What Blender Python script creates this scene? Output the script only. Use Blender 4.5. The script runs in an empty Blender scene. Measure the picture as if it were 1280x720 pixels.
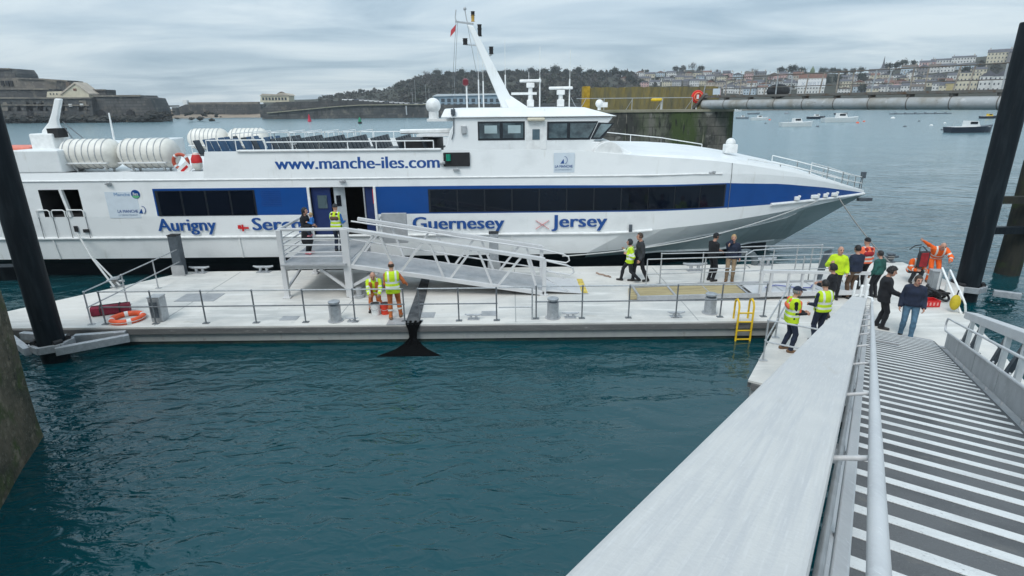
import bpy, bmesh, math, random
import numpy as np
from mathutils import Vector, Matrix
R_ = math.radians
SC = bpy.context.scene
COL = SC.collection
# ------------------------------------------------------------------ camera
FPX = 700.0                                   # focal length in pixels of the 1280 px wide photograph
PITCH = math.atan(229 / 700.0)
ROLL = R_(0.57)
CAM = Vector((0, 0, 6.58))
_F = Vector((0, math.cos(PITCH), -math.sin(PITCH)))
_U0 = Vector((0, math.sin(PITCH), math.cos(PITCH)))
_R0 = Vector((1, 0, 0))
CR = _R0 * math.cos(ROLL) - _U0 * math.sin(ROLL)
CU = _U0 * math.cos(ROLL) + _R0 * math.sin(ROLL)
cam_d = bpy.data.cameras.new('camera')
cam = bpy.data.objects.new('camera', cam_d)
COL.objects.link(cam)
M = Matrix((CR, CU, -_F)).transposed().to_4x4()
M.translation = CAM
cam.matrix_world = M
cam_d.sensor_width = 36
cam_d.lens = 36 * FPX / 1280
cam_d.clip_start = 0.05
cam_d.clip_end = 12000
SC.camera = cam

def ray(px, py):
    return CR * ((px - 640) / FPX) + CU * ((360 - py) / FPX) + _F
def onz(px, py, z):
    d = ray(px, py); return CAM + d * ((z - CAM.z) / d.z)
def ony(px, py, y):
    d = ray(px, py); return CAM + d * (y / d.y)

# ------------------------------------------------------------------ sky and sun (overcast)
SUN_EL, SUN_AZ = R_(52), R_(205)             # azimuth clockwise from +Y: behind the camera, a little left
world = bpy.data.worlds.new('World'); SC.world = world
world.use_nodes = True
wt = world.node_tree; wn = wt.nodes; wl = wt.links
for n in list(wn): wn.remove(n)
w_out = wn.new('ShaderNodeOutputWorld'); w_bg = wn.new('ShaderNodeBackground')
w_sky = wn.new('ShaderNodeTexSky'); w_sky.sky_type = 'NISHITA'; w_sky.sun_disc = False
w_sky.sun_elevation = SUN_EL; w_sky.sun_rotation = SUN_AZ
w_tc = wn.new('ShaderNodeTexCoord'); w_sep = wn.new('ShaderNodeSeparateXYZ')
wl.new(w_tc.outputs['Generated'], w_sep.inputs[0])
def wmath(op, a, b):
    n = wn.new('ShaderNodeMath'); n.operation = op
    for i, v in enumerate((a, b)):
        if hasattr(v, 'is_linked'): wl.new(v, n.inputs[i])
        else: n.inputs[i].default_value = v
    return n.outputs[0]
w_z = wmath('ADD', wmath('MAXIMUM', w_sep.outputs['Z'], 0.0), 0.10)
w_cx = wmath('DIVIDE', w_sep.outputs['X'], w_z); w_cy = wmath('DIVIDE', w_sep.outputs['Y'], w_z)
w_cmb = wn.new('ShaderNodeCombineXYZ')
wl.new(wmath('MULTIPLY', w_cx, 0.75), w_cmb.inputs[0]); wl.new(wmath('MULTIPLY', w_cy, 1.25), w_cmb.inputs[1])
w_n1 = wn.new('ShaderNodeTexNoise'); w_n1.inputs['Scale'].default_value = 0.62
w_n1.inputs['Detail'].default_value = 7; w_n1.inputs['Roughness'].default_value = 0.56; w_n1.inputs['Distortion'].default_value = 0.5
wl.new(w_cmb.outputs[0], w_n1.inputs['Vector'])
w_rmp = wn.new('ShaderNodeValToRGB')
e = w_rmp.color_ramp.elements
e[0].position = 0.36; e[0].color = (3.0, 4.2, 5.2, 1)
e[1].position = 0.63; e[1].color = (6.9, 7.85, 8.35, 1)
m_ = e.new(0.5); m_.color = (5.0, 6.15, 7.0, 1)
wl.new(w_n1.outputs['Fac'], w_rmp.inputs[0])
w_mix = wn.new('ShaderNodeMix'); w_mix.data_type = 'RGBA'; w_mix.inputs[0].default_value = 0.86
wl.new(w_sky.outputs[0], w_mix.inputs[6]); w_ov = wn.new('ShaderNodeVectorMath'); w_ov.operation = 'SCALE'      # an overcast sky is brighter overhead than at the horizon
wl.new(w_rmp.outputs[0], w_ov.inputs[0]); wl.new(wmath('ADD', wmath('MULTIPLY', wmath('MAXIMUM', w_sep.outputs['Z'], 0.0), 0.80), 0.92), w_ov.inputs['Scale'])
wl.new(w_ov.outputs[0], w_mix.inputs[7])
wl.new(w_mix.outputs[2], w_bg.inputs[0]); w_bg.inputs[1].default_value = 0.1
wl.new(w_bg.outputs[0], w_out.inputs[0])
sun_d = bpy.data.lights.new('sun', 'SUN'); sun = bpy.data.objects.new('sun', sun_d); COL.objects.link(sun)
sun_d.energy = 1.5; sun_d.angle = R_(25); sun_d.color = (1.0, 0.97, 0.93)
sd = Vector((math.sin(SUN_AZ) * math.cos(SUN_EL), math.cos(SUN_AZ) * math.cos(SUN_EL), math.sin(SUN_EL)))
sun.rotation_euler = (-sd).to_track_quat('-Z', 'Y').to_euler()
SC.view_settings.view_transform = 'Standard'; SC.view_settings.look = 'None'
SC.view_settings.gamma = 1.0; SC.view_settings.use_curve_mapping = False
SC.view_settings.exposure = 0.2
try:
    SC.cycles.max_bounces = 6; SC.cycles.diffuse_bounces = 2; SC.cycles.glossy_bounces = 3
    SC.cycles.transmission_bounces = 4; SC.cycles.volume_bounces = 0
except Exception: pass

# ------------------------------------------------------------------ materials
MATS = {}
def mat(name, col, rough=0.6, metal=0.0, var=0.12, scale=6.0, bump=0.0, bscale=None, spec=0.5, stretch=None,
        col2=None, lo=0.35, hi=0.65, coat=0.0, detail=5):
    """procedural paint / stone / metal: base colour broken up by object-space noise"""
    if name in MATS: return MATS[name]
    m = bpy.data.materials.new(name); m.use_nodes = True
    nt = m.node_tree; b = nt.nodes['Principled BSDF']
    b.inputs['Roughness'].default_value = rough; b.inputs['Metallic'].default_value = metal
    b.inputs['Specular IOR Level'].default_value = spec
    if coat: b.inputs['Coat Weight'].default_value = coat
    tc = nt.nodes.new('ShaderNodeTexCoord'); mp = nt.nodes.new('ShaderNodeMapping')
    nt.links.new(tc.outputs['Object'], mp.inputs[0])
    if stretch: mp.inputs['Scale'].default_value = stretch
    nz = nt.nodes.new('ShaderNodeTexNoise'); nz.inputs['Scale'].default_value = scale; nz.inputs['Detail'].default_value = detail
    nt.links.new(mp.outputs[0], nz.inputs['Vector'])
    rp = nt.nodes.new('ShaderNodeValToRGB'); el = rp.color_ramp.elements
    c2 = col2 if col2 else tuple(c * (1 - var) for c in col)
    c1 = col if col2 else tuple(min(1, c * (1 + var * 0.6)) for c in col)
    el[0].position = lo; el[0].color = (*c2, 1); el[1].position = hi; el[1].color = (*c1, 1)
    nt.links.new(nz.outputs['Fac'], rp.inputs[0]); nt.links.new(rp.outputs[0], b.inputs['Base Color'])
    if bump:
        bp = nt.nodes.new('ShaderNodeBump'); bp.inputs['Strength'].default_value = bump; bp.inputs['Distance'].default_value = 0.02
        n2 = nz
        if bscale:
            n2 = nt.nodes.new('ShaderNodeTexNoise'); n2.inputs['Scale'].default_value = bscale; n2.inputs['Detail'].default_value = 6
            nt.links.new(mp.outputs[0], n2.inputs['Vector'])
        nt.links.new(n2.outputs['Fac'], bp.inputs['Height']); nt.links.new(bp.outputs[0], b.inputs['Normal'])
    MATS[name] = m
    return m

def glass_mat(name, col, rough=0.08):
    return mat(name, col, rough, 0.0, 0.25, 1.5, spec=0.6)

def layered(name, base, layers, rough=0.85, bump=0.4, bscale=3.0, brick=None, spec=0.3, metal=0.0):
    """base colour + successive noise-masked stains; layers: (colour, scale, lo, hi, stretch)"""
    if name in MATS: return MATS[name]
    m = bpy.data.materials.new(name); m.use_nodes = True
    nt = m.node_tree; N = nt.nodes; L = nt.links; b = N['Principled BSDF']
    b.inputs['Roughness'].default_value = rough; b.inputs['Specular IOR Level'].default_value = spec; b.inputs['Metallic'].default_value = metal
    tc = N.new('ShaderNodeTexCoord')
    cur = None
    if brick:
        bw, bh, mort, mcol, c2 = brick
        sp = N.new('ShaderNodeSeparateXYZ'); L.new(tc.outputs['Object'], sp.inputs[0])
        cb = N.new('ShaderNodeCombineXYZ')
        ad = N.new('ShaderNodeMath'); ad.operation = 'ADD'; L.new(sp.outputs['X'], ad.inputs[0]); L.new(sp.outputs['Y'], ad.inputs[1])
        L.new(ad.outputs[0], cb.inputs[0]); L.new(sp.outputs['Z'], cb.inputs[1])
        bk = N.new('ShaderNodeTexBrick'); bk.inputs['Scale'].default_value = 1.0
        bk.inputs['Brick Width'].default_value = bw; bk.inputs['Row Height'].default_value = bh; bk.inputs['Mortar Size'].default_value = mort
        bk.inputs['Color1'].default_value = (*base, 1); bk.inputs['Color2'].default_value = (*c2, 1); bk.inputs['Mortar'].default_value = (*mcol, 1)
        L.new(cb.outputs[0], bk.inputs['Vector']); cur = bk.outputs['Color']
    for (c, sc, lo, hi, st) in layers:
        mp = N.new('ShaderNodeMapping'); L.new(tc.outputs['Object'], mp.inputs[0])
        if st: mp.inputs['Scale'].default_value = st[:3]
        if st and len(st) > 3:                                       # turned about Z before the stretch
            m0 = N.new('ShaderNodeMapping'); m0.inputs['Rotation'].default_value = (0, 0, st[3]); L.new(tc.outputs['Object'], m0.inputs[0]); L.new(m0.outputs[0], mp.inputs[0])
        nz = N.new('ShaderNodeTexNoise'); nz.inputs['Scale'].default_value = sc; nz.inputs['Detail'].default_value = 7; nz.inputs['Roughness'].default_value = 0.6
        L.new(mp.outputs[0], nz.inputs['Vector'])
        mr = N.new('ShaderNodeMapRange'); mr.inputs['From Min'].default_value = lo; mr.inputs['From Max'].default_value = hi
        L.new(nz.outputs['Fac'], mr.inputs['Value'])
        mx = N.new('ShaderNodeMix'); mx.data_type = 'RGBA'
        L.new(mr.outputs[0], mx.inputs[0])
        if cur is None: mx.inputs[6].default_value = (*base, 1)
        else: L.new(cur, mx.inputs[6])
        mx.inputs[7].default_value = (*c, 1)
        cur = mx.outputs[2]
    L.new(cur, b.inputs['Base Color'])
    if bump:
        nz = N.new('ShaderNodeTexNoise'); nz.inputs['Scale'].default_value = bscale; nz.inputs['Detail'].default_value = 8
        L.new(tc.outputs['Object'], nz.inputs['Vector'])
        bp = N.new('ShaderNodeBump'); bp.inputs['Strength'].default_value = bump; bp.inputs['Distance'].default_value = 0.05
        L.new(nz.outputs['Fac'], bp.inputs['Height']); L.new(bp.outputs[0], b.inputs['Normal'])
    MATS[name] = m
    return m

# ------------------------------------------------------------------ mesh helpers
def world_loc(o):
    v = Vector((0, 0, 0))
    while o: v += o.location; o = o.parent
    return v
def tag(o, label=None, cat=None, group=None, kind=None):
    if label: o['label'] = label
    if cat: o['category'] = cat
    if group: o['group'] = group
    if kind: o['kind'] = kind
    return o
def thing(name, label, cat, loc=(0, 0, 0), rz=0, group=None):
    o = bpy.data.objects.new(name, None); COL.objects.link(o)
    o.empty_display_size = 0.2
    o.location = loc; o.rotation_euler = (0, 0, rz)
    return tag(o, label, cat, group)
def children(o): return [c for c in COL.objects if c.parent is o]
def copy_tree(o, kids, parent=None):
    """a copy of a thing, its parts and their sub-parts; kids: {object: [children]}"""
    c = o.copy(); COL.objects.link(c)
    if parent: c.parent = parent
    for ch in kids.get(o, []): copy_tree(ch, kids, c)
    return c
def kidmap(o):
    d = {}
    def rec(x):
        d[x] = [c for c in x.children]
        for c in d[x]: rec(c)
    rec(o); return d

class MB:
    def __init__(s): s.v = []; s.f = []; s.m = []
    def add(s, vs, fs, mi=0):
        k = len(s.v); s.v += [tuple(p) for p in vs]
        for f in fs: s.f.append(tuple(i + k for i in f)); s.m.append(mi)
        return s
    def box(s, c, d, rz=0.0, mi=0, rot=None):
        x, y, z = d[0] / 2, d[1] / 2, d[2] / 2
        P = [Vector(p) for p in ((-x, -y, -z), (x, -y, -z), (x, y, -z), (-x, y, -z), (-x, -y, z), (x, -y, z), (x, y, z), (-x, y, z))]
        if rot is not None: P = [rot @ p for p in P]
        elif rz: Q = Matrix.Rotation(rz, 3, 'Z'); P = [Q @ p for p in P]
        c = Vector(c)
        return s.add([p + c for p in P], [(0, 3, 2, 1), (4, 5, 6, 7), (0, 1, 5, 4), (1, 2, 6, 5), (2, 3, 7, 6), (3, 0, 4, 7)], mi)
    def bar(s, p, q, w, h=None, up=(0, 0, 1), mi=0):
        p, q = Vector(p), Vector(q); h = h or w
        d = (q - p).normalized(); up = Vector(up)
        if abs(d.dot(up)) > 0.99: up = Vector((0, 1, 0))
        a = d.cross(up).normalized() * (w / 2); b = a.cross(d).normalized() * (h / 2)
        vs = [p - a - b, p + a - b, p + a + b, p - a + b, q - a - b, q + a - b, q + a + b, q - a + b]
        return s.add(vs, [(0, 1, 2, 3), (7, 6, 5, 4), (0, 4, 5, 1), (1, 5, 6, 2), (2, 6, 7, 3), (3, 7, 4, 0)], mi)
    def tube(s, pts, r, n=8, mi=0, closed=False):
        pts = [Vector(p) for p in pts]; N = len(pts); rs = r if isinstance(r, (list, tuple)) else [r] * N
        k = len(s.v); prev = None
        for i, p in enumerate(pts):
            if closed: d = (pts[(i + 1) % N] - pts[i - 1]).normalized()
            else: d = (pts[min(i + 1, N - 1)] - pts[max(i - 1, 0)]).normalized()
            if prev is None:
                u = Vector((0, 0, 1)) if abs(d.z) < 0.9 else Vector((1, 0, 0))
            else: u = prev
            a = (u - d * u.dot(d)).normalized(); prev = a; b = d.cross(a)
            for j in range(n):
                t = 2 * math.pi * j / n
                s.v.append(tuple(p + (a * math.cos(t) + b * math.sin(t)) * rs[i]))
        for i in range(N if closed else N - 1):
            i2 = (i + 1) % N
            for j in range(n):
                j2 = (j + 1) % n
                s.f.append((k + i * n + j, k + i * n + j2, k + i2 * n + j2, k + i2 * n + j)); s.m.append(mi)
        if not closed:
            s.f.append(tuple(k + j for j in reversed(range(n)))); s.m.append(mi)
            s.f.append(tuple(k + (N - 1) * n + j for j in range(n))); s.m.append(mi)
        return s
    def cyl(s, p, q, r0, r1=None, n=12, mi=0): return s.tube([p, q], [r0, r0 if r1 is None else r1], n, mi)
    def lathe(s, c, prof, n=16, mi=0, axis='z'):
        c = Vector(c); k = len(s.v); m = len(prof)
        for (r, z) in prof:
            for j in range(n):
                t = 2 * math.pi * j / n
                a, b = r * math.cos(t), r * math.sin(t)
                p = (a, b, z) if axis == 'z' else ((z, a, b) if axis == 'x' else (a, z, b))
                s.v.append(tuple(c + Vector(p)))
        for i in range(m - 1):
            for j in range(n):
                j2 = (j + 1) % n
                s.f.append((k + i * n + j, k + i * n + j2, k + (i + 1) * n + j2, k + (i + 1) * n + j)); s.m.append(mi)
        s.f.append(tuple(k + j for j in reversed(range(n)))); s.m.append(mi)
        s.f.append(tuple(k + (m - 1) * n + j for j in range(n))); s.m.append(mi)
        return s
    def prism(s, poly, ext, mi=0):
        """polygon of 3-D points pushed along ext"""
        P = [Vector(p) for p in poly]; e = Vector(ext); n = len(P)
        vs = P + [p + e for p in P]
        fs = [tuple(reversed(range(n))), tuple(range(n, 2 * n))] + [(i, (i + 1) % n, n + (i + 1) % n, n + i) for i in range(n)]
        return s.add(vs, fs, mi)
    def sphere(s, c, r, n=12, m=8, mi=0, sc=(1, 1, 1)):
        prof = [(max(1e-3, math.sin(math.pi * i / m)) * r, -math.cos(math.pi * i / m) * r) for i in range(m + 1)]
        k = len(s.v); s.lathe((0, 0, 0), prof, n, mi)
        for i in range(k, len(s.v)):
            p = s.v[i]; s.v[i] = (p[0] * sc[0] + c[0], p[1] * sc[1] + c[1], p[2] * sc[2] + c[2])
        return s
    def torus(s, c, R, r, n=24, m=10, rot=None, mi=0):
        pts = [Vector((R * math.cos(2 * math.pi * i / n), R * math.sin(2 * math.pi * i / n), 0)) for i in range(n)]
        if rot is not None: pts = [rot @ p for p in pts]
        return s.tube([p + Vector(c) for p in pts], r, m, mi, closed=True)
    def build(s, name, m, parent=None, label=None, bevel=0.0, smooth=False, kind=None, fixn=True, local=False):
        me = bpy.data.meshes.new(name)
        vs = s.v
        if parent is not None and not local:
            o0 = world_loc(parent); vs = [(x - o0.x, y - o0.y, z - o0.z) for x, y, z in vs]
        me.from_pydata(vs, [], s.f)
        for mm in (m if isinstance(m, (list, tuple)) else [m]): me.materials.append(mm)
        me.polygons.foreach_set('material_index', s.m)
        if fixn:
            bm = bmesh.new(); bm.from_mesh(me); bmesh.ops.recalc_face_normals(bm, faces=bm.faces); bm.to_mesh(me); bm.free()
        if smooth:
            me.polygons.foreach_set('use_smooth', [True] * len(me.polygons))
            try: me.set_sharp_from_angle(angle=R_(38))
            except Exception: pass
        me.update()
        o = bpy.data.objects.new(name, me); COL.objects.link(o)
        if parent is not None: o.parent = parent
        if bevel:
            b = o.modifiers.new('bevel', 'BEVEL'); b.width = bevel; b.segments = 2; b.limit_method = 'ANGLE'
        if label: o['label'] = label
        if kind: o['kind'] = kind
        return o

def lettering(txt, name, m, parent, origin, xdir, ydir, height=None, width=None, bold=0.012, depth=0.004, shear=0.0, label=None):
    """built-in font text turned into a mesh, laid with its baseline start at origin"""
    cu = bpy.data.curves.new('text', 'FONT'); cu.body = txt; cu.size = 1.0; cu.offset = 0.0; cu.extrude = 0.0; cu.shear = shear
    cu.resolution_u = 3
    ob = bpy.data.objects.new('text', cu); COL.objects.link(ob)
    bpy.context.view_layer.update()
    me = bpy.data.meshes.new_from_object(ob)
    bpy.data.objects.remove(ob)
    xs = [v.co.x for v in me.vertices]; x0, x1 = min(xs), max(xs)
    sx = width / (x1 - x0) if width else None
    sy = height / 0.72 if height else sx
    if sx is None: sx = sy
    X = Vector(xdir).normalized(); Y = Vector(ydir).normalized(); Z = X.cross(Y)
    org = Vector(origin) - world_loc(parent)
    vs, fs = [], []                                   # three thin layers, each a hair further out, make the strokes heavier
    for q, dx in enumerate((0.0, -bold, bold) if bold > 0 else (0.0,)):
        k = len(vs)
        for v in me.vertices:
            p = v.co; vs.append(tuple(org + X * ((p.x - x0) * sx + dx * sx) + Y * (p.y * sy) + Z * (depth + q * 0.0007)))
        fs += [tuple(i + k for i in f.vertices) for f in me.polygons]
    bpy.data.meshes.remove(me); me = bpy.data.meshes.new(name); me.from_pydata(vs, [], fs)
    me.materials.clear(); me.materials.append(m)
    o = bpy.data.objects.new(name, me); COL.objects.link(o); o.parent = parent
    if label: o['label'] = label
    return o
# ------------------------------------------------------------------ the palette
WHITE = layered('white_ship_paint', (0.80, 0.82, 0.82), [((0.70, 0.72, 0.72), 0.9, 0.5, 0.75, (1, 1, 1.6)), ((0.56, 0.55, 0.50), 2.2, 0.63, 0.86, (2.2, 1, 0.30)), ((0.40, 0.30, 0.20), 1.7, 0.73, 0.84, (4.5, 1, 0.22))], rough=0.34, bump=0.10, bscale=0.9, spec=0.5)
WHITE2 = mat('white_gloss_fittings', (0.78, 0.79, 0.78), 0.4, var=0.10, scale=5)
BLUE = mat('ship_blue_paint', (0.0, 0.056, 0.245), 0.4, var=0.08, scale=1.5)
TXTBLUE = mat('lettering_blue', (0.010, 0.070, 0.27), 0.4, var=0.05)
DKBLUE = mat('door_navy_paint', (0.012, 0.03, 0.12), 0.4, var=0.1)
ANTIFOUL = layered('antifouling_paint', (0.012, 0.016, 0.022), [((0.03, 0.035, 0.035), 1.5, 0.5, 0.8, (1, 1, 3))], rough=0.6, bump=0.1)
DGLASS = mat('dark_tinted_glass', (0.004, 0.007, 0.014), 0.06, var=0.3, scale=0.6, spec=0.35)
CGLASS = mat('wheelhouse_glass', (0.085, 0.125, 0.14), 0.05, col2=(0.025, 0.04, 0.05), scale=2.2, spec=0.8, lo=0.40, hi=0.60)  # pale patches painted in for light seen through the cabin
VIEWTHRU = mat('painted_view_through', (0.36, 0.46, 0.48), 0.6, var=0.15, scale=2)  # pale colour stands in for daylight showing through the far windows
SGLASS = mat('painted_sky_glass', (0.20, 0.27, 0.29), 0.06, col2=(0.07, 0.10, 0.11), scale=2.5, spec=0.8, lo=0.38, hi=0.62)  # reflected sky put into the glass colour
BLACK = mat('black_rubber', (0.012, 0.012, 0.014), 0.6, var=0.2)
BLKFRAME = mat('black_window_frame', (0.012, 0.016, 0.022), 0.4, var=0.1)
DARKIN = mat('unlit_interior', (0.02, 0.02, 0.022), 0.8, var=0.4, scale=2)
ALU = layered('brushed_aluminium', (0.655, 0.655, 0.655), [((0.545, 0.55, 0.56), 1.6, 0.40, 0.66, None), ((0.64, 0.645, 0.65), 7, 0.46, 0.62, (14, 1, 14)), ((0.80, 0.80, 0.81), 30, 0.62, 0.72, (3, .5, 1)), ((0.50, 0.51, 0.52), 5, 0.70, 0.80, (1, 3, 1))], rough=0.5, bump=0.05, bscale=80, spec=0.4, metal=0.2)
ALUD = layered('weathered_aluminium', (0.46, 0.47, 0.48), [((0.36, 0.37, 0.38), 3.0, 0.4, 0.7, None), ((0.58, 0.59, 0.6), 14, 0.6, 0.75, None)], rough=0.5, bump=0.05, bscale=40, metal=0.35)
GALV = layered('galvanised_steel', (0.46, 0.48, 0.50), [((0.36, 0.38, 0.40), 9.0, 0.4, 0.62, None), ((0.60, 0.62, 0.63), 24, 0.58, 0.72, None)], rough=0.48, bump=0.05, bscale=30, metal=0.5)
BEAM = layered('scuffed_beam_metal', (0.63, 0.615, 0.59), [((0.53, 0.525, 0.52), 1.3, 0.40, 0.66, None), ((0.55, 0.545, 0.54), 5, 0.44, 0.64, (.22, 9, 1, -0.98)), ((0.665, 0.655, 0.64), 30, 0.52, 0.76, (.10, 5, 1, -0.98)), ((0.70, 0.70, 0.69), 26, 0.69, 0.76, (3.0, .6, 1, -0.4)), ((0.44, 0.44, 0.44), 22, 0.71, 0.77, (.8, 2.4, 1, -1.3)), ((0.47, 0.42, 0.36), 2.2, 0.68, 0.82, (.4, 1.4, 1, -.98))], rough=0.55, bump=0.06, bscale=70, spec=0.35, metal=0.12)
STEEL = mat('grey_steel_rail', (0.20, 0.215, 0.23), 0.45, metal=0.5, var=0.2, scale=12)
STEELL = mat('pale_steel_rail', (0.46, 0.475, 0.485), 0.4, metal=0.4, var=0.15, scale=12)
DKSTEEL = mat('dark_grey_steel', (0.10, 0.12, 0.14), 0.5, metal=0.3, var=0.2, scale=6)
PILE = layered('black_coated_pile', (0.006, 0.010, 0.014), [((0.018, 0.026, 0.032), 2.0, 0.45, 0.75, (4, 4, 0.5)), ((0.03, 0.034, 0.034), 9.0, 0.66, 0.74, None), ((0.05, 0.033, 0.022), 1.4, 0.66, 0.8, (5, 5, .35))], rough=0.55, bump=0.10, bscale=6, spec=0.18)
CONC = layered('pontoon_concrete', (0.645, 0.625, 0.585), [((0.50, 0.50, 0.48), 0.55, 0.42, 0.62, None), ((0.70, 0.69, 0.66), 2.4, 0.5, 0.7, (0.25, 1.6, 1)), ((0.42, 0.42, 0.40), 3.2, 0.62, 0.8, None), ((0.36, 0.33, 0.27), 0.9, 0.68, 0.82, (1, 2.5, 1))], rough=0.9, bump=0.12, bscale=25)
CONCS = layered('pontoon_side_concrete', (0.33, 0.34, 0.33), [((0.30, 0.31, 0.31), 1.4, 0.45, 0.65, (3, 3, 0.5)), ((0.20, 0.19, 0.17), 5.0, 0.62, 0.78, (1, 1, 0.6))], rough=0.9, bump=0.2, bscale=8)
CONCW = layered('wet_weedy_concrete', (0.035, 0.05, 0.04), [((0.02, 0.028, 0.03), 3.0, 0.4, 0.6, None), ((0.07, 0.08, 0.05), 7.0, 0.6, 0.75, None)], rough=0.5, bump=0.4, bscale=9)
KERB = layered('grey_timber_fender', (0.14, 0.14, 0.138), [((0.11, 0.11, 0.11), 2.5, 0.4, 0.65, (0.4, 3, 3)), ((0.30, 0.29, 0.28), 8, 0.6, 0.75, (0.5, 2, 2))], rough=0.85, bump=0.3, bscale=14)
STONEW = layered('mossy_quay_stone', (0.115, 0.098, 0.068), [((0.05, 0.05, 0.035), 1.1, 0.42, 0.6, None), ((0.055, 0.075, 0.025), 2.0, 0.5, 0.66, None), ((0.21, 0.18, 0.13), 3.2, 0.55, 0.70, None), ((0.16, 0.15, 0.12), 14, 0.58, 0.70, None), ((0.02, 0.02, 0.018), 9.0, 0.6, 0.72, None)], rough=0.9, bump=0.9, bscale=7)
PIERSTONE = layered('streaked_pier_masonry', (0.17, 0.165, 0.145), [((0.05, 0.052, 0.048), 0.45, 0.44, 0.58, (1, 1, 0.7)), ((0.30, 0.29, 0.26), 0.8, 0.56, 0.68, (1, 1, 1.4)), ((0.055, 0.08, 0.03), 0.28, 0.53, 0.63, (1, 1, 0.22)), ((0.36, 0.33, 0.27), 1.6, 0.62, 0.74, (2.6, 2.6, 0.22)), ((0.022, 0.024, 0.024), 2.6, 0.55, 0.68, (1.6, 1.6, 0.35))], rough=0.92, bump=0.7, bscale=2.5, brick=(1.8, 0.62, 0.03, (0.07, 0.07, 0.06), (0.135, 0.13, 0.115)))
PIERTOP = layered('pier_top_paving', (0.30, 0.28, 0.22), [((0.20, 0.2, 0.13), 0.6, 0.45, 0.65, None)], rough=0.95, bump=0.2)
LICHEN = layered('lichen_covered_wall', (0.20, 0.17, 0.075), [((0.13, 0.125, 0.085), 1.6, 0.40, 0.66, (2.2, 2.2, 0.5)), ((0.27, 0.20, 0.06), 0.9, 0.54, 0.76, (1.6, 1.6, 0.8)), ((0.085, 0.085, 0.055), 3.2, 0.56, 0.74, (3, 3, 0.5))], rough=0.95, bump=0.6, bscale=3)
CASTLE = layered('dark_castle_stone', (0.12, 0.12, 0.118), [((0.06, 0.063, 0.065), 0.12, 0.42, 0.6, None), ((0.18, 0.165, 0.14), 0.3, 0.55, 0.7, None), ((0.04, 0.043, 0.043), 0.6, 0.56, 0.7, (1, 1, 0.35))], rough=0.95, bump=0.6, bscale=0.6, brick=(4.5, 1.5, 0.12, (0.055, 0.055, 0.055), (0.085, 0.085, 0.082)))
CASTLEP = layered('pale_castle_stone', (0.23, 0.205, 0.17), [((0.13, 0.12, 0.11), 0.15, 0.42, 0.62, None), ((0.30, 0.28, 0.23), 0.5, 0.58, 0.7, None)], rough=0.95, bump=0.5, bscale=0.6)
ROCK = layered('weedy_rock', (0.055, 0.055, 0.05), [((0.025, 0.027, 0.026), 0.3, 0.4, 0.6, None), ((0.12, 0.095, 0.06), 0.5, 0.58, 0.72, None)], rough=0.9, bump=0.8, bscale=1.2)
SAND = layered('beach_shingle', (0.30, 0.24, 0.185), [((0.20, 0.165, 0.13), 0.06, 0.42, 0.62, None), ((0.12, 0.10, 0.085), 0.25, 0.62, 0.76, None)], rough=0.95, bump=0.2)
HILLM = layered('scrubby_hillside', (0.048, 0.047, 0.033), [((0.034, 0.036, 0.025), 0.03, 0.42, 0.6, None), ((0.07, 0.065, 0.045), 0.08, 0.55, 0.7, None)], rough=0.95, bump=0.4, bscale=0.3)
PLY = layered('weathered_plywood', (0.40, 0.33, 0.18), [((0.29, 0.24, 0.135), 1.6, 0.42, 0.62, (0.5, 6, 1)), ((0.47, 0.40, 0.25), 5.0, 0.56, 0.7, (0.4, 5, 1))], rough=0.8, bump=0.15, bscale=20)
YELLOW = mat('ladder_yellow', (0.72, 0.47, 0.012), 0.5, var=0.2, scale=7)
ORANGE = mat('lifebuoy_orange', (0.78, 0.10, 0.025), 0.5, var=0.12, scale=8)
REDM = mat('red_plastic', (0.58, 0.018, 0.02), 0.45, var=0.1)
GREENM = mat('buoy_green', (0.0, 0.23, 0.10), 0.5, var=0.1)
RED2 = mat('buoy_red', (0.55, 0.012, 0.05), 0.5, var=0.1)
ROPE = mat('grey_mooring_rope', (0.25, 0.25, 0.24), 0.9, var=0.3, scale=40)
ROPEW = mat('pale_mooring_rope', (0.50, 0.51, 0.50), 0.9, var=0.2, scale=40)
NETM = mat('black_net_fabric', (0.003, 0.0035, 0.004), 0.95, var=0.3, scale=20, bump=0.6, spec=0.08)
MATM = layered('dark_rubber_mat', (0.10, 0.105, 0.11), [((0.05, 0.055, 0.06), 3, 0.45, 0.6, None), ((0.19, 0.19, 0.19), 9, 0.62, 0.72, None)], rough=0.9, bump=0.3, bscale=20)
DECKG = layered('gangway_grit_deck', (0.155, 0.16, 0.165), [((0.105, 0.11, 0.115), 1.6, 0.42, 0.66, None), ((0.19, 0.185, 0.175), 5.0, 0.58, 0.74, None), ((0.22, 0.22, 0.22), 60, 0.6, 0.7, None)], rough=0.9, bump=0.3, bscale=90)
STRIP = layered('white_anti_slip_paint', (0.80, 0.81, 0.80), [((0.60, 0.61, 0.61), 2.2, 0.48, 0.74, None), ((0.45, 0.45, 0.45), 34, 0.60, 0.74, None), ((0.36, 0.36, 0.36), 9, 0.68, 0.76, None)], rough=0.8, bump=0.25, bscale=80)
RAFT = mat('raft_canister_white', (0.74, 0.72, 0.66), 0.45, var=0.1, scale=3)
SEATB = mat('blue_seat_plastic', (0.012, 0.07, 0.16), 0.45, var=0.15)
SEATD = mat('dark_seat_plastic', (0.022, 0.032, 0.042), 0.45, var=0.15)
LAMPG = mat('green_lamp_lens', (0.01, 0.25, 0.16), 0.2, var=0.1)
LAMPY = mat('amber_lamp_lens', (0.55, 0.33, 0.06), 0.25, var=0.1)
BOXGREY = mat('grey_cabinet', (0.30, 0.32, 0.33), 0.5, var=0.12, scale=4)
PANELB = mat('pale_blue_decal', (0.62, 0.69, 0.75), 0.4, var=0.04)
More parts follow.
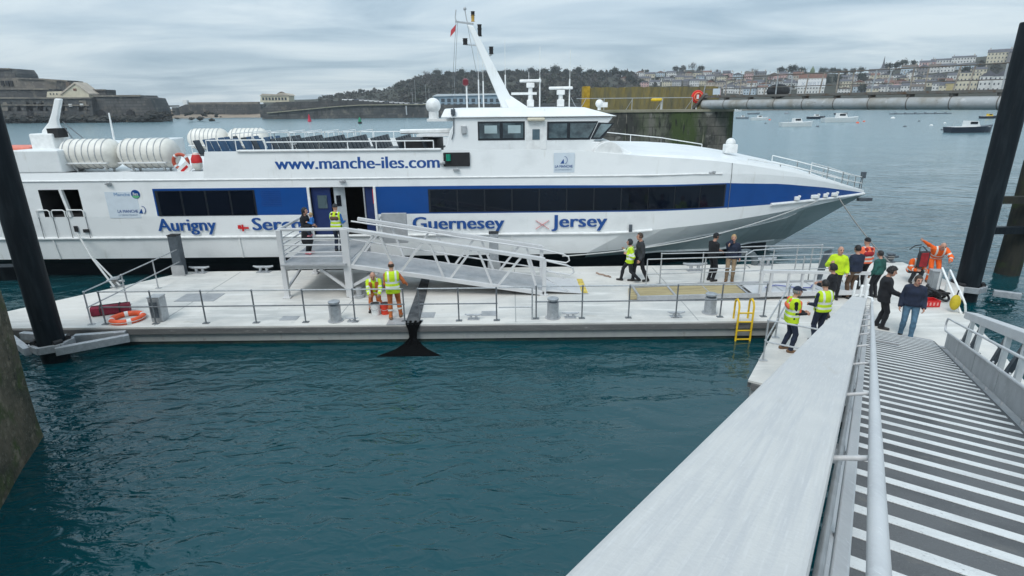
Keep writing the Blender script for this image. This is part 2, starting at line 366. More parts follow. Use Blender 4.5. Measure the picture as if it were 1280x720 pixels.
# ------------------------------------------------------------------ water
def water_material():
    m = bpy.data.materials.new('harbour_water'); m.use_nodes = True
    nt = m.node_tree; N = nt.nodes; L = nt.links; b = N['Principled BSDF']
    b.inputs['Base Color'].default_value = (0.002, 0.038, 0.050, 1)
    b.inputs['Roughness'].default_value = 0.03; b.inputs['IOR'].default_value = 1.56; b.inputs['Specular Tint'].default_value = (0.72, 0.95, 1.0, 1); b.inputs['Specular IOR Level'].default_value = 0.5
    tc = N.new('ShaderNodeTexCoord')
    def mth(op, x, y):
        n = N.new('ShaderNodeMath'); n.operation = op
        for i, v in enumerate((x, y)):
            if hasattr(v, 'is_linked'): L.new(v, n.inputs[i])
            else: n.inputs[i].default_value = v
        return n.outputs[0]
    def noise(sc, rot, st, det, dis=0.5):
        mp = N.new('ShaderNodeMapping'); mp.inputs['Rotation'].default_value = (0, 0, rot); mp.inputs['Scale'].default_value = st
        L.new(tc.outputs['Object'], mp.inputs[0])
        nz = N.new('ShaderNodeTexNoise'); nz.inputs['Scale'].default_value = sc; nz.inputs['Detail'].default_value = det; nz.inputs['Distortion'].default_value = dis
        L.new(mp.outputs[0], nz.inputs['Vector']); return nz.outputs['Fac']
    swell = noise(0.55, 0.5, (1, 2.0, 1), 1)
    chop = noise(1.7, -0.35, (1, 1.9, 1), 2, 0.8)
    ripple = noise(5.5, 0.25, (1, 1.7, 1), 2)
    gust = noise(0.11, 0.9, (1, 1.6, 1), 2)                      # calmer and more ruffled patches of the surface
    mr = N.new('ShaderNodeMapRange'); mr.inputs['From Min'].default_value = 0.38; mr.inputs['From Max'].default_value = 0.62
    mr.inputs['To Min'].default_value = 0.35; mr.inputs['To Max'].default_value = 1.25; L.new(gust, mr.inputs['Value'])
    sx = N.new('ShaderNodeSeparateXYZ'); L.new(tc.outputs['Object'], sx.inputs[0])       # more ruffled towards the quay on the left, calmer in the open harbour
    mq = N.new('ShaderNodeMapRange'); mq.inputs['From Min'].default_value = 3; mq.inputs['From Max'].default_value = -9; mq.inputs['To Min'].default_value = 0.75; mq.inputs['To Max'].default_value = 1.35; L.new(sx.outputs['X'], mq.inputs['Value'])
    mo = N.new('ShaderNodeMapRange'); mo.inputs['From Min'].default_value = 20; mo.inputs['From Max'].default_value = 60; mo.inputs['To Min'].default_value = 1.0; mo.inputs['To Max'].default_value = 0.75; L.new(sx.outputs['Y'], mo.inputs['Value'])
    mg = N.new('ShaderNodeMapRange'); mg.inputs['From Min'].default_value = 18; mg.inputs['From Max'].default_value = 90; mg.inputs['To Min'].default_value = 0.03; mg.inputs['To Max'].default_value = 0.20; L.new(sx.outputs['Y'], mg.inputs['Value']); L.new(mg.outputs[0], b.inputs['Roughness'])   # wavelets too small to see far out
    mb = N.new('ShaderNodeMapRange'); mb.inputs['From Min'].default_value = 19; mb.inputs['From Max'].default_value = 62; L.new(sx.outputs['Y'], mb.inputs['Value'])       # dark basin; far body colour lightened to make up for weak sky reflection
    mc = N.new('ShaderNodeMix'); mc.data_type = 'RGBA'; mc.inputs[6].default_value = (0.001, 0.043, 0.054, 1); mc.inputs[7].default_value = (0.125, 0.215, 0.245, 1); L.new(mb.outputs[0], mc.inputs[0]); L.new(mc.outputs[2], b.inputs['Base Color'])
    ruff = mth('MULTIPLY', mth('MULTIPLY', mr.outputs[0], mq.outputs[0]), mo.outputs[0])
    h = mth('ADD', mth('MULTIPLY', mth('MULTIPLY', swell, 0.095), mo.outputs[0]), mth('MULTIPLY', mth('ADD', mth('MULTIPLY', chop, 0.06), mth('MULTIPLY', ripple, 0.010)), ruff))
    bp = N.new('ShaderNodeBump'); bp.inputs['Strength'].default_value = 1.0; bp.inputs['Distance'].default_value = 1.0
    L.new(h, bp.inputs['Height']); prev = bp.outputs[0]
    L.new(prev, b.inputs['Normal'])
    return m
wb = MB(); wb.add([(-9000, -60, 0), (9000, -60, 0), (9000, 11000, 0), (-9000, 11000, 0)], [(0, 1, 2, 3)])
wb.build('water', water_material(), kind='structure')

# ------------------------------------------------------------------ quay corner beside the camera, far left
q = thing('stone_quay', 'tall mossy stone quay wall at the left edge of the picture', 'quay', (-10.5, 9, 0))
b = MB()
poly = [(-10.0, 10.34), (-9.5, 9.2), (-8.85, 7.9), (-8.4, 5.0), (-8.2, 1.0), (-30, 1.0), (-30, 10.6)]
lo = [(x, y, -2.0) for x, y in poly]; hi = [(x + (0.1 if i < 5 else 0), y, 5.4) for i, (x, y) in enumerate(poly)]
n = len(poly); LV = 9; vs = []
for k in range(LV + 1):
    t = k / LV
    for i in range(n):
        rr = random.Random(i * 31 + k); j = 0.04 if i < 5 else 0
        vs.append((lo[i][0] * (1 - t) + hi[i][0] * t + rr.uniform(-j, j), lo[i][1] * (1 - t) + hi[i][1] * t, lo[i][2] * (1 - t) + hi[i][2] * t))
fs = []
for k in range(LV):
    for i in range(n): fs.append((k * n + i, k * n + (i + 1) % n, (k + 1) * n + (i + 1) % n, (k + 1) * n + i))
fs.append(tuple(LV * n + i for i in range(n)))
b.add(vs, fs); b.build('wall', STONEW, q)
c = MB(); c.prism([(x + (-.02 if x > -20 else 0), y, 5.403) for x, y, z in hi], (0, 0, 0.25)); c.build('coping', STONEW, q)

# ------------------------------------------------------------------ pontoon
DK = 0.58
pt = thing('pontoon', 'long pale concrete pontoon between the ferry and the dark green water', 'pontoon', (0, 18, 0))
MAIN = [(-16.9, 15.05), (7.72, 15.05), (15.25, 17.9), (15.3, 21.1), (-12.55, 20.75)]
LAND = [(7.72, 15.05), (5.35, 11.44), (10.0, 8.3), (12.35, 13.0), (13.55, 15.9), (15.25, 17.9)]
deck = MAIN[:1] + [(7.72, 15.05)] + LAND[1:5] + MAIN[2:]
b = MB(); b.prism([(x, y, DK - 0.05) for x, y in deck], (0, 0, 0.05)); b.build('deck', CONC, pt)
def inset(poly, d):
    cx = sum(p[0] for p in poly) / len(poly); cy = sum(p[1] for p in poly) / len(poly); out = []
    n = len(poly)
    for i in range(n):
        p0, p1, p2 = Vector(poly[i - 1]), Vector(poly[i]), Vector(poly[(i + 1) % n])
        d1 = (p1 - p0).normalized(); d2 = (p2 - p1).normalized()
        n1 = Vector((-d1.y, d1.x)); n2 = Vector((-d2.y, d2.x)); m = (n1 + n2).normalized()
        s = d / max(0.3, m.dot(n1)); out.append((p1.x + m.x * s, p1.y + m.y * s))
    return out
b = MB(); b.prism([(x, y, 0.10) for x, y in inset(deck, 0.06)], (0, 0, DK - 0.153)); b.build('hull_side', CONCS, pt)
b = MB(); b.prism([(x, y, -0.9) for x, y in inset(deck, 0.09)], (0, 0, 0.999)); b.build('weedy_waterline', CONCW, pt)
b = MB(); b.bar((-16.8, 15.06, 0.44), (7.6, 15.06, 0.44), 0.09, 0.17); b.build('fender_strip', KERB, pt, bevel=0.01)
b = MB(); b.bar((-12.6, 20.78, 0.42), (15.2, 21.12, 0.42), 0.09, 0.2); b.build('fender_strip', KERB, pt, bevel=0.01)
b = MB(); b.bar((7.66, 14.9, 0.44), (5.42, 11.5, 0.44), 0.09, 0.17); b.build('fender_strip', KERB, pt, bevel=0.01)
b = MB(); b.bar((5.42, 11.4, 0.44), (10.3, 8.1, 0.44), 0.09, 0.17); b.build('fender_strip', KERB, pt, bevel=0.01)
def cleat(x, y, s=1.0, rz=0.0):
    b = MB(); Q = Matrix.Rotation(rz, 3, 'Z')
    P = lambda *p: Vector((x, y, DK)) + Q @ (Vector(p) * s)
    b.box(Vector((x, y, DK + 0.012)), (0.42 * s, 0.22 * s, 0.024), rz)
    for sx in (-0.1, 0.1): b.cyl(P(sx, 0, 0.02), P(sx, 0, 0.16), 0.045 * s)
    b.tube([P(-0.32, 0, 0.2), P(-0.2, 0, 0.17), P(0.2, 0, 0.17), P(0.32, 0, 0.2)], [0.025 * s, 0.042 * s, 0.042 * s, 0.025 * s])
    b.build('cleat', GALV, pt, smooth=True)
for (px, py, s) in ((250, 341, 1.2), (868, 338, 1.4), (955, 331, 1.4), (330, 340, 1.2)): p = onz(px, py, DK); cleat(p.x, p.y, s)
for (px, py, s) in ((713, 397, .8), (845, 396, .8), (592, 399, .8), (440, 402, .6)): p = onz(px, py, DK); cleat(p.x, p.y, s)
for (px, py, w, d) in ((250, 372, 1.3, .8), (500, 402, .7, .5), (533, 394, .5, .45), (362, 398, .5, .35), (611, 392, .45, .4)):
    p = onz(px, py, DK); b = MB(); b.box((p.x, p.y, DK + 0.006), (w, d, 0.012)); b.build('hatch', ALUD, pt)
for X in (-10.4, -5.2, 0.1, 5.4):
    b = MB(); b.box((X, 17.9, DK + 0.002), (0.025, 5.5, 0.004)); b.build('joint', CONCS, pt)

# ------------------------------------------------------------------ guard rails on the pontoon
def guard_rail(pts, label, top=1.0, mid=0.53, r=0.022, m=None, ends=True, group=None, posts=None, base=DK, tops=None):
    m = m or STEEL
    t = thing('guard_rail', label, 'railing', (pts[0][0], pts[0][1], base), group=group)
    P = [Vector((p[0], p[1], base)) for p in pts]
    for i, p in enumerate(P):
        if posts is not None and i not in posts: continue
        b = MB(); b.cyl(p, p + Vector((0, 0, top)), r); b.box(p + Vector((0, 0, 0.01)), (0.18, 0.12, 0.02))
        for h in (mid, top): b.sphere(p + Vector((0, 0, h)), r * 1.6, 8, 6)
        b.build('post', m, t, smooth=True)
    for h, nm in ((top, 'top_rail'), (mid, 'middle_rail')):
        b = MB(); b.tube([p + Vector((0, 0, h)) for p in P], r * 0.92); b.build(nm, STEELL if h == top else m, t, smooth=True)
    return t
def edge(pxs, y=15.3): return [(ony(px, 365, y).x + 0.03, y) for px in pxs]
NR = 'near edge rails of the pontoon'
guard_rail(edge([121, 185, 249, 313, 376, 439, 502]), 'grey two-bar guard rail on the near pontoon edge, in front of the orange lifebuoy', group=NR)
guard_rail(edge([521, 571, 619]), 'short grey two-bar guard rail on the near pontoon edge just right of the black net', group=NR)
guard_rail(edge([669, 727, 786, 846, 902, 957], 15.4), 'grey two-bar guard rail along the near pontoon edge leading to the yellow ladder', group=NR)
t = thing('gate_rail', 'small U-shaped rail between two guard rails on the near pontoon edge', 'railing', (0, 15.5, DK))
b = MB(); a0, a1 = ony(623, 380, 15.3).x, ony(664, 380, 15.3).x
b.tube([(a0, 15.34, 1.58), (a1, 15.34, 1.58), (a1 + .03, 15.34, 1.55), (a1 + .03, 15.34, 1.0), (a1, 15.34, .97), (a0, 15.34, .97)], 0.022); b.cyl((a1 + .03, 15.34, 1.02), (a1 + .03, 15.34, DK), 0.024)
b.build('rail', STEELL, t, smooth=True)
guard_rail([(-12.32, 15.3), (-12.36, 17.0), (-12.4, 18.7), (-12.45, 20.35)], 'grey guard rail across the left end of the pontoon, running back towards the ferry', m=STEELL)
guard_rail([(5.15, 18.6), (6.6, 18.65), (8.1, 18.7)], 'pale handrail behind the wooden ramp deck where two dark dressed people stand', top=1.1, m=STEELL)
guard_rail([(7.9, 19.6), (9.2, 19.7), (10.4, 19.75), (11.3, 19.8)], 'pale handrail near the far pontoon edge under the bow of the ferry', top=1.05, m=STEELL)
# landing rail by the yellow vests
g_ = Vector((0.558, 0.830, 0)); r_ = Vector((0.830, -0.558, 0))
L0 = Vector((5.62, 11.75, DK))
lt = guard_rail([(6.12, 12.45), (7.05, 13.85), (7.95, 15.2)], 'pale guard rail on the left edge of the landing, beside the yellow vests', top=1.05, m=STEELL)
b = MB()
for h in (1.05, 0.5):
    p = Vector((6.12, 12.45, DK + h)); b.tube([p, p + r_ * 0.4 + Vector((0, 0, .0)), p + r_ * 2.6], 0.022)
b.build('return_rail', STEELL, lt, smooth=True)

# ------------------------------------------------------------------ bollard lamps, pedestal, fender posts
def bollard(px, py, label, h=0.62, rr=0.17):
    p = onz(px, py, DK); t = thing('bollard_light', label, 'bollard', p, group='grey bollard lights on the pontoon')
    b = MB(); b.lathe(p, [(rr, 0), (rr, h - .13)], 16); b.build('body', GALV, t, smooth=True)
    b = MB(); b.lathe(p + Vector((0, 0, h - .128)), [(rr * .82, 0), (rr * .82, .07)], 16); b.build('lens', DKSTEEL, t, smooth=True)
    b = MB(); b.lathe(p + Vector((0, 0, h - .056)), [(rr, 0), (rr, .045), (rr * .8, .06)], 16); b.build('cap', GALV, t, smooth=True)
    b = MB(); b.lathe(p, [(rr * 1.35, 0.002), (rr * 1.35, 0.016)], 16); b.build('base_plate', ALUD, t)
bollard(420, 401, 'grey cylinder bollard light on the near pontoon edge below the boarding platform')
bollard(691, 397, 'grey cylinder bollard light on the near pontoon edge below the foot of the boarding ramp')
bollard(887, 391, 'grey cylinder bollard light on the near pontoon edge just left of the yellow ladder')
p = onz(195, 404, DK) + Vector((0, .25, 0)); t = thing('service_pedestal', 'grey box-shaped service pedestal behind the near guard rail, right of the orange lifebuoy', 'pedestal', p)
b = MB(); b.box(p + Vector((0, 0, .36)), (.34, .34, .72)); b.build('cabinet', GALV, t, bevel=.02)
b = MB(); b.box(p + Vector((0, 0, .75)), (.36, .36, .055)); b.build('lid', STEELL, t, bevel=.02)
b = MB(); b.box(p + Vector((-.02, -.178, .38)), (.22, .012, .48)); b.build('door', DKSTEEL, t)
def fender_post(px, py, z1, label, dark=False, w=.34):
    p = onz(px, py, DK); t = thing('fender_post', label, 'fender post', p, group='fender posts on the ferry side of the pontoon')
    b = MB(); b.box((p.x, p.y, (DK + z1) / 2), (w, .3, z1 - DK)); b.build('post', DKSTEEL if dark else GALV, t, bevel=.015)
    b = MB(); b.box((p.x, p.y, z1 + .012), (w + .03, .33, .03)); b.build('cap', BLACK, t)
    b = MB(); b.box((p.x, p.y - .17, DK + .2), (w + .14, .02, .4)); b.build('foot_plate', ALUD, t)
fender_post(227, 343, 2.1, 'tall dark grey fender post on the pontoon under the word Aurigny', True)
fender_post(618, 338, 2.05, 'grey fender post behind the boarding ramp, under the last letters of Guernesey')

# ------------------------------------------------------------------ yellow ladder
p0 = Vector((6.55, 15.0, 0)); t = thing('ladder', 'bright yellow boarding ladder hooked over the near pontoon edge, reaching into the water', 'ladder', (6.6, 15, .5))
xa, xb = ony(921, 410, 14.97).x, ony(939, 410, 14.97).x
for X in (xa, xb):
    b = MB(); b.tube([(X, 15.28, DK), (X, 15.28, 1.08), (X, 15.24, 1.17), (X, 15.14, 1.22), (X, 15.02, 1.17), (X, 14.96, 1.05), (X, 14.96, -.7)], .03); b.build('stile', YELLOW, t, smooth=True)
for k in range(6):
    z = .86 - .27 * k; b = MB(); b.cyl((xa, 14.96, z), (xb, 14.96, z), .024); b.build('rung', YELLOW, t, smooth=True)

# ------------------------------------------------------------------ black piles, guides and braces
def pile(x, y, r, label, z1=8.6):
    t = thing('pile', label, 'pile', (x, y, 0)); b = MB()
    b.lathe((x, y, 0), [(r, -3), (r, z1)], 32); b.build('shaft', PILE, t, smooth=True)
    b = MB(); b.lathe((x, y, z1 + .002), [(r, 0), (r * .97, .04), (.05, .06)], 32); b.build('cap', PILE, t, smooth=True)
    return t
PL = onz(64, 424, .5); PL = Vector((-12.62, 14.15, 0))
lp = pile(PL.x, PL.y, .315, 'tall black steel pile at the left, crossing in front of the ferry stern', 9.6)
b = MB(); b.bar((-12.4, 14.2, 2.52), (-17.5, 13.2, 2.75), .34, .36); b.build('brace', PILE, lp)
PR = Vector((15.72, 18.35, 0))
pile(PR.x, PR.y, .35, 'tall black steel pile on the right, beside the worker bending over in orange', 8.75)
def guide(c, r, side, label):
    t = thing('pile_guide', label, 'pile guide', (c.x, c.y, .4)); b = MB()
    R1 = r + .16; n = 6
    ring = [Vector((c.x + R1 * math.cos(R_(60 * i + 30)), c.y + R1 * math.sin(R_(60 * i + 30)), .46)) for i in range(n)]
    for i in range(n): b.bar(ring[i], ring[(i + 1) % n], .09, .2)
    b.build('ring', GALV, t, bevel=.01)
    for s in side:
        b = MB(); b.bar((c.x + s[0], c.y + s[1], .40), (c.x + s[2], c.y + s[3], .40), .16, .22); b.build('arm', GALV, t, bevel=.015)
    for i in (0, 2, 3, 5):
        b = MB(); d = (ring[i] - Vector((c.x, c.y, .46))).normalized(); p = Vector((c.x, c.y, .6)) + d * (r + .07); q = Vector((-d.y, d.x, 0))
        b.cyl(p - q * .1, p + q * .1, .065); b.build('roller', BLACK, t, smooth=True)
guide(PL, .315, [(.35, -.35, 1.75, .55), (-.4, -.35, -1.6, .55), (.2, .55, 1.5, .8), (-.3, .55, -1.5, .8)], 'grey steel pile guide frame holding the left black pile to the pontoon')
guide(PR, .35, [(-.5, .45, -1.0, .5), (-.5, -.45, -1.0, -.5), (.5, -.5, 1.1, -.9)], 'grey steel pile guide frame around the right black pile')
t = thing('timber_pile', 'weedy dark timber pile in the water right of the black pile', 'pile', (19.6, 20.5, 0))
b = MB(); c0 = onz(1258, 342, 0); c1 = c0 + Vector((.3, .5, 0)); b.tube([c0 + Vector((0, 0, -2)), c0 + Vector((0.02, 0, 1.5)), c0 + Vector((0, .03, 4.4))], [.42, .40, .38], 16)
b.build('shaft', layered('weedy_timber', (0.032, 0.032, 0.025), [((0.02, 0.022, 0.02), 2.0, .42, .6, (3, 3, .5)), ((0.030, 0.045, 0.015), 1.2, .55, .68, None)], .9, .6, 6), t, smooth=True)
for (pa, pb, zz) in (((1238, 288), (1290, 300), 1.9), ((1244, 250), (1290, 252), 3.0)):
    a = ony(pa[0], pa[1], c0.y - .62); c = ony(pb[0] + 50, pb[1], c0.y - .62)
    b = MB(); b.bar(a - Vector((.5, 0, 0)), (c.x, c.y, a.z), .22, .26); b.build('waling', PILE if zz < 2 else MATS['weedy_timber'], t)

# ------------------------------------------------------------------ sloping gangway beside the camera
SL = 0.26
def G(s, l, h): v = g_ * s + r_ * l; return Vector((v.x, v.y, CAM.z + h - SL * s))
gw = thing('gangway', 'wide aluminium gangway with white striped deck sloping down to the pontoon at right', 'gangway', G(8, .8, -1.6))
b = MB()
def slab(b, s0, s1, l0, l1, h0, h1, mi=0):
    P = [G(s0, l0, h0), G(s1, l0, h0), G(s1, l1, h0), G(s0, l1, h0)]; T = [G(s0, l0, h1), G(s1, l0, h1), G(s1, l1, h1), G(s0, l1, h1)]
    b.add(P + T, [(0, 1, 2, 3), (7, 6, 5, 4), (0, 4, 5, 1), (1, 5, 6, 2), (2, 6, 7, 3), (3, 7, 4, 0)], mi)
DH = -1.45
SEND = 17.0
slab(b, -1.5, SEND, 0.0, 1.62, DH - .06, DH)
s = -1.0
while s < SEND - .2:
    slab(b, s, s + .125, 0.03, 1.58, DH + .002, DH + .006, 1); s += .37
b.build('deck', [DECKG, STRIP], gw)
b = MB(); slab(b, SEND - .02, SEND + .9, 0.0, 1.62, DH - .05, DH - .012); b.build('end_flap', ALUD, gw)
b = MB(); slab(b, -1.2, 14.7, -.302, -.005, -.62, -.5); b.build('top_chord', BEAM, gw, label='wide flat brushed metal beam nearest the camera', bevel=.012)
b = MB(); slab(b, -1.2, 16.2, -.26, -.06, DH - .25, DH - .07); b.build('bottom_chord', ALU, gw)
b = MB(); slab(b, -1.2, 16.2, 1.93, 2.12, DH - .25, DH - .07); b.build('bottom_chord', ALUD, gw)
b = MB(); slab(b, -1.2, 15.6, 1.64, 1.78, DH - .2, DH - .03); b.build('edge_channel', ALUD, gw)
b = MB(); slab(b, -1.2, 15.6, 1.90, 2.14, -.66, -.5); b.build('top_chord', ALU, gw, bevel=.012)
b = MB()
for s in [x * 1.25 for x in range(0, 14)]:
    b.bar(G(s, .0, DH - .1), G(s, 1.95, DH - .1), .1, .12)
b.build('cross_beam', ALUD, gw)
for k in range(13):
    s = .35 + 1.22 * k
    if s > 15.4: break
    for (l, nm) in ((-.16, 'left'),) + (((2.0, 'right'),) if k % 3 != 1 else ()):
        b = MB(); b.bar(G(s, l, -.62), G(s, l, DH - .07), .15 if l > 1 else .12, .07, up=r_); b.build('truss_post', WHITE2 if l > 1 else ALU, gw)
        b = MB(); b.bar(G(s + .08, l + (.03 if l > 1 else 0), -.62), G(s + 1.14, l + (.03 if l > 1 else 0), DH - .07), .11, .07, up=r_); b.build('truss_diagonal', DKSTEEL if l > 1 else ALUD, gw)
for k in range(8):
    s0 = -.6 + 2.0 * k
    b = MB(); slab(b, s0, s0 + 1.95, 1.66, 1.69, DH + .05, DH + .40); b.build('kick_panel', ALUD, gw, bevel=.006)
    b = MB(); slab(b, s0, s0 + 1.97, -.07, -.045, DH - .05, DH + .22); b.build('kick_panel', ALUD, gw)
def hrail(l, h, s0, s1, r, loop=None, m=None):
    b = MB(); pts = [G(s, l, h) for s in np.linspace(s0, s1, 8)]
    if loop:
        pts += [G(s1 + .1, l, h - .03), G(s1 + .17, l, h - .12), G(s1 + .17, l, loop + .12), G(s1 + .1, l, loop + .03), G(s1, l, loop)]
    b.tube(pts, r, 12); b.build('handrail', m or ALU, gw, smooth=True)
hrail(.105, -.57, -1, 14.6, .0215, -1.0)
hrail(.108, -.60, -1, 14.6, .008)
hrail(1.62, -.72, -1, 15.4, .02, -1.02)
hrail(1.62, -1.02, -1, 15.4, .02)
b = MB(); slab(b, -1, 14.4, .035, .075, -.80, -.74); b.build('rail_channel', ALU, gw, bevel=.005)
hrail(.03, -1.02, -1, 14.4, .016)
hrail(.012, -.70, -1, 14.4, .010, m=STEELL)
for s in np.arange(.95, 14, 1.7):
    b = MB(); b.bar(G(s, .005, -.86), G(s + .10, .005, -.86), .05, .07); b.cyl(G(s + .05, .03, -.86), G(s + .05, .045, -.86), .018); b.build('clamp', ALUD, gw, bevel=.004)
    b = MB(); b.bar(G(s + .55, -.02, -.95), G(s + .95, -.02, -1.15), .03, .05); b.build('strut', STEEL, gw)
k = 0
for s in np.arange(.75, 14.4, 1.15):
    b = MB(); b.cyl(G(s, -.10, -.66), G(s, .10, -.585), .009); b.build('bracket', ALU, gw, smooth=True)
    if True:
        b = MB(); b.bar(G(s + .2, .055, -.77), G(s + .2, .055, DH), .04, .02, up=r_); b.build('rail_post', ALUD, gw)
        b = MB(); b.bar(G(s + .2, 1.70, -1.02), G(s + .2, 1.70, DH - .1), .04, .02, up=r_); b.build('rail_post', ALU, gw)
    k += 1
for (l, h1) in ((-.28, -.16), (-.14, -.24), (-.03, -.2)):
    b = MB(); b.tube([G(14.85, l, -1.25), G(14.85, l, h1), G(14.87, l + .01, h1 + .02)], .032, 10); b.build('end_post', WHITE2, gw, smooth=True)
b = MB(); b.tube([G(14.85, -.3, -.5), G(14.95, -.1, -.46), G(14.9, .1, -.5), G(14.6, .12, -.57)], .03, 10); b.build('end_hoop', WHITE2, gw, smooth=True)
b = MB(); slab(b, 14.72, 15.1, -.3, 0.0, -1.45, -.75); b.build('end_box', ALUD, gw, bevel=.02)
# ------------------------------------------------------------------ the ferry (bow to the right, near side at Y = 21.4)
YS, YC = 21.4, 25.7
HB = YC - YS
ferry = thing('ferry', 'long white passenger ferry with a blue band and dark windows moored behind the pontoon', 'ferry', (-4, YC, 0))
def lerp(a, b, t): return a + (b - a) * t
def sm(t): t = max(0, min(1, t)); return t * t * (3 - 2 * t)
XT = 16.15                                     # bow tip
def interp(x, tab):
    if x <= tab[0][0]: return tab[0][1]
    for (a, va), (c, vc) in zip(tab, tab[1:]):
        if x <= c: return lerp(va, vc, (x - a) / (c - a))
    return tab[-1][1]
def bplan(x, x0, xe, p=1.9):
    if x <= x0: return 1.0
    return max(0.0, 1 - ((x - x0) / (xe - x0)) ** p)
def stem_z(x): return interp(x, [(9, -1.0), (11.9, -.05), (12.5, .25), (XT, 2.5)])
XS = sorted(set([-21.5, -20, -18.35, -17.95, -16.42, -16.2, -14, -13.62, -11.6, -11.42, -9.72, -8.9, -7.68, -6.6, -5.2, -3.2, -1, 1, 3, 4.5, 6, 7, 8, 8.45, 9, 9.6, 10.2, 10.8, 11.4, 11.9, 12.4, 12.9, 13.4, 13.9, 14.4, 14.9, 15.3, 15.7, 15.95, XT]))
# levels (half-breadth, z)
def section(x):
    zs = stem_z(x)
    t = max(0, (x - 5) / (XT - 5))
    bK = HB * bplan(x, 4.5, XT + .02, 1.75)
    bW = 3.25 * bplan(x, 2.0, 12.3, 1.55)
    bC = 4.12 * bplan(x, 2.5, XT, 1.45)
    zC = interp(x, [(0, .92), (2.4, .92), (5.2, 1.06), (8, 1.38), (10.5, 1.63), (12.0, 1.84), (12.8, 2.12), (13.6, 2.25), (XT, 2.5)])
    zR = interp(x, [(4, 1.78), (8, 2.02), (12, 2.3), (XT, 2.53)])
    zK = interp(x, [(-22, 2.64), (8.5, 2.62), (12, 2.6), (XT, 2.56)])
    zB = interp(x, [(-22, 3.68), (0, 3.68), (8.4, 3.6), (11, 3.42), (13.5, 3.08), (15.4, 2.74), (XT, 2.6)])
    zD = interp(x, [(-22, 4.0), (7.6, 4.0), (10, 3.86), (12, 3.62), (14, 3.2), (15.4, 2.82), (XT, 2.64)])
    zT = interp(x, [(-22, 4.3), (-11.6, 4.3), (-11.42, 5.02), (-9.5, 5.02), (-2.5, 5.0), (2, 4.98), (4.2, 4.78), (7.6, 4.5), (9.5, 4.22), (11.5, 3.86), (13.5, 3.38), (15.2, 2.92), (XT, 2.7)])
    zd = interp(x, [(-22, 4.22), (-2.5, 4.22), (3.5, 4.7), (5, 4.78), (7.6, 4.62), (9.5, 4.36), (11.5, 3.98), (13.5, 3.45), (15.2, 2.96), (XT, 2.72)])
    L = [(0.0, max(-1.0, zs)), (bW * .75, max(-.75, zs)), (bW, max(0.0, zs)), (max(bW, bC * .86 * (1 - sm((x - 8.5) / 4.2))), max(interp(x, [(1, .55), (6, .72), (9, .60), (12, .42), (13, .5)]), zs)),
         (bC, max(zC, zs)), (max(bC, bK * .985), max(zR, zs)), (bK, max(zK, zs)), (bK, max(zB, zs)), (bK, max(zD, zs)),
         (bK * .985, max(zT, zs)), (bK * .96, max(zT, zs)), (bK * .94, max(zd, zs)), (0.0, max(zd + .06 * bK, zs))]
    return L
b = MB(); SECS = [section(x) for x in XS]; NL = len(SECS[0])
for side in (-1, 1):
    k = len(b.v)
    for x, L in zip(XS, SECS):
        for (hb, z) in L: b.v.append((x, YC + side * hb, z))
    for i in range(len(XS) - 1):
        xm = (XS[i] + XS[i + 1]) / 2
        for j in range(NL - 1):
            if side == -1:
                if -7.68 < xm < -5.2 and j in (5, 6): continue            # boarding doorway
                if -17.95 < xm < -16.42 and j == 6: continue              # aft opening
            mi = 0
            if j <= 2: mi = 2
            if j == 3 and xm < 3: mi = 2
            if j == 6 and (-9.72 < xm < -7.68 or xm > -5.2 or -13.62 < xm < -9.72): mi = 1
            if j == 3 and xm > 3: mi = 3
            if j <= 2 and xm > 12.0: mi = 3
            if j == 4 and xm > 13.4: mi = 3
            b.f.append((k + i * NL + j, k + (i + 1) * NL + j, k + (i + 1) * NL + j + 1, k + i * NL + j + 1)); b.m.append(mi)
    b.f.append(tuple(k + j for j in range(NL))); b.m.append(0)
b.build('hull', [WHITE, BLUE, ANTIFOUL, layered('grey_green_underbody', (0.42, 0.47, 0.47), [((0.30, 0.36, 0.365), .7, .4, .65, (.5, 1, 2))], rough=.45, bump=.05)], ferry)
def P_(x, j, off=0.0):
    L = section(x); return Vector((x, YC - L[j][0] - off, L[j][1]))
# rubbing strakes, sheer rails
for (j, x0, x1, r, nm) in ((5, -21.5, 5.5, .055, 'rubbing_strake'), (8, -21.5, 8.2, .03, 'deck_edge_rail'), (6, 10.6, XT, .065, 'bow_fender')):
    b = MB(); b.tube([P_(x, j, r * .4) for x in np.linspace(x0, x1, 30)], r, 8); b.build(nm, WHITE2, ferry, smooth=True)
b = MB(); b.tube([P_(x, 6, 0) + Vector((0, 2 * (YC - P_(x, 6).y), 0)) for x in np.linspace(10.6, XT, 20)], .065, 8); b.build('bow_fender', WHITE2, ferry, smooth=True)
b = MB(); b.tube([P_(x, 3, .02) for x in np.linspace(5.2, 12.3, 18)], .05, 6); b.build('spray_rail', WHITE2, ferry, smooth=True)
b = MB(); b.tube([P_(x, 4, .02) for x in np.linspace(5, 12.4, 16)], .03, 6); b.build('spray_rail', WHITE2, ferry, smooth=True)
# vertical frames on the lower panel
for px in (68, 300, 640):
    x = ony(px, 310, YS).x; b = MB(); b.bar(P_(x, 4, .02), P_(x, 5, .02), .05, .05); b.build('frame_rib', WHITE2, ferry)
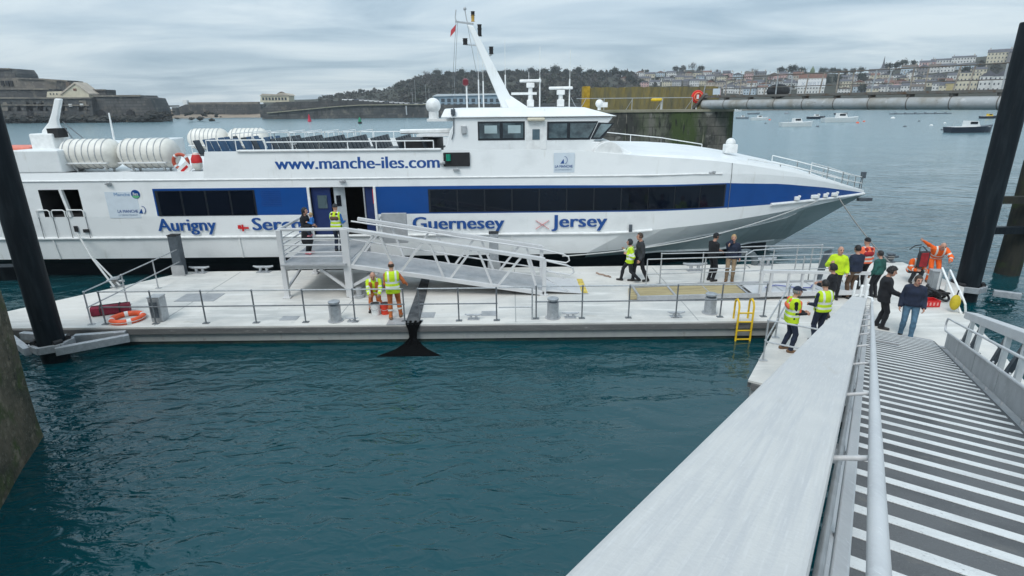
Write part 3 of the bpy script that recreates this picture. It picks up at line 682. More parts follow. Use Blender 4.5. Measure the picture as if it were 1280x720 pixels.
# windows
def quadpanel(nm, x0, x1, z0, z1, m, off, parent=ferry, slant=0.0, y=None, th=.02, bevel=0.0):
    yy = (YS if y is None else y) - off
    b = MB(); b.prism([(x0, yy, z1), (x1, yy, z1), (x1 + slant * 0, yy, z0), (x0 + slant, yy, z0)], (0, th, 0)); return b.build(nm, m, parent, bevel=bevel)
def hull_panel(nm, x0, x1, fz0, fz1, m, off, parent=ferry):
    """a pane that follows the hull side between two stations"""
    b = MB(); xs = sorted({x0, x1} | {x for x in XS if x0 + .01 < x < x1 - .01}); A = []; B = []
    for x in xs:
        p = P_(x, 6, off); A.append((x, p.y, fz0)); B.append((x, P_(x, 7, off).y, fz1))
    for i in range(len(xs) - 1): b.add([A[i], A[i + 1], B[i + 1], B[i], (A[i][0], A[i][1] + .03, A[i][2]), (A[i + 1][0], A[i + 1][1] + .03, A[i + 1][2]), (B[i + 1][0], B[i + 1][1] + .03, B[i + 1][2]), (B[i][0], B[i][1] + .03, B[i][2])], [(0, 1, 2, 3), (3, 2, 6, 7), (0, 4, 5, 1)] + ([(0, 3, 7, 4)] if i == 0 else []) + ([(1, 5, 6, 2)] if i == len(xs) - 2 else []))
    return b.build(nm, m, parent)
hull_panel('window_surround', -13.55, -9.76, 2.63, 3.60, BLKFRAME, .014)
e4 = np.linspace(-13.5, -9.8, 5)
for i in range(4): hull_panel('window', e4[i] + (.05 if i else .07), e4[i + 1] - .025, 2.66, 3.575, DGLASS, .028)
hull_panel('window_surround', -3.16, 8.42, 2.68, 3.56, BLKFRAME, .014)
e11 = np.linspace(-3.1, 8.38, 12)
for i in range(11): hull_panel('window', e11[i] + .025, e11[i + 1] - .025, 2.71, 3.53, DGLASS, .028)
# aft opening recess
def recess(x0, x1, z0, z1, depth, m, nm):
    b = MB(); y0, y1 = YS, YS + depth
    b.add([(x0, y0, z0), (x1, y0, z0), (x1, y0, z1), (x0, y0, z1), (x0, y1, z0), (x1, y1, z0), (x1, y1, z1), (x0, y1, z1)], [(4, 5, 6, 7), (0, 1, 5, 4), (3, 7, 6, 2), (0, 4, 7, 3), (1, 2, 6, 5)])
    return b.build(nm, m, ferry, fixn=False)
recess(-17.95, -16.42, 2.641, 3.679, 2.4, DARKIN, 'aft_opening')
b = MB(); b.bar((-16.95, YS + .02, 2.64), (-17.1, YS + .02, 3.68), .12, .1); b.build('opening_pillar', WHITE2, ferry)
b = MB()
for (a0, a1) in ((-18.2, -17.7), (-17.62, -17.12), (-17.04, -16.4)):
    b.tube([(a0, YS - .05, 2.65), (a0, YS - .05, 2.86), (a0 + .06, YS - .05, 2.91), (a1 - .06, YS - .05, 2.91), (a1, YS - .05, 2.86), (a1, YS - .05, 2.65)], .025, 6)
b.build('bulwark_hoops', WHITE2, ferry, smooth=True)
for X in (-18.2, -17.65, -17.08, -16.4):
    b = MB(); b.box((X, YS - .003, 2.22), (.02, .012, .82)); b.build('gate_seam', STEEL, ferry)
quadpanel('fairlead', -16.95, -16.8, 2.05, 2.28, BLACK, .012); quadpanel('fairlead', -16.62, -16.38, 2.02, 2.15, BLACK, .012)
# boarding doorway
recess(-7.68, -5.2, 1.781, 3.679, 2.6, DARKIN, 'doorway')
b = MB(); b.box((-7.29, YS + .16, 2.73), (.72, .05, 1.88)); dl = b.build('door', DKBLUE, ferry, label='navy blue door panel with a small window, left of the doorway')
b = MB(); b.box((-7.25, YS + .12, 3.1), (.36, .03, .5)); b.build('pane', CGLASS, dl)
b = MB(); b.box((-6.62, YS + .28, 2.73), (.42, .06, 1.88), .5); dl = b.build('door', mat('pale_grey_door', (.52, .56, .58), .45), ferry, label='pale grey open door leaf with a dark window')
b = MB(); b.box((-6.66, YS + .23, 3.12), (.18, .04, .42), .5); b.build('pane', DGLASS, dl)
b = MB(); b.box((-5.42, YS + .14, 2.73), (.40, .05, 1.88)); b.build('door', DKBLUE, ferry, label='navy blue door panel right of the doorway')
b = MB(); b.box((-5.26, YS + .07, 3.3), (.06, .04, .55)); b.build('door_sign', REDM, ferry)
for X in (-7.7, -5.19):
    b = MB(); b.box((X, YS - .02, 2.73), (.09, .08, 1.9)); b.build('door_post', WHITE2, ferry)
b = MB(); b.box((-5.62, YS + .07, 3.0), (.05, .05, 1.4)); b.build('handle_bar', STEELL, ferry)
b = MB()
for k in range(9): b.box((-9.15, YS - .006, 3.0 + k * .07), (.75, .014, .02))
b.build('vent_louvre', mat('louvre_blue', (0.006, 0.06, 0.26), .5), ferry)
# hull lettering
def hull_text(txt, px0, px1, pyb, z=None, height=None, name='lettering', m=TXTBLUE, bold=.02):
    p0 = ony(px0, pyb, YS - .016); p1 = ony(px1, pyb, YS - .016)
    return lettering(txt, name, m, ferry, (p0.x, YS - .003, z), (1, 0, 0), (0, 0, 1), height=height, width=p1.x - p0.x, bold=bold, depth=.001)
hull_text('Aurigny', 199, 271, 291, 2.05, .50, bold=.03)
hull_text('Sercq', 317, 377, 290, 2.05, .50, bold=.03)
hull_text('Guernesey', 517, 630, 290, 2.02, .50, bold=.03)
hull_text('Jersey', 690, 758, 286, 2.05, .50, bold=.03)
lettering('www.manche-iles.com', 'lettering', TXTBLUE, ferry, (-8.83, YS + .0195, 4.36), (1, 0, 0), (0, .065, 1), height=.45, width=6.15, bold=.03, depth=.001)
# little flags on the hull
def flagx(px, py, diag):
    p = ony(px, py, YS - .02); c = MB(); r = .2
    if diag:
        for s in (-1, 1): c.bar((p.x - .26, YS - .012, p.z - .17 * s), (p.x + .26, YS - .012, p.z + .17 * s), .012, .03, up=(0, 1, 0))
    else:
        c.box((p.x, YS - .012, p.z), (.42, .012, .07)); c.box((p.x - .02, YS - .014, p.z), (.07, .012, .26)); c.box((p.x - .14, YS - .014, p.z + .06), (.12, .012, .1))
    c.build('flag_mark', REDM, ferry)
flagx(304, 285, False); flagx(678, 281, True)
# logos
def logo_la_manche(x, z, w, y=YS - .012, side=True):
    lettering('LA MANCHE', 'lettering', TXTBLUE, ferry, (x, y, z), (1, 0, 0), (0, 0, 1), width=w, height=w * .15, bold=.02)
    lettering('LE DÉPARTEMENT', 'lettering', mat('grey_blue_lettering', (.2, .28, .4), .5), ferry, (x, y, z - w * .16), (1, 0, 0), (0, 0, 1), width=w * .95, height=w * .085, bold=.0)
    cx, cz, k = (x + w * 1.2, z + w * .1, w * .36) if side else (x + w * .5, z + w * .38, w * .4)
    c = MB(); c.prism([(cx - .5 * k, y, cz - .4 * k), (cx + .05 * k, y, cz - .4 * k), (cx - .05 * k, y, cz + .25 * k)], (0, .006, 0))
    pts = []
    for i in range(9):
        a = R_(-80 + i * 22); pts.append((cx + .1 * k + .4 * k * math.cos(a), y + .002, cz + .1 * k + .5 * k * math.sin(a)))
    for i in range(8): c.bar(pts[i], pts[i + 1], .012, .02 + .012 * (8 - i) * k, up=(0, 1, 0))
    c.build('emblem', TXTBLUE, ferry)
b = MB(); b.box((-14.85, YS - .004, 3.08), (1.2, .014, 1.0)); b.build('decal_panel', PANELB, ferry)
logo_la_manche(-15.1, 2.78, .78)
lettering('Manche', 'lettering', mat('steel_blue_lettering', (.10, .25, .48), .5), ferry, (-15.1, YS - .014, 3.42), (1, 0, 0), (0, 0, 1), width=.6, height=.13, bold=-.004)
c = MB(); k_ = (-14.28, YS - .014, 3.48); c.prism([(k_[0] + .17 * math.cos(2 * math.pi * i / 20), k_[1], k_[2] + .17 * math.sin(2 * math.pi * i / 20)) for i in range(20)], (0, .008, 0)); gl = c.build('emblem', BLUE, ferry)
c = MB(); c.prism([(k_[0] + .155 * math.cos(R_(200 + i * 14)), k_[1] - .004, k_[2] + .155 * math.sin(R_(200 + i * 14))) for i in range(11)], (0, .006, 0)); c.build('emblem_green', mat('emblem_green', (.12, .42, .20), .5), gl)
lettering('îles', 'lettering', WHITE2, ferry, (-14.38, YS - .024, 3.44), (1, 0, 0), (0, 0, 1), width=.2, height=.12)
b = MB(); b.box((2.0, YS + .015, 4.5), (.78, .03, .72)); b.build('decal_panel', PANELB, ferry)
logo_la_manche(1.66, 4.32, .66, YS - .004, False)
# side details: lamps, grab rails
b = MB(); b.box((-2.02, YS + .02, 4.66), (.98, .16, .5)); nb = b.build('navigation_light_box', BLACK, ferry, bevel=.01)
b = MB(); b.cyl((-2.32, YS - .08, 4.62), (-2.32, YS - .08, 4.86), .09); b.build('green_lamp', LAMPG, nb, smooth=True)
for (px, py) in ((135, 230), (428, 227), (570, 212), (553, 204), (890, 216)):
    p = ony(px, py, YS - .05); b = MB(); b.box((p.x, YS - .04, p.z), (.22, .1, .07)); b.box((p.x + .06, YS - .1, p.z + .03), (.1, .12, .08)); b.build('deck_lamp', STEELL, ferry, bevel=.01)
p = ony(788, 285, YS); b = MB(); b.box((p.x, YS - .03, p.z), (.12, .06, .28)); b.build('draught_sensor', DKSTEEL, ferry)
b = MB(); b.tube([P_(8.6, 9, .012), P_(8.6, 8, .012), P_(8.6, 6, .012), P_(8.6, 4, .012)], .012, 6); b.build('drain_pipe', STEEL, ferry)
for (px, s) in ((985, .9), (1014, 1.5), (1032, .8), (1048, 1.2)):
    x = ony(px, 250, 24).x; p = P_(x, 6, .04) + Vector((0, 0, .16)); b = MB(); b.box(p, (.25 * s, .16, .16)); b.box(p + Vector((.1 * s, -.03, .08)), (.1, .12, .1)); b.build('bow_chock', WHITE2, ferry, bevel=.03)
b = MB(); b.box((16.0, YC - .4, 2.36), (.6, .2, .14)); b.build('bow_roller', DKSTEEL, ferry)
# ---------------- upper works aft: white box, decks, bulwark
b = MB(); b.box((-17.75, YC, 4.72), (1.75, 8.5, .84)); b.build('aft_locker', WHITE, ferry, bevel=.05)
b = MB(); b.box((-20.4, YC, 4.68), (3.4, 8.3, .72)); b.build('aft_deckhouse', WHITE, ferry, bevel=.05)
b = MB(); b.box((-20.2, YC - 2.6, 5.12), (3.2, 1.6, .16)); b.build('orange_cover', mat('coral_cover', (.72, .22, .16), .7), ferry, bevel=.04)
# funnel-like swept mast aft
b = MB(); b.prism([ony(px, py, 22.9) for px, py in ((50, 188), (78, 188), (77, 166), (72, 156), (71, 150), (75.5, 123.5), (67.5, 123), (64, 140), (60, 153), (52, 163))], (0, .16, 0)); b.build('swept_mast', WHITE, ferry, bevel=.04)
b = MB(); b.box(ony(72, 166, 22.65), (.4, .5, .34)); b.build('lamp_housing', DARKIN, ferry); b = MB(); b.box(ony(64, 178, 22.75), (.9, .9, .7)); b.build('winch_box', WHITE2, ferry, bevel=.05)
b = MB(); b.tube([ony(78, 152, 22.8), ony(108, 176, 22.8)], .02, 6); b.tube([ony(78, 156, 22.8), ony(96, 180, 22.8)], .02, 6); b.build('stay', STEEL, ferry)
b = MB(); b.cyl(ony(145, 186, 25.5), ony(136, 141, 25.5), .045, .03); b.build('pole', WHITE2, ferry, smooth=True)
# ---------------- life raft canisters in cradles
def raft(x0, x1, y, z, r, label=None):
    b = MB(); L = x1 - x0
    prof = [(.05, 0), (r * .6, .06), (r * .9, .2), (r, .34), (r, L - .34), (r * .9, L - .2), (r * .6, L - .06), (.05, L)]
    b.lathe((x0, y, z), prof, 24, axis='x'); o = b.build('life_raft', RAFT, ferry, smooth=True)
    b = MB()
    for k in range(7):
        x = x0 + .35 + (L - .7) * k / 6; b.tube([(x, y + (r + .006) * math.cos(t), z + (r + .006) * math.sin(t)) for t in np.linspace(0, 2 * math.pi, 24, endpoint=False)], .016, 5, closed=True)
    b.build('strap', STEELL, o)
    b = MB()
    for x in (x0 + .5, x1 - .5):
        b.bar((x, y - r * .9, z - r * .55), (x, y + r * .9, z - r * .55), .08, .08); b.bar((x, y - .7 * r, z - r * .6), (x, y - .3 * r, 4.28), .06, .06); b.bar((x, y + .7 * r, z - r * .6), (x, y + .3 * r, 4.28), .06, .06)
    b.bar((x0 + .2, y - r * .95, z - r * .55), (x1 - .2, y - r * .95, z - r * .55), .14, .05)
    b.build('cradle', WHITE2, o)
raft(ony(81, 195, 22.3).x, ony(151, 195, 22.3).x, 22.3, 4.93, .56); raft(ony(152, 195, 22.3).x, ony(223, 195, 22.3).x, 22.3, 4.93, .56)
raft(ony(236, 170, 28.6).x, ony(285, 170, 28.6).x, 28.6, 5.12, .5); raft(ony(286, 170, 28.6).x, ony(335, 170, 28.6).x, 28.6, 5.12, .5)
# ---------------- open top deck: seats, rails
b = MB(); b.box((-7.4, YC, 4.27), (9.6, 7.8, .06)); b.build('top_deck', mat('grey_deck_paint', (.36, .38, .39), .7, var=.15), ferry)
def seat_mesh():
    b = MB()
    b.box((0, 0, .43), (.42, .44, .06)); b.bar((-.2, 0, .46), (-.38, 0, .98), .44, .05, up=(1, 0, 0)); return b
SEATS = []
proto = {}
for nm, m in (('blue', SEATB), ('dark', SEATD)):
    b = seat_mesh(); o = b.build('seat', m, None, bevel=.02)
    me_ = o.data; proto[nm] = o
    b = MB(); b.bar((0, -.2, .42), (.06, -.2, 0), .04); b.bar((0, .2, .42), (.06, .2, 0), .04); o2 = b.build('seat_frame', STEELL, o, local=True)
def seat(nm, x, y, z):
    p = proto[nm]; c = p.copy(); COL.objects.link(c); c.parent = ferry; c.location = Vector((x, y, z)) - ferry.location
    for ch in p.children: d = ch.copy(); COL.objects.link(d); d.parent = c
for i in range(3):
    for k in range(6): seat('blue' if (i * 7 + k) % 5 else 'dark', -11.9 + i * .95 + (k % 2) * .05, 22.6 + k * .62, 4.40)
for i in range(7):
    for k in range(6): seat('dark', -9.0 + i * .98, 22.8 + k * .56, 4.42)
for p in proto.values():
    for ch in list(p.children): bpy.data.objects.remove(ch)
    bpy.data.objects.remove(p)
def deck_rail(pts, h, step, parent=ferry, m=WHITE2, mids=(.5,), nm='deck_rail', r=.022):
    b = MB(); P = [Vector(p) for p in pts]
    for f in (1.0,) + tuple(mids): b.tube([p + Vector((0, 0, h * f)) for p in P], r, 6)
    for a, c in zip(P, P[1:]):
        n = max(1, int((c - a).length / step))
        for k in range(n + 1): q = a.lerp(c, k / n); b.cyl(q, q + Vector((0, 0, h)), r * .9, n=6)
    return b.build(nm, m, parent, smooth=True)
deck_rail([(-11.4, YS + .25, 5.0), (-9.2, YS + .25, 5.0)], .42, .75, mids=())
deck_rail([(-9.2, YS + .3, 4.95), (-7.2, YS + .3, 4.95), (-2.9, YS + .3, 4.95)], .38, .95, mids=(.2,))
deck_rail([(-16.3, 29.5, 4.3), (-12, 29.5, 4.3), (-2.9, 29.5, 4.3)], 1.05, 1.0, mids=(.35, .68))
for i in range(7): deck_rail([(-11.6 + i * .8, 24.2, 4.39), (-11.3 + i * .8, 27.4, 4.39)], 1.15, 1.6, mids=(.6,), nm='stair_rail', r=.018)
b = MB(); b.bar((-10.2, YS + .1, 5.04), (-2.6, YS + .1, 5.03), .22, .07); b.build('bulwark_cap', WHITE2, ferry, bevel=.02)
# ---------------- wheelhouse
YW0, YW1 = 22.0, 29.4
K = (22.0) / 21.4
def wz(px, py, y=YW0): return ony(px, py, y)
prof = [(553, 192), (562, 164), (566, 158), (566, 147), (762, 158), (742, 177), (768, 178), (806, 192)]
P0 = [wz(*p) for p in prof]
zroof = wz(600, 147).z
P0[3].z = zroof; P0[2].z = zroof - .3
P0[0].z = 4.6; P0[-1].z = 4.5
P0[4].z = zroof - .02; P0[4].x = wz(766, 156).x
b = MB(); b.prism(P0, (0, YW1 - YW0, 0)); b.build('wheelhouse', WHITE, ferry, bevel=.04)
rx0, rx1 = wz(551, 150).x, wz(771, 156).x
b = MB()
za, zb = zroof + .005, zroof + .33
b.add([(rx0, YW0 - .12, za), (rx1, YW0 - .12, za - .0), (rx1, YW1 + .12, za), (rx0, YW1 + .12, za), (rx0 + .15, YW0 + .1, zb), (rx1 - 1.2, YW0 + .25, zb), (rx1 - 1.2, YW1 - .25, zb), (rx0 + .15, YW1 - .1, zb)],
      [(0, 3, 2, 1), (4, 5, 6, 7), (0, 1, 5, 4), (1, 2, 6, 5), (2, 3, 7, 6), (3, 0, 4, 7)]); b.build('wheelhouse_roof', WHITE, ferry, bevel=.05)
def wwin(px0, px1, py0, py1, panes, slope=0):
    a = wz(px0, py0); c = wz(px1, py1)
    fr = MB(); fr.prism([(a.x, YW0 - .012, a.z), (c.x + slope, YW0 - .012, a.z), (c.x, YW0 - .012, c.z), (a.x, YW0 - .012, c.z)], (0, .03, 0)); fo = fr.build('window_frame', BLKFRAME, ferry)
    w = (c.x - a.x) / panes
    for i in range(panes):
        x0 = a.x + w * i + .06; x1 = a.x + w * (i + 1) - .06; sl = slope * (1 if i == panes - 1 else 0)
        g = MB(); g.prism([(x0, YW0 - .026, a.z - .07), (x1 + sl, YW0 - .026, a.z - .07), (x1, YW0 - .026, c.z + .07), (x0, YW0 - .026, c.z + .07)], (0, .02, 0)); g.build('pane', CGLASS, fo)
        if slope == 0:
            g = MB(); g.box((x0 + (x1 - x0) * .56, YW0 - .028, lerp(a.z, c.z, .42)), ((x1 - x0) * .62, .008, (a.z - c.z) * .42)); g.build('view_through_panel', VIEWTHRU, fo)  # added panel, painted as light coming through from the far side
wwin(597, 656, 152, 175, 2); wwin(684, 737, 152, 174.5, 2, slope=.30)
a = wz(748, 153); c = wz(738, 174)
b = MB(); b.prism([(a.x, YW0 - .012, a.z), (wz(768, 155).x, YW0 - .012, a.z - .03), (wz(756, 173).x - .12, YW0 - .012, c.z), (c.x, YW0 - .012, c.z)], (0, .03, 0)); fo = b.build('window_frame', BLKFRAME, ferry)
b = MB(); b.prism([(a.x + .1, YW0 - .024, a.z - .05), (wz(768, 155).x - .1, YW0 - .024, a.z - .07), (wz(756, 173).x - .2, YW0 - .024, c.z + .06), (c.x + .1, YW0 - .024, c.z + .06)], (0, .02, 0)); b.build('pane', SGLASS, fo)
# raked windscreens facing forward
q0, q1 = P0[4], P0[5]
nrm = Vector((1, 0, .8)).normalized() * .02
for k in range(4):
    y0 = YW0 + .25 + k * 1.75; y1 = y0 + 1.6
    A = q0.lerp(q1, .1); B = q0.lerp(q1, .92)
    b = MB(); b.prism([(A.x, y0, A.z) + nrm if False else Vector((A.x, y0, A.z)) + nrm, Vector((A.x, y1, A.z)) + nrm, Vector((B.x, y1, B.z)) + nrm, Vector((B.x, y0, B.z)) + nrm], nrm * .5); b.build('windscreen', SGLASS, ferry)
d0, d1 = wz(658, 150), wz(683, 190)
b = MB(); b.box(((d0.x + d1.x) / 2, YW0 - .008, (d0.z + 4.95) / 2), (d1.x - d0.x, .03, d0.z - 4.95)); do = b.build('wheelhouse_door', WHITE2, ferry, bevel=.008)
a = wz(670, 168); b = MB(); b.box((a.x, YW0 - .03, a.z), (.28, .02, .38)); b.build('pane', mat('grey_blue_pane', (.10, .15, .18), .1), do)
b = MB(); b.box((wz(670, 149).x, YW0 - .1, wz(670, 149).z), (.66, .22, .12)); b.build('door_canopy', mat('cream_lamp', (.60, .56, .44), .5), ferry, bevel=.04)
b = MB(); b.box((wz(580, 162).x, YW0 - .06, wz(580, 162).z), (.2, .12, .3)); b.build('switch_box', STEELL, ferry, bevel=.02)
b = MB(); b.tube([(wz(568, 150).x, YW0 - .05, 6.5), (wz(567, 160).x, YW0 - .05, 5.6), (wz(565, 175).x, YW0 - .05, 5.35)], .02, 6); b.box((wz(567, 147).x, YW0 - .1, 6.35), (.16, .12, .2)); b.build('floodlight', DKSTEEL, ferry)
b = MB(); b.tube([(wz(556, 168).x - 1.9, YW0 + 1.2, 5.6), (wz(560, 163).x, YW0 + 1.2, 5.62)], .09, 6); b.box((wz(540, 170).x, YW0 + 2.2, 5.45), (1.5, 2.4, .08)); b.build('sun_canopy', WHITE2, ferry)
b = MB(); b.box((wz(508, 186).x, YW0 + 2.4, 5.0), (1.0, 2.2, .55)); b.box((wz(533, 186).x, YW0 + 2.4, 5.0), (.5, 2.2, .55)); b.build('stairwell', BLACK, ferry)
# half-round fairing in front of the wheelhouse
a = wz(760, 185, YS + .25); b = MB(); b.prism([(a.x + .55 * math.cos(R_(t)), YS + .12, 4.75 + .5 * math.sin(R_(t))) for t in range(0, 181, 15)], (0, 1.2, 0)); b.build('side_fairing', WHITE2, ferry, bevel=.03)
# foredeck rails
deck_rail([(4.6, YC + HB * .92, 4.85), (7.6, YC + HB * .80, 4.55), (9.5, YC + 2.9, 4.25)], .38, 1.3, mids=())
deck_rail([tuple(P_(x, 9, -.25)) for x in (9.4, 11.0, 12.6, 14.2)], .22, .8, mids=())
deck_rail([tuple(P_(x, 9, -.15)) for x in (12.6, 13.6, 14.6, 15.5)] + [(16.0, YC, 2.75)] , .55, .7, mids=(.5,), nm='bow_rail')
deck_rail([(x, 2 * YC - P_(x, 9, -.15).y, P_(x, 9).z) for x in (12.6, 13.6, 14.6, 15.5)] + [(16.0, YC, 2.75)], .55, .7, mids=(.5,), nm='bow_rail')
b = MB(); b.box((9.2, YC - 1.6, 4.75), (.5, .4, .36)); b.sphere((9.2, YC - 1.6, 4.98), .2); b.build('windlass', WHITE2, ferry, bevel=.03)
b = MB(); b.cyl((15.9, YC, 2.75), (15.95, YC, 3.35), .02); b.box((16.0, YC, 3.4), (.16, .16, .28)); b.build('bow_lamp', DKSTEEL, ferry)
# ---------------- mast, lamps, aerials on the roof
YM = 25.7
def mp(px, py): return ony(px, py, YM)
b = MB(); zr = zroof + .3
A = [mp(628, 137), mp(646, 137), mp(592, 33), mp(584, 31)]
A[0].z = A[1].z = zr
b.add([A[0] + Vector((0, -.22, 0)), A[1] + Vector((0, -.22, 0)), A[1] + Vector((0, .22, 0)), A[0] + Vector((0, .22, 0)), A[3] + Vector((0, -.09, 0)), A[2] + Vector((0, -.09, 0)), A[2] + Vector((0, .09, 0)), A[3] + Vector((0, .09, 0))], [(0, 3, 2, 1), (4, 5, 6, 7), (0, 1, 5, 4), (1, 2, 6, 5), (2, 3, 7, 6), (3, 0, 4, 7)])
b.build('mast', WHITE, ferry, bevel=.04)
b = MB(); b.add([Vector((A[1].x - .35, YM - .3, zr)), Vector((A[1].x + .55, YM - .3, zr)), Vector((A[1].x + .55, YM + .3, zr)), Vector((A[1].x - .35, YM + .3, zr)), Vector((A[1].x - .75, YM - .12, zr + .7)), Vector((A[1].x - .55, YM - .12, zr + .7)), Vector((A[1].x - .55, YM + .12, zr + .7)), Vector((A[1].x - .75, YM + .12, zr + .7))], [(0, 3, 2, 1), (4, 5, 6, 7), (0, 1, 5, 4), (1, 2, 6, 5), (2, 3, 7, 6), (3, 0, 4, 7)]); b.build('mast_foot', WHITE, ferry, bevel=.03)
b = MB(); b.bar(mp(592, 30), mp(569, 27), .07); b.tube([mp(571, 28), mp(569, 22), mp(570, 12)], .02, 6); b.tube([mp(584, 28), mp(581, 12)], .02, 6); b.sphere(mp(581, 11), .07); b.bar(mp(600, 57), mp(583, 56), .04); b.bar(mp(594, 43), mp(601, 45), .04); b.bar(mp(611, 70), mp(615, 68), .06); b.build('mast_arm', STEELL, ferry)
def lamp(px, py, w, h, m):
    p = mp(px, py); b = MB(); k = YM / FPX
    b.cyl(p - Vector((0, 0, h / 2 * k)), p + Vector((0, 0, h / 2 * k)), w / 2 * k); b.cyl(p + Vector((0, 0, h * .1 * k)), p + Vector((0, 0, h * .18 * k)), w * .6 * k); b.cyl(p + Vector((0, 0, h * .5 * k)), p + Vector((0, 0, h * .56 * k)), w * .62 * k); b.cyl(p - Vector((0, 0, h * .56 * k)), p - Vector((0, 0, h * .5 * k)), w * .62 * k); b.build('mast_light', m, ferry, smooth=True)
lamp(591, 23, 3.6, 6, LAMPY); lamp(591, 17, 4, 4, BLACK); lamp(599.5, 38, 4.4, 11, BLACK); lamp(581.5, 52, 5, 6, BLACK); lamp(614, 63, 4.6, 7, BLACK)
b = MB(); a = mp(567, 37); b.add([a, a + Vector((.12, .02, .2)), a + Vector((.06, .0, .36)), a + Vector((-.22, .03, -.22))], [(0, 1, 2, 3)]); f0 = mp(566, 37); b = MB(); b.prism([f0 + Vector((.16, 0, .22)), f0 + Vector((.1, 0, -.05)), f0 + Vector((-.12, 0, -.28)), f0 + Vector((-.08, 0, -.02))], (0, .015, 0)); b.build('flag', mat('faded_red_flag', (.55, .07, .08), .8), ferry)
b = MB()
for (p, q) in (((570, 26), (565, 120)), ((572, 26), (568, 116)), ((584, 30), (601, 118))): b.tube([mp(*p), mp(*q)], .008, 5)
b.build('halyard', STEEL, ferry)
def aerial(px, py0, py1, r=.03, whip=True):
    p, q = mp(px, py0), mp(px, py1); p = Vector((q.x, YM, zr)); q = Vector((q.x, YM, mp(px, py1).z)); m_ = p.lerp(q, .5 if whip else 1)
    b = MB(); b.tube([p, m_], r, 6); 
    if whip: b.tube([m_, q], r * .35, 5)
    b.build('aerial', WHITE2, ferry, smooth=True)
for a in ((583, 137, 106, .035, False), (597, 137, 62), (603, 137, 66), (626, 137, 110, .03, False), (631, 137, 50), (661, 137, 90), (675, 137, 58), (713, 137, 62)): aerial(*a)
p = mp(582, 106); b = MB(); b.lathe(p, [(.05, -.05), (.13, 0), (.13, .2), (.05, .26)], 12); b.build('horn_light', mat('dark_red_lens', (.16, .02, .03), .3), ferry, smooth=True)
def radar(px, pyb, pyt, w):
    p = mp(px, pyt); b = MB(); b.cyl((p.x, YM, zr), (p.x, YM, p.z - .12), .12, .08); b.box((p.x, YM, p.z - .18), (.34, .3, .2)); b.box((p.x, YM, zr + .2), (.3, .3, .3)); b.build('radar_pedestal', WHITE2, ferry, bevel=.03)
    b = MB(); b.box((p.x, YM, p.z), (w, .13, .12), -.25); b.build('radar_scanner', WHITE2, ferry, bevel=.04)
radar(701, 137, 110, 1.05); radar(663, 137, 101, .95)
b = MB(); b.box((mp(655, 117).x, YM, mp(655, 117).z), (1.1, .2, .1)); b.build('aerial_bracket', WHITE2, ferry)
p = mp(549, 132); b = MB(); b.sphere((p.x, YM - 2, p.z), .3, 16, 12); b.cyl((p.x, YM - 2, p.z - .55), (p.x, YM - 2, p.z - .2), .2); b.box((p.x + .5, YM - 2, p.z - .55), (1.5, .5, .1)); b.build('satellite_dome', WHITE2, ferry, smooth=True)
p = mp(745, 128); b = MB(); b.cyl((p.x, YM - 1, zr - .1), (p.x, YM - 1, p.z - .12), .07); b.sphere((p.x, YM - 1, p.z - .05), .17); b.box((p.x + .15, YM - 1, p.z - .1), (.36, .22, .2)); b.build('searchlight', WHITE2, ferry, smooth=True)
b = MB()
pts = [mp(714, 122).lerp(mp(733, 122), t / 8) - Vector((0, 0, .45 * math.sin(math.pi * t / 8))) for t in range(9)]
b.tube(pts, .012, 5); b.build('cable', STEELL, ferry)
# life ring and board hung on the aft rail
def ring(c, R, r, label, rot, name='lifebuoy', bands=True, m=ORANGE):
    t = thing(name, label, 'lifebuoy', c); b = MB(); b.torus(c, R, r, 28, 10, rot); b.build('ring', m, t, smooth=True)
    b = MB()
    for k in range(4):
        a0 = R_(90 * k + 38); pts = [Vector((R * math.cos(a0 + d), R * math.sin(a0 + d), 0)) for d in (-.13, 0, .13)]
        b.tube([rot @ p + Vector(c) for p in pts], r * 1.05, 10)
    b.build('reflective_band', WHITE2, t, smooth=True)
    b = MB(); pts = [Vector(((R + r * .95) * math.cos(a), (R + r * .95) * math.sin(a), .0)) for a in np.linspace(0, 2 * math.pi, 24, endpoint=False)]
    b.tube([rot @ p + Vector(c) for p in pts], r * .16, 5, closed=True); b.build('grab_line', ROPEW, t)
    return t
rx = Matrix.Rotation(R_(90), 3, 'X')
ring(ony(226, 202, YS + .3), .27, .065, 'orange lifebuoy hung on the ferry rail at the end of the near life rafts', rx, m=mat('faded_lifebuoy_red', (.48, .09, .05), .6))
p = ony(246, 202, YS + .35); t = thing('smoke_float', 'cream float with a red cap hung beside the lifebuoy on the ferry', 'float', p)
b = MB(); b.lathe(p - Vector((0, 0, .32)), [(.08, 0), (.17, .1), (.19, .35), (.12, .6), (.05, .66)], 14); b.build('body', RAFT, t, smooth=True)
b = MB(); b.lathe(p + Vector((0, -.0, .1)), [(.195, -.14), (.19, .0), (.11, .2)], 14); b.build('cap', REDM, t, smooth=True)
p = ony(231, 211, YS + .2); b = MB(); b.box(p, (.5, .05, .34), rot=Matrix.Rotation(R_(-38), 3, 'Y')); o = b.build('safety_sign', WHITE2, ferry)
b = MB(); b.box(p - Vector((0, .028, 0)), (.34, .01, .09), rot=Matrix.Rotation(R_(-38), 3, 'Y')); b.build('red_bar', REDM, o)
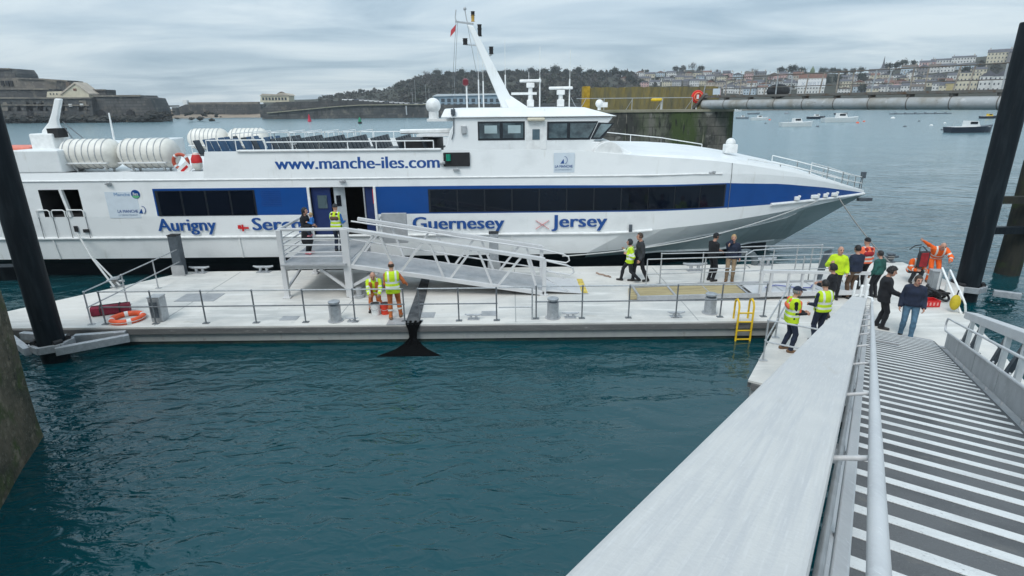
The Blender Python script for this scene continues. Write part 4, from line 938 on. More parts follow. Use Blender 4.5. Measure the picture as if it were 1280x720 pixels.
# ------------------------------------------------------------------ boarding platform with its ramp
X0, X1, Y0, Y1, ZF, ZT = -7.42, -5.34, 17.55, 20.35, 1.78, 2.87
bp_ = thing('boarding_ramp', 'aluminium boarding platform on legs with a long trussed ramp, in front of the ferry door', 'ramp', (-6.4, 18.9, DK))
b = MB(); b.box(((X0 + X1) / 2, (Y0 + Y1) / 2, ZF - .03), (X1 - X0, Y1 - Y0 + .5, .05)); b.build('platform_floor', ALUD, bp_)
b = MB()
for (a, c) in (((X0, Y0), (X1, Y0)), ((X0, Y1), (X1, Y1)), ((X0, Y0), (X0, Y1)), ((X1, Y0), (X1, Y1))): b.bar((a[0], a[1], ZF - .13), (c[0], c[1], ZF - .13), .1, .17)
b.build('floor_frame', ALU, bp_, bevel=.008)
for (x, y, w) in ((X0, Y0, .15), (X1, Y0, .24), (X0, Y1, .13), (X1, Y1, .13)):
    b = MB(); b.box((x, y, (DK + (ZT if y == Y0 or x == X0 else ZF)) / 2 + .01), (w, .15, (ZT if y == Y0 or x == X0 else ZF) - DK - .02)); b.box((x + (.16 if w > .2 else 0), y - .02, DK + .03), (w + .1, .26, .06)); b.build('leg', ALU, bp_, bevel=.008)
b = MB(); b.cyl((X1 + .3, Y0 - .05, DK), (X1 + .3, Y0 - .05, DK + .35), .09); b.cyl((X1 + .3, Y0 - .05, DK), (X1 + .3, Y0 - .05, DK + .1), .17); b.build('levelling_foot', ALUD, bp_, smooth=True)
b = MB()
b.bar((X0 + .05, Y0, DK + .35), (X0 + .05, Y1, ZF - .25), .07); b.bar((X0 + .05, Y1, DK + .35), (X0 + .05, Y0, ZF - .25), .07)
b.bar((X1 - .1, Y0 + .06, DK + .3), (X0 + 1.15, Y0 + .06, ZF - .22), .09); b.bar((X0 + .05, Y1, DK + .3), (X0 + 1.0, Y1, ZF - .25), .07); b.bar((X1, Y1, DK + .3), (X0 + 1.0, Y1, ZF - .25), .07)
b.bar((X1 + .12, Y0 + .04, DK + .4), (X1 + .95, Y0 + .04, ZF - .36), .09)
b.build('brace', ALU, bp_)
b = MB()
for z, r in ((ZT, .05), (ZF + .78, .02), (ZF + .58, .028), (ZF + .34, .02), (ZF + .2, .028)):
    b.tube([(X1, Y0, z), (X0, Y0, z), (X0, Y1 - .2, z)], r, 8)
b.build('platform_rail', ALU, bp_, smooth=True)
# ramp
RX0, RX1 = X1, 1.06; RY = (Y0, 19.25)
zb = lambda x: lerp(ZF - .05, .72, (x - RX0) / (RX1 - RX0)); zt = lambda x: lerp(ZT, 1.80, (x - RX0) / (RX1 - RX0))
b = MB(); b.add([(RX0, RY[0], zb(RX0)), (RX1, RY[0], zb(RX1)), (RX1, RY[1], zb(RX1)), (RX0, RY[1], zb(RX0)), (RX0, RY[0], zb(RX0) - .05), (RX1, RY[0], zb(RX1) - .05), (RX1, RY[1], zb(RX1) - .05), (RX0, RY[1], zb(RX0) - .05)], [(0, 1, 2, 3), (7, 6, 5, 4), (0, 4, 5, 1), (1, 5, 6, 2), (2, 6, 7, 3), (3, 7, 4, 0)])
b.build('ramp_deck', ALUD, bp_)
b = MB(); b.add([(RX1, RY[0] + .05, .725), (2.55, RY[0] + .05, .60), (2.55, RY[1] - .05, .60), (RX1, RY[1] - .05, .725), (RX1, RY[0] + .05, .70), (2.55, RY[0] + .05, .585), (2.55, RY[1] - .05, .585), (RX1, RY[1] - .05, .70)], [(0, 1, 2, 3), (7, 6, 5, 4), (0, 4, 5, 1), (1, 5, 6, 2), (2, 6, 7, 3), (3, 7, 4, 0)])
fl = b.build('end_flap', ALU, bp_)
b = MB(); b.box((2.42, (RY[0] + RY[1]) / 2, .622), (.2, RY[1] - RY[0] - .12, .006)); b.build('yellow_edge', mat('worn_yellow_paint', (.62, .47, .10), .7, var=.25, scale=9), fl)
tops = [ony(px, 300, Y0).x for px in (471, 532, 593, 655)]; bots = [ony(px, 345, Y0).x for px in (438, 498, 559, 619, 676)]
for yi, y in enumerate(RY):
    b = MB(); b.bar((RX0, y, zt(RX0)), (RX1 + .02, y, zt(RX1)), .11, .11); b.build('top_chord', ALU, bp_, bevel=.008)
    b = MB(); b.bar((RX0, y, zb(RX0) - .07), (RX1, y, zb(RX1) - .07), .1, .14); b.build('bottom_chord', ALU, bp_, bevel=.008)
    b = MB(); b.bar((RX1, y, DK + .02), (RX1, y, zt(RX1)), .13, .1); b.box((RX1, y, DK + .02), (.25, .2, .04)); b.build('end_post', ALU, bp_, bevel=.008)
    for i in range(4):
        for bx in (bots[i], bots[i + 1]):
            b = MB(); s_ = .1 if bx > tops[i] else -.1
            b.bar((tops[i] + s_, y, zt(tops[i]) - .03), (bx - s_, y, zb(bx) - .03), .06, .07); b.build('truss_diagonal', ALU, bp_)
    yy = y + (.12 if yi == 0 else -.12)
    for (h, r) in ((-.06, .028), (-.34, .024)):
        b = MB(); hh = lambda x: zt(x) + h
        if h > -.1:
            pts = [(RX0 - (0 if yi == 0 else .2), yy, hh(RX0)), (RX1, yy, hh(RX1)), (RX1 + .75, yy, hh(RX1) - .18), (RX1 + .95, yy, hh(RX1) - .28), (RX1 + .98, yy, hh(RX1) - .42), (RX1 + .86, yy, hh(RX1) - .5), (RX1, yy, hh(RX1) - .36)]
        else: pts = [(RX0, yy, hh(RX0)), (RX1, yy, hh(RX1))]
        b.tube(pts, r, 8); b.build('handrail', ALU, bp_, smooth=True)
    b = MB(); b.bar((RX1 + .9, yy, .63), (RX1, yy, 1.15), .03); b.build('stay', ALU, bp_)
b = MB(); b.box((-4.25, 20.1, 2.35), (.9, .12, 1.1)); b.tube([(-4.7, 20.0, 2.0), (-4.82, 20.0, 2.2), (-4.82, 20.0, 2.6), (-4.7, 20.0, 2.8)], .03); b.build('end_panel', ALUD, bp_, bevel=.02)

# ------------------------------------------------------------------ low ramp with the weathered plywood deck
wr = thing('loading_ramp', 'low metal ramp with a weathered plywood deck lying on the pontoon', 'ramp', (7.2, 17.4, DK))
b = MB()
for y in (16.92, 18.1): b.bar((4.0, y, .66), (11.2, y, .78), .1, .13)
for x in np.linspace(4.1, 11.1, 7): b.bar((x, 16.92, .645 + (x - 4) * .016), (x, 18.1, .645 + (x - 4) * .016), .07, .08)
b.build('frame', ALUD, wr)
b = MB(); b.add([(3.75, 16.98, .62), (7.5, 16.98, .765), (7.5, 18.04, .765), (3.95, 18.04, .63), (3.75, 16.98, .59), (7.5, 16.98, .735), (7.5, 18.04, .735), (3.95, 18.04, .60)], [(0, 1, 2, 3), (7, 6, 5, 4), (0, 4, 5, 1), (1, 5, 6, 2), (2, 6, 7, 3), (3, 7, 4, 0)]); b.build('plywood_deck', PLY, wr)
b = MB(); b.add([(7.75, 16.98, .74), (11.1, 16.98, .80), (11.1, 18.04, .80), (7.75, 18.04, .74), (7.75, 16.98, .72), (11.1, 16.98, .78), (11.1, 18.04, .78), (7.75, 18.04, .72)], [(0, 1, 2, 3), (7, 6, 5, 4), (0, 4, 5, 1), (1, 5, 6, 2), (2, 6, 7, 3), (3, 7, 4, 0)]); b.build('metal_deck', ALU, wr)
b = MB(); b.bar((7.9, 16.9, 1.52), (11.3, 16.9, 1.42), .09); b.bar((7.9, 16.9, .76), (11.3, 16.9, .8), .1, .14)
for x in (7.9, 8.2, 8.75, 9.2, 9.6, 11.2): b.bar((x, 16.9, .78), (x, 16.9, 1.5 - (x - 7.9) * .03), .08 if x < 8.5 else .06)
b.build('near_truss', ALU, wr)
b = MB(); pts = [(4.55, 18.1, .62), (4.55, 18.1, 1.62)] + [(lerp(4.55, 10.9, t), 18.1, 1.62 + .12 * t) for t in (.0, .5, 1)]
b.tube(pts, 0.020)
for x in (6.5, 8.4, 9.8): b.cyl((x, 18.1, .7), (x, 18.1, 1.67), .022)
b.tube([(4.55, 18.1, 1.1), (10.9, 18.1, 1.25)], .016); b.build('far_rail', STEELL, wr, smooth=True)
b = MB(); b.tube([(8.15, 18.4, 1.2), (7.95, 18.4, 1.35), (7.95, 18.4, 1.65), (8.2, 18.4, 1.82), (9.6, 18.4, 1.9), (10.9, 18.4, 1.88)], 0.020)
for x in (8.9, 10.2): b.cyl((x, 18.4, .75), (x, 18.4, 1.88), .022)
b.build('looped_rail', STEELL, wr, smooth=True)
b = MB(); b.tube([(10.9, 18.1, 1.72), (11.6, 18.1, 1.72), (11.75, 18.1, 1.6), (11.75, 18.1, 1.3), (11.6, 18.1, 1.18), (11.0, 18.1, 1.15)], 0.020, 8); b.build('end_loop', STEELL, wr, smooth=True)
b = MB(); b.bar((10.45, 18.3, .68), (10.95, 18.75, 1.7), .42, .05, up=(1, 0, 0)); b.build('stowed_flap', DKSTEEL, wr)
b = MB(); pts = [(8.35 + .32 * i + .1 * math.sin(i * 2), 17.5 + .22 * math.sin(i * 1.3), .79 + .01 * i) for i in range(8)]; b.tube(pts, .02, 6); t = b.build('hose', mat('violet_hose', (.16, .18, .42), .6), None, smooth=True)
tag(t, 'thin violet hose lying loosely on the metal end of the low ramp', 'hose')

# ------------------------------------------------------------------ ropes
def rope(pts, r, label, m=ROPE, sag=0.0, n=14):
    P = []
    for a, c in zip(pts, pts[1:]):
        a, c = Vector(a), Vector(c)
        for k in range(n): t = k / n; P.append(a.lerp(c, t) - Vector((0, 0, sag * 4 * t * (1 - t))))
    P.append(Vector(pts[-1])); b = MB(); b.tube(P, r, 6); return tag(b.build('mooring_rope', m, None, smooth=True), label, 'rope')
bw = P_(14.35, 6, .1)
rope([bw, onz(1112, 328, DK + .15)], .026, 'mooring rope slanting down from the bow tip to the pontoon', sag=.12)
rope([P_(13.2, 6, .1), ony(880, 297, 21.2), onz(640, 331, DK + .2) + Vector((1.9, -.1, .35))], .022, 'mooring rope running along the bow flank back towards the boarding ramp', ROPEW, sag=.1)
rope([ony(97, 292, 21.3), ony(114, 321, 20.0), onz(143, 359, DK + .1)], .035, 'pale mooring rope from the ferry stern to the left end of the pontoon', ROPEW)
rope([ony(116, 322, 20.0), onz(150, 357, DK + .1)], .03, 'second pale rope beside the stern mooring rope, meeting it at the deck', ROPEW)
rope([ony(12, 338, 17.5), ony(36, 312, 21.2)], .035, 'short pale rope behind the left black pile above its brace', ROPEW)
for (px, py, nm) in ((1112, 327, 'bollard at the right end of the pontoon holding the bow rope'), (146, 358, 'small bollard at the left end of the pontoon where two pale ropes meet')):
    p = onz(px, py, DK); t = thing('mooring_bollard', 'low steel ' + nm, 'bollard', p); b = MB(); b.lathe(p, [(.2, 0), (.2, .03), (.09, .05), (.09, .26), (.15, .28), (.15, .33)], 14); b.cyl(p + Vector((-.3, 0, .2)), p + Vector((.3, 0, .2)), .045); b.build('post', GALV if px < 500 else DKSTEEL, t, smooth=True)
    b = MB(); b.tube([p + Vector((.12 * math.cos(a), .12 * math.sin(a), .09 + .006 * k)) for k, a in enumerate(np.linspace(0, 12, 26))], .025, 6); b.build('rope_turns', ROPE, t, smooth=True)
# tyre-like fender by the bow, hung on the pontoon edge
p = ony(930, 328, 20.95); t = thing('tyre_fender', 'grey half-round rubber fender standing on the far pontoon edge beside the person in tan trousers', 'fender', p); b = MB(); b.torus(p, .42, .13, 24, 10, rx); b.build('ring', mat('grey_rubber', (.10, .12, .13), .7), t, smooth=True)

# ------------------------------------------------------------------ things lying on the pontoon
pb = onz(158, 398, DK + .07); ring(pb + Vector((0, .05, .0)), .40, .085, 'orange lifebuoy with white patches lying on the pontoon deck', Matrix.Identity(3))
p = onz(140, 392, DK); t = thing('bag', 'long dark red zipped bag lying on the deck behind the orange lifebuoy', 'bag', p)
Q = Matrix.Rotation(.42, 3, 'Z')
b = MB()
vs = []; n = 12
for i, x in enumerate(np.linspace(-.5, .5, 9)):
    k = .88 + .12 * math.cos(x * 2.2)
    for j in range(n):
        a = 2 * math.pi * j / n; vs.append(p + Q @ Vector((x, .155 * k * math.copysign(abs(math.cos(a)) ** .5, math.cos(a)), .15 + .15 * k * math.copysign(abs(math.sin(a)) ** .5, math.sin(a)))))
fs = [(i * n + j, i * n + (j + 1) % n, (i + 1) * n + (j + 1) % n, (i + 1) * n + j) for i in range(8) for j in range(n)] + [tuple(range(n)), tuple(8 * n + j for j in range(n))]
b.add(vs, fs); b.build('body', mat('wine_red_fabric', (.20, .012, .035), .8, var=.3, bump=.2), t, smooth=True)
b = MB(); b.bar(p + Q @ Vector((-.46, -.0, .312)), p + Q @ Vector((.46, 0, .312)), .03, .01)
for s in (-.25, .25): b.tube([p + Q @ Vector((s, .165 * math.cos(a), .155 + .165 * math.sin(a))) for a in np.linspace(0, 2 * math.pi, 16, endpoint=False)], .02, 5, closed=True)
b.build('strap', BLACK, t)
# dark mat and black net over the edge
t = thing('black_net', 'dark mat crossing the pontoon deck with black net spreading into the water', 'net', (-3, 17, DK))
a, c, d, e = onz(527, 349, DK), onz(537, 350, DK), onz(524, 404, DK), onz(507, 405, DK)
b = MB(); b.prism([v + Vector((0, 0, .006)) for v in (a, c, d, e)], (0, 0, .035)); b.build('mat', MATM, t)
mx = (d.x + e.x) / 2; b = MB(); NS = 12
rows = [(15.2, .63, .24), (14.98, .60, .2), (14.93, .45, .13), (14.92, .24, .11), (14.90, .20, .12), (14.78, .07, .26), (14.60, .028, .46), (14.40, .014, .68), (14.2, .006, .88), (14.05, -.03, 1.0)]
vs = []
for (y, z, w) in rows:
    for i in range(NS + 1):
        u = i / NS * 2 - 1; pk = (1 - abs(u)); vs.append((mx + u * w + .03, y - .0 + ((-.05 * abs(u) - .07 * (i * 7 % 5) / 5 * (y < 14.0)) if w > .4 else 0), z + (pk * .02 if w > .4 else .02 * math.cos(i * 1.7)) * (1 if z > 0 else .5)))
fs = [(r * (NS + 1) + i, r * (NS + 1) + i + 1, (r + 1) * (NS + 1) + i + 1, (r + 1) * (NS + 1) + i) for r in range(len(rows) - 1) for i in range(NS)]
k = len(vs); vs += [(x, y, z - .02) for x, y, z in vs]; fs += [tuple(i + k for i in reversed(f)) for f in fs]
b.add(vs, fs); b.build('net', NETM, t, smooth=True)
# buckets beside the kneeling worker
def bucket(px, py, r, h, m, label):
    p = onz(px, py, DK); t = thing('bucket', label, 'bucket', p); b = MB(); b.lathe(p, [(r * .8, 0), (r, h), (r * 1.05, h), (r * 1.05, h - .03)], 20); b.build('body', m, t, smooth=True)
    b = MB(); b.lathe(p + Vector((0, 0, h + .003)), [(r * .9, 0), (r * .3, .004)], 20); b.build('contents', DARKIN, t)
    b = MB(); b.tube([p + Vector((r * 1.04 * math.cos(a), -.06 - r * .7 * math.sin(a), h - .05 - .12 * math.sin(a))) for a in np.linspace(0, math.pi, 12)], .008, 6); b.build('handle', STEELL, t, smooth=True)
bucket(470, 393, .15, .36, WHITE2, 'white plastic bucket on the deck left of the red bucket at the kneeling worker')
bucket(482, 392, .155, .33, mat('bright_red_bucket', (.75, .045, .015), .45), 'bright red bucket on the deck between the kneeling worker and the standing worker')
# board lying beyond the foot of the boarding ramp
a = onz(745, 342, DK); c = onz(763, 347, DK); t = thing('lifting_sling', 'small rust stained strap lying on the deck left of the walking people', 'strap', a)
b = MB(); b.tube([a.lerp(c, k / 8) + Vector((0, .05 * math.sin(k * 2), .025)) for k in range(9)], .035, 6); b.build('strap', mat('rusty_strap', (.33, .24, .19), .9, var=.4, scale=12), t, smooth=True)

# ------------------------------------------------------------------ gear around the right pile
p = onz(1152, 372, DK); t = thing('equipment_pile', 'heap of black cables and dark gear on the pontoon left of the bending orange worker', 'equipment', p); b = MB(); rr = random.Random(5)
for k in range(9):
    c = p + Vector((rr.uniform(-.45, .5), rr.uniform(-.3, .3), .12 + .05 * (k % 4))); b.torus(c, rr.uniform(.16, .26), .035, 18, 6, Matrix.Rotation(rr.uniform(-.7, .7), 3, 'X') @ Matrix.Rotation(rr.uniform(-.7, .7), 3, 'Y'))
b.build('cable_coils', BLACK, t, smooth=True)
b = MB(); b.box(p + Vector((.1, .1, .14)), (.7, .42, .26), .3); b.build('case', DKSTEEL, t, bevel=.03)
p = onz(1157, 382, DK); t = thing('red_crate', 'flat bright red crate on the pontoon at the feet of the man in jeans', 'crate', p)
b = MB(); Q = -.06
for (dx, dy, sx, sy) in ((0, -.16, .62, .03), (0, .16, .62, .03), (-.3, 0, .03, .32), (.3, 0, .03, .32)): b.box(p + Vector((dx, dy, .11)), (sx, sy, .2))
b.box(p + Vector((0, 0, .02)), (.6, .3, .03)); o = b.build('body', REDM, t, bevel=.006)
b = MB()
for k in range(5): b.box(p + Vector((-.22 + k * .11, -.178, .11)), (.05, .008, .1))
b.build('slots', mat('pale_red_slot', (.75, .30, .28), .6), t)
p = onz(1164, 368, DK); t = thing('control_cabinet', 'grey metal cabinet on the pontoon in front of the bending orange worker', 'cabinet', p)
b = MB(); b.box(p + Vector((0, 0, .4)), (.30, .24, .78), -.15); b.build('body', BOXGREY, t, bevel=.02)
b = MB(); b.box(p + Vector((0, 0, .815)), (.33, .27, .045), -.15); b.build('lid', STEELL, t, bevel=.015)
Qc = Matrix.Rotation(-.15, 3, 'Z'); b = MB(); b.box(p + Qc @ Vector((0, -.128, .42)), (.23, .014, .58), -.15); b.box(p + Qc @ Vector((.07, -.142, .45)), (.03, .02, .14), -.15); b.build('door', mat('grey_cabinet_door', (.36, .38, .39), .5), t, bevel=.005)
t = thing('stair_handrail', 'pair of white tubular handrails at the right pontoon edge beside the black pile', 'railing', onz(1190, 395, DK))
for (a, c, e) in (((1178, 335), (1200, 388), (1201, 405)), ((1188, 338), (1206, 378), (1207, 398))):
    A = onz(1186, 392, DK); y = A.y
    b = MB(); pts = [ony(a[0], a[1], y + 1.3), ony(c[0], c[1], y), ony(e[0], e[1], y)]
    b.tube([(pts[0].x, pts[0].y, DK)] + pts[:1] + [pts[0].lerp(pts[1], .9), pts[1] + Vector((.03, 0, -.06)), pts[2], (pts[2].x, pts[2].y, DK)], .032); b.build('rail', WHITE2, t, smooth=True)
p = ony(1194, 378, 15.6); t = thing('yellow_buoy_bag', 'small yellow bag hanging on the white tubular handrail by the right pile', 'bag', p); b = MB(); b.sphere(p, .2, 12, 10, sc=(.7, .6, 1.2)); b.build('body', mat('mustard_fabric', (.55, .42, .02), .7), t, smooth=True); b = MB(); b.tube([p + Vector((0, 0, .22)), p + Vector((.02, 0, .38))], .02, 6); b.build('strap', BLACK, t)
# ------------------------------------------------------------------ people: one continuous skin per body, grown from a signed distance field
def smin(a, b, k):
    h = np.clip(0.5 + 0.5 * (b - a) / k, 0, 1); return b * (1 - h) + a * h - k * h * (1 - h)
class Field:
    def __init__(s, lo, hi, res):
        s.lo = np.array(lo, np.float32); s.res = res; s.n = np.ceil((np.array(hi) - s.lo) / res).astype(int) + 1
        s.d = np.full(s.n, 0.3, np.float32); s.t = np.zeros(s.n, np.int8); s.best = np.full(s.n, 0.3, np.float32)
    def sub(s, lo, hi):
        a = np.clip(np.floor((np.array(lo) - s.lo) / s.res).astype(int), 0, s.n - 1); c = np.clip(np.ceil((np.array(hi) - s.lo) / s.res).astype(int) + 1, 1, s.n)
        sl = tuple(slice(i, j) for i, j in zip(a, c))
        ax = [s.lo[i] + s.res * np.arange(a[i], c[i], dtype=np.float32) for i in range(3)]
        return sl, np.meshgrid(*ax, indexing='ij', sparse=True)
    def put(s, sl, d, tag, k):
        s.d[sl] = smin(s.d[sl], d, k); m = d < s.best[sl]
        s.best[sl] = np.where(m, d, s.best[sl]); s.t[sl] = np.where(m, tag, s.t[sl])
    def cone(s, p, q, ra, rb, tag=0, k=.03, sq=1.0):
        p, q = np.array(p, np.float32), np.array(q, np.float32); m = max(ra, rb) + .09
        sl, (X, Y, Z) = s.sub(np.minimum(p, q) - m, np.maximum(p, q) + m)
        v = q - p; L = max(float(v @ v), 1e-8)
        t = np.clip(((X - p[0]) * v[0] + (Y - p[1]) * v[1] + (Z - p[2]) * v[2]) / L, 0, 1)
        d = np.sqrt((X - p[0] - t * v[0]) ** 2 + (Y - p[1] - t * v[1]) ** 2 + (Z - p[2] - t * v[2]) ** 2) - (ra + (rb - ra) * t)
        s.put(sl, d, tag, k)
    def ell(s, c, r, Rm, tag=0, k=.02):
        m = max(r) + .08; sl, (X, Y, Z) = s.sub(np.array(c) - m, np.array(c) + m)
        x, y, z = X - c[0], Y - c[1], Z - c[2]
        u = [Rm[0][i] * x + Rm[1][i] * y + Rm[2][i] * z for i in range(3)]
        q = np.sqrt((u[0] / r[0]) ** 2 + (u[1] / r[1]) ** 2 + (u[2] / r[2]) ** 2)
        s.put(sl, (q - 1) * min(r) * 1.05, tag, k); return sl, u, (q - 1) * min(r) * 1.05
def surface(d, t, lo, res):
    """naive surface nets"""
    s = d < 0; n = np.array(d.shape)
    c = np.zeros(n - 1, np.int16)
    for i in (0, 1):
        for j in (0, 1):
            for k in (0, 1): c += s[i:n[0] - 1 + i, j:n[1] - 1 + j, k:n[2] - 1 + k]
    act = (c > 0) & (c < 8); idx = np.full(n - 1, -1, np.int64); A = np.argwhere(act); idx[act] = np.arange(len(A))
    acc = np.zeros((len(A), 3)); cnt = np.zeros(len(A)); i, j, k = A.T
    cor = [(0, 0, 0), (1, 0, 0), (0, 1, 0), (1, 1, 0), (0, 0, 1), (1, 0, 1), (0, 1, 1), (1, 1, 1)]
    V = [d[i + o[0], j + o[1], k + o[2]].astype(float) for o in cor]
    for (a, b) in ((0, 1), (2, 3), (4, 5), (6, 7), (0, 2), (1, 3), (4, 6), (5, 7), (0, 4), (1, 5), (2, 6), (3, 7)):
        m = (V[a] < 0) != (V[b] < 0); tt = V[a][m] / (V[a][m] - V[b][m])
        pa, pb = np.array(cor[a]), np.array(cor[b]); acc[m] += pa + tt[:, None] * (pb - pa); cnt[m] += 1
    P = (A + acc / cnt[:, None]) * res + lo
    F = []
    for ax in range(3):
        o1, o2 = [(1, 2), (2, 0), (0, 1)][ax]
        sl0 = [slice(1, -1)] * 3; sl1 = [slice(1, -1)] * 3; sl0[ax] = slice(0, -1); sl1[ax] = slice(1, None)
        a, b = s[tuple(sl0)], s[tuple(sl1)]; E = np.argwhere(a != b); off = np.ones(3, int); off[ax] = 0; E = E + off
        fl = s[tuple(E.T)]
        def at_(d1, d2): q = E.copy(); q[:, o1] -= d1; q[:, o2] -= d2; return idx[tuple(q.T)]
        q = np.stack([at_(1, 1), at_(0, 1), at_(0, 0), at_(1, 0)], 1); q[~fl] = q[~fl][:, ::-1]; F.append(q)
    F = np.concatenate(F); F = F[(F >= 0).all(1)]
    T = t[tuple(np.clip(np.round((P - lo) / res).astype(int), 0, np.array(t.shape) - 1).T)]
    return P, F, T
def np_obj(name, P, F, T, mats, parent, scale):
    me = bpy.data.meshes.new(name); me.from_pydata((P * scale).tolist(), [], F.tolist())
    for m in mats: me.materials.append(m)
    ft = np.sort(T[F], axis=1)[:, 2]; me.polygons.foreach_set('material_index', ft.astype(np.int32)); me.polygons.foreach_set('use_smooth', [True] * len(F)); me.update()
    o = bpy.data.objects.new(name, me); COL.objects.link(o); o.parent = parent; return o
def ik(a, c, l1, l2, hint):
    a, c, hint = np.array(a, float), np.array(c, float), np.array(hint, float); v = c - a; L = np.linalg.norm(v); mx = (l1 + l2) * .995
    if L > mx: c = a + v / L * mx; v = c - a; L = mx
    u = v / L; x = (l1 * l1 - l2 * l2 + L * L) / (2 * L); h = math.sqrt(max(0, l1 * l1 - x * x)); p = hint - u * (hint @ u); p /= max(1e-6, np.linalg.norm(p))
    return a + u * x + p * h, c
SKIN = mat('light_skin', (.50, .27, .19), .6, var=.06); SKIN2 = mat('tan_skin', (.36, .19, .12), .6, var=.06); EYE = mat('dark_eye', (.02, .015, .015), .3); LIP = mat('lip', (.36, .13, .11), .5, var=.02)
def cloth(nm, c, var=.30): return mat(nm, c, .85, var=var, scale=7, bump=.9, bscale=11)
C_ = dict(hiviz=cloth('hi_vis_yellow', (.52, .72, .015), .12), orange=cloth('hi_vis_orange', (.85, .13, .012), .12), rust=cloth('faded_orange_overall', (.50, .135, .035)), navy=cloth('navy_cloth', (.012, .02, .045)), black=cloth('black_cloth', (.009, .01, .014)),
          jeans=cloth('blue_denim', (.075, .155, .23)), tan=cloth('tan_cloth', (.28, .20, .125)), brown=cloth('brown_cloth', (.11, .065, .04)), green=cloth('dark_green_cloth', (.015, .09, .075)), blue=cloth('mid_blue_cloth', (.02, .14, .42)), pink=cloth('pink_cloth', (.62, .22, .25)),
          refl=mat('reflective_tape', (.66, .70, .66), .35, var=.06), char=cloth('charcoal_cloth', (.03, .033, .038)), bootb=mat('black_boot', (.012, .012, .012), .5), bootn=mat('brown_boot', (.16, .085, .04), .6), red=cloth('dark_red_cloth', (.32, .015, .02)), coral=cloth('coral_life_jacket', (.85, .16, .07), .1),
          teal=cloth('teal_print', (.05, .2, .2)), white=cloth('white_cloth', (.6, .6, .6)))
HAIRC = dict(black=mat('black_hair', (.012, .010, .010), .6, var=.3, scale=60, bump=.3), brown=mat('brown_hair', (.045, .028, .018), .6, var=.3, scale=60, bump=.3), grey=mat('grey_hair', (.22, .21, .2), .7, var=.2, scale=60, bump=.3), fair=mat('fair_hair', (.42, .28, .13), .6, var=.2, scale=60, bump=.3))
RES = .0105
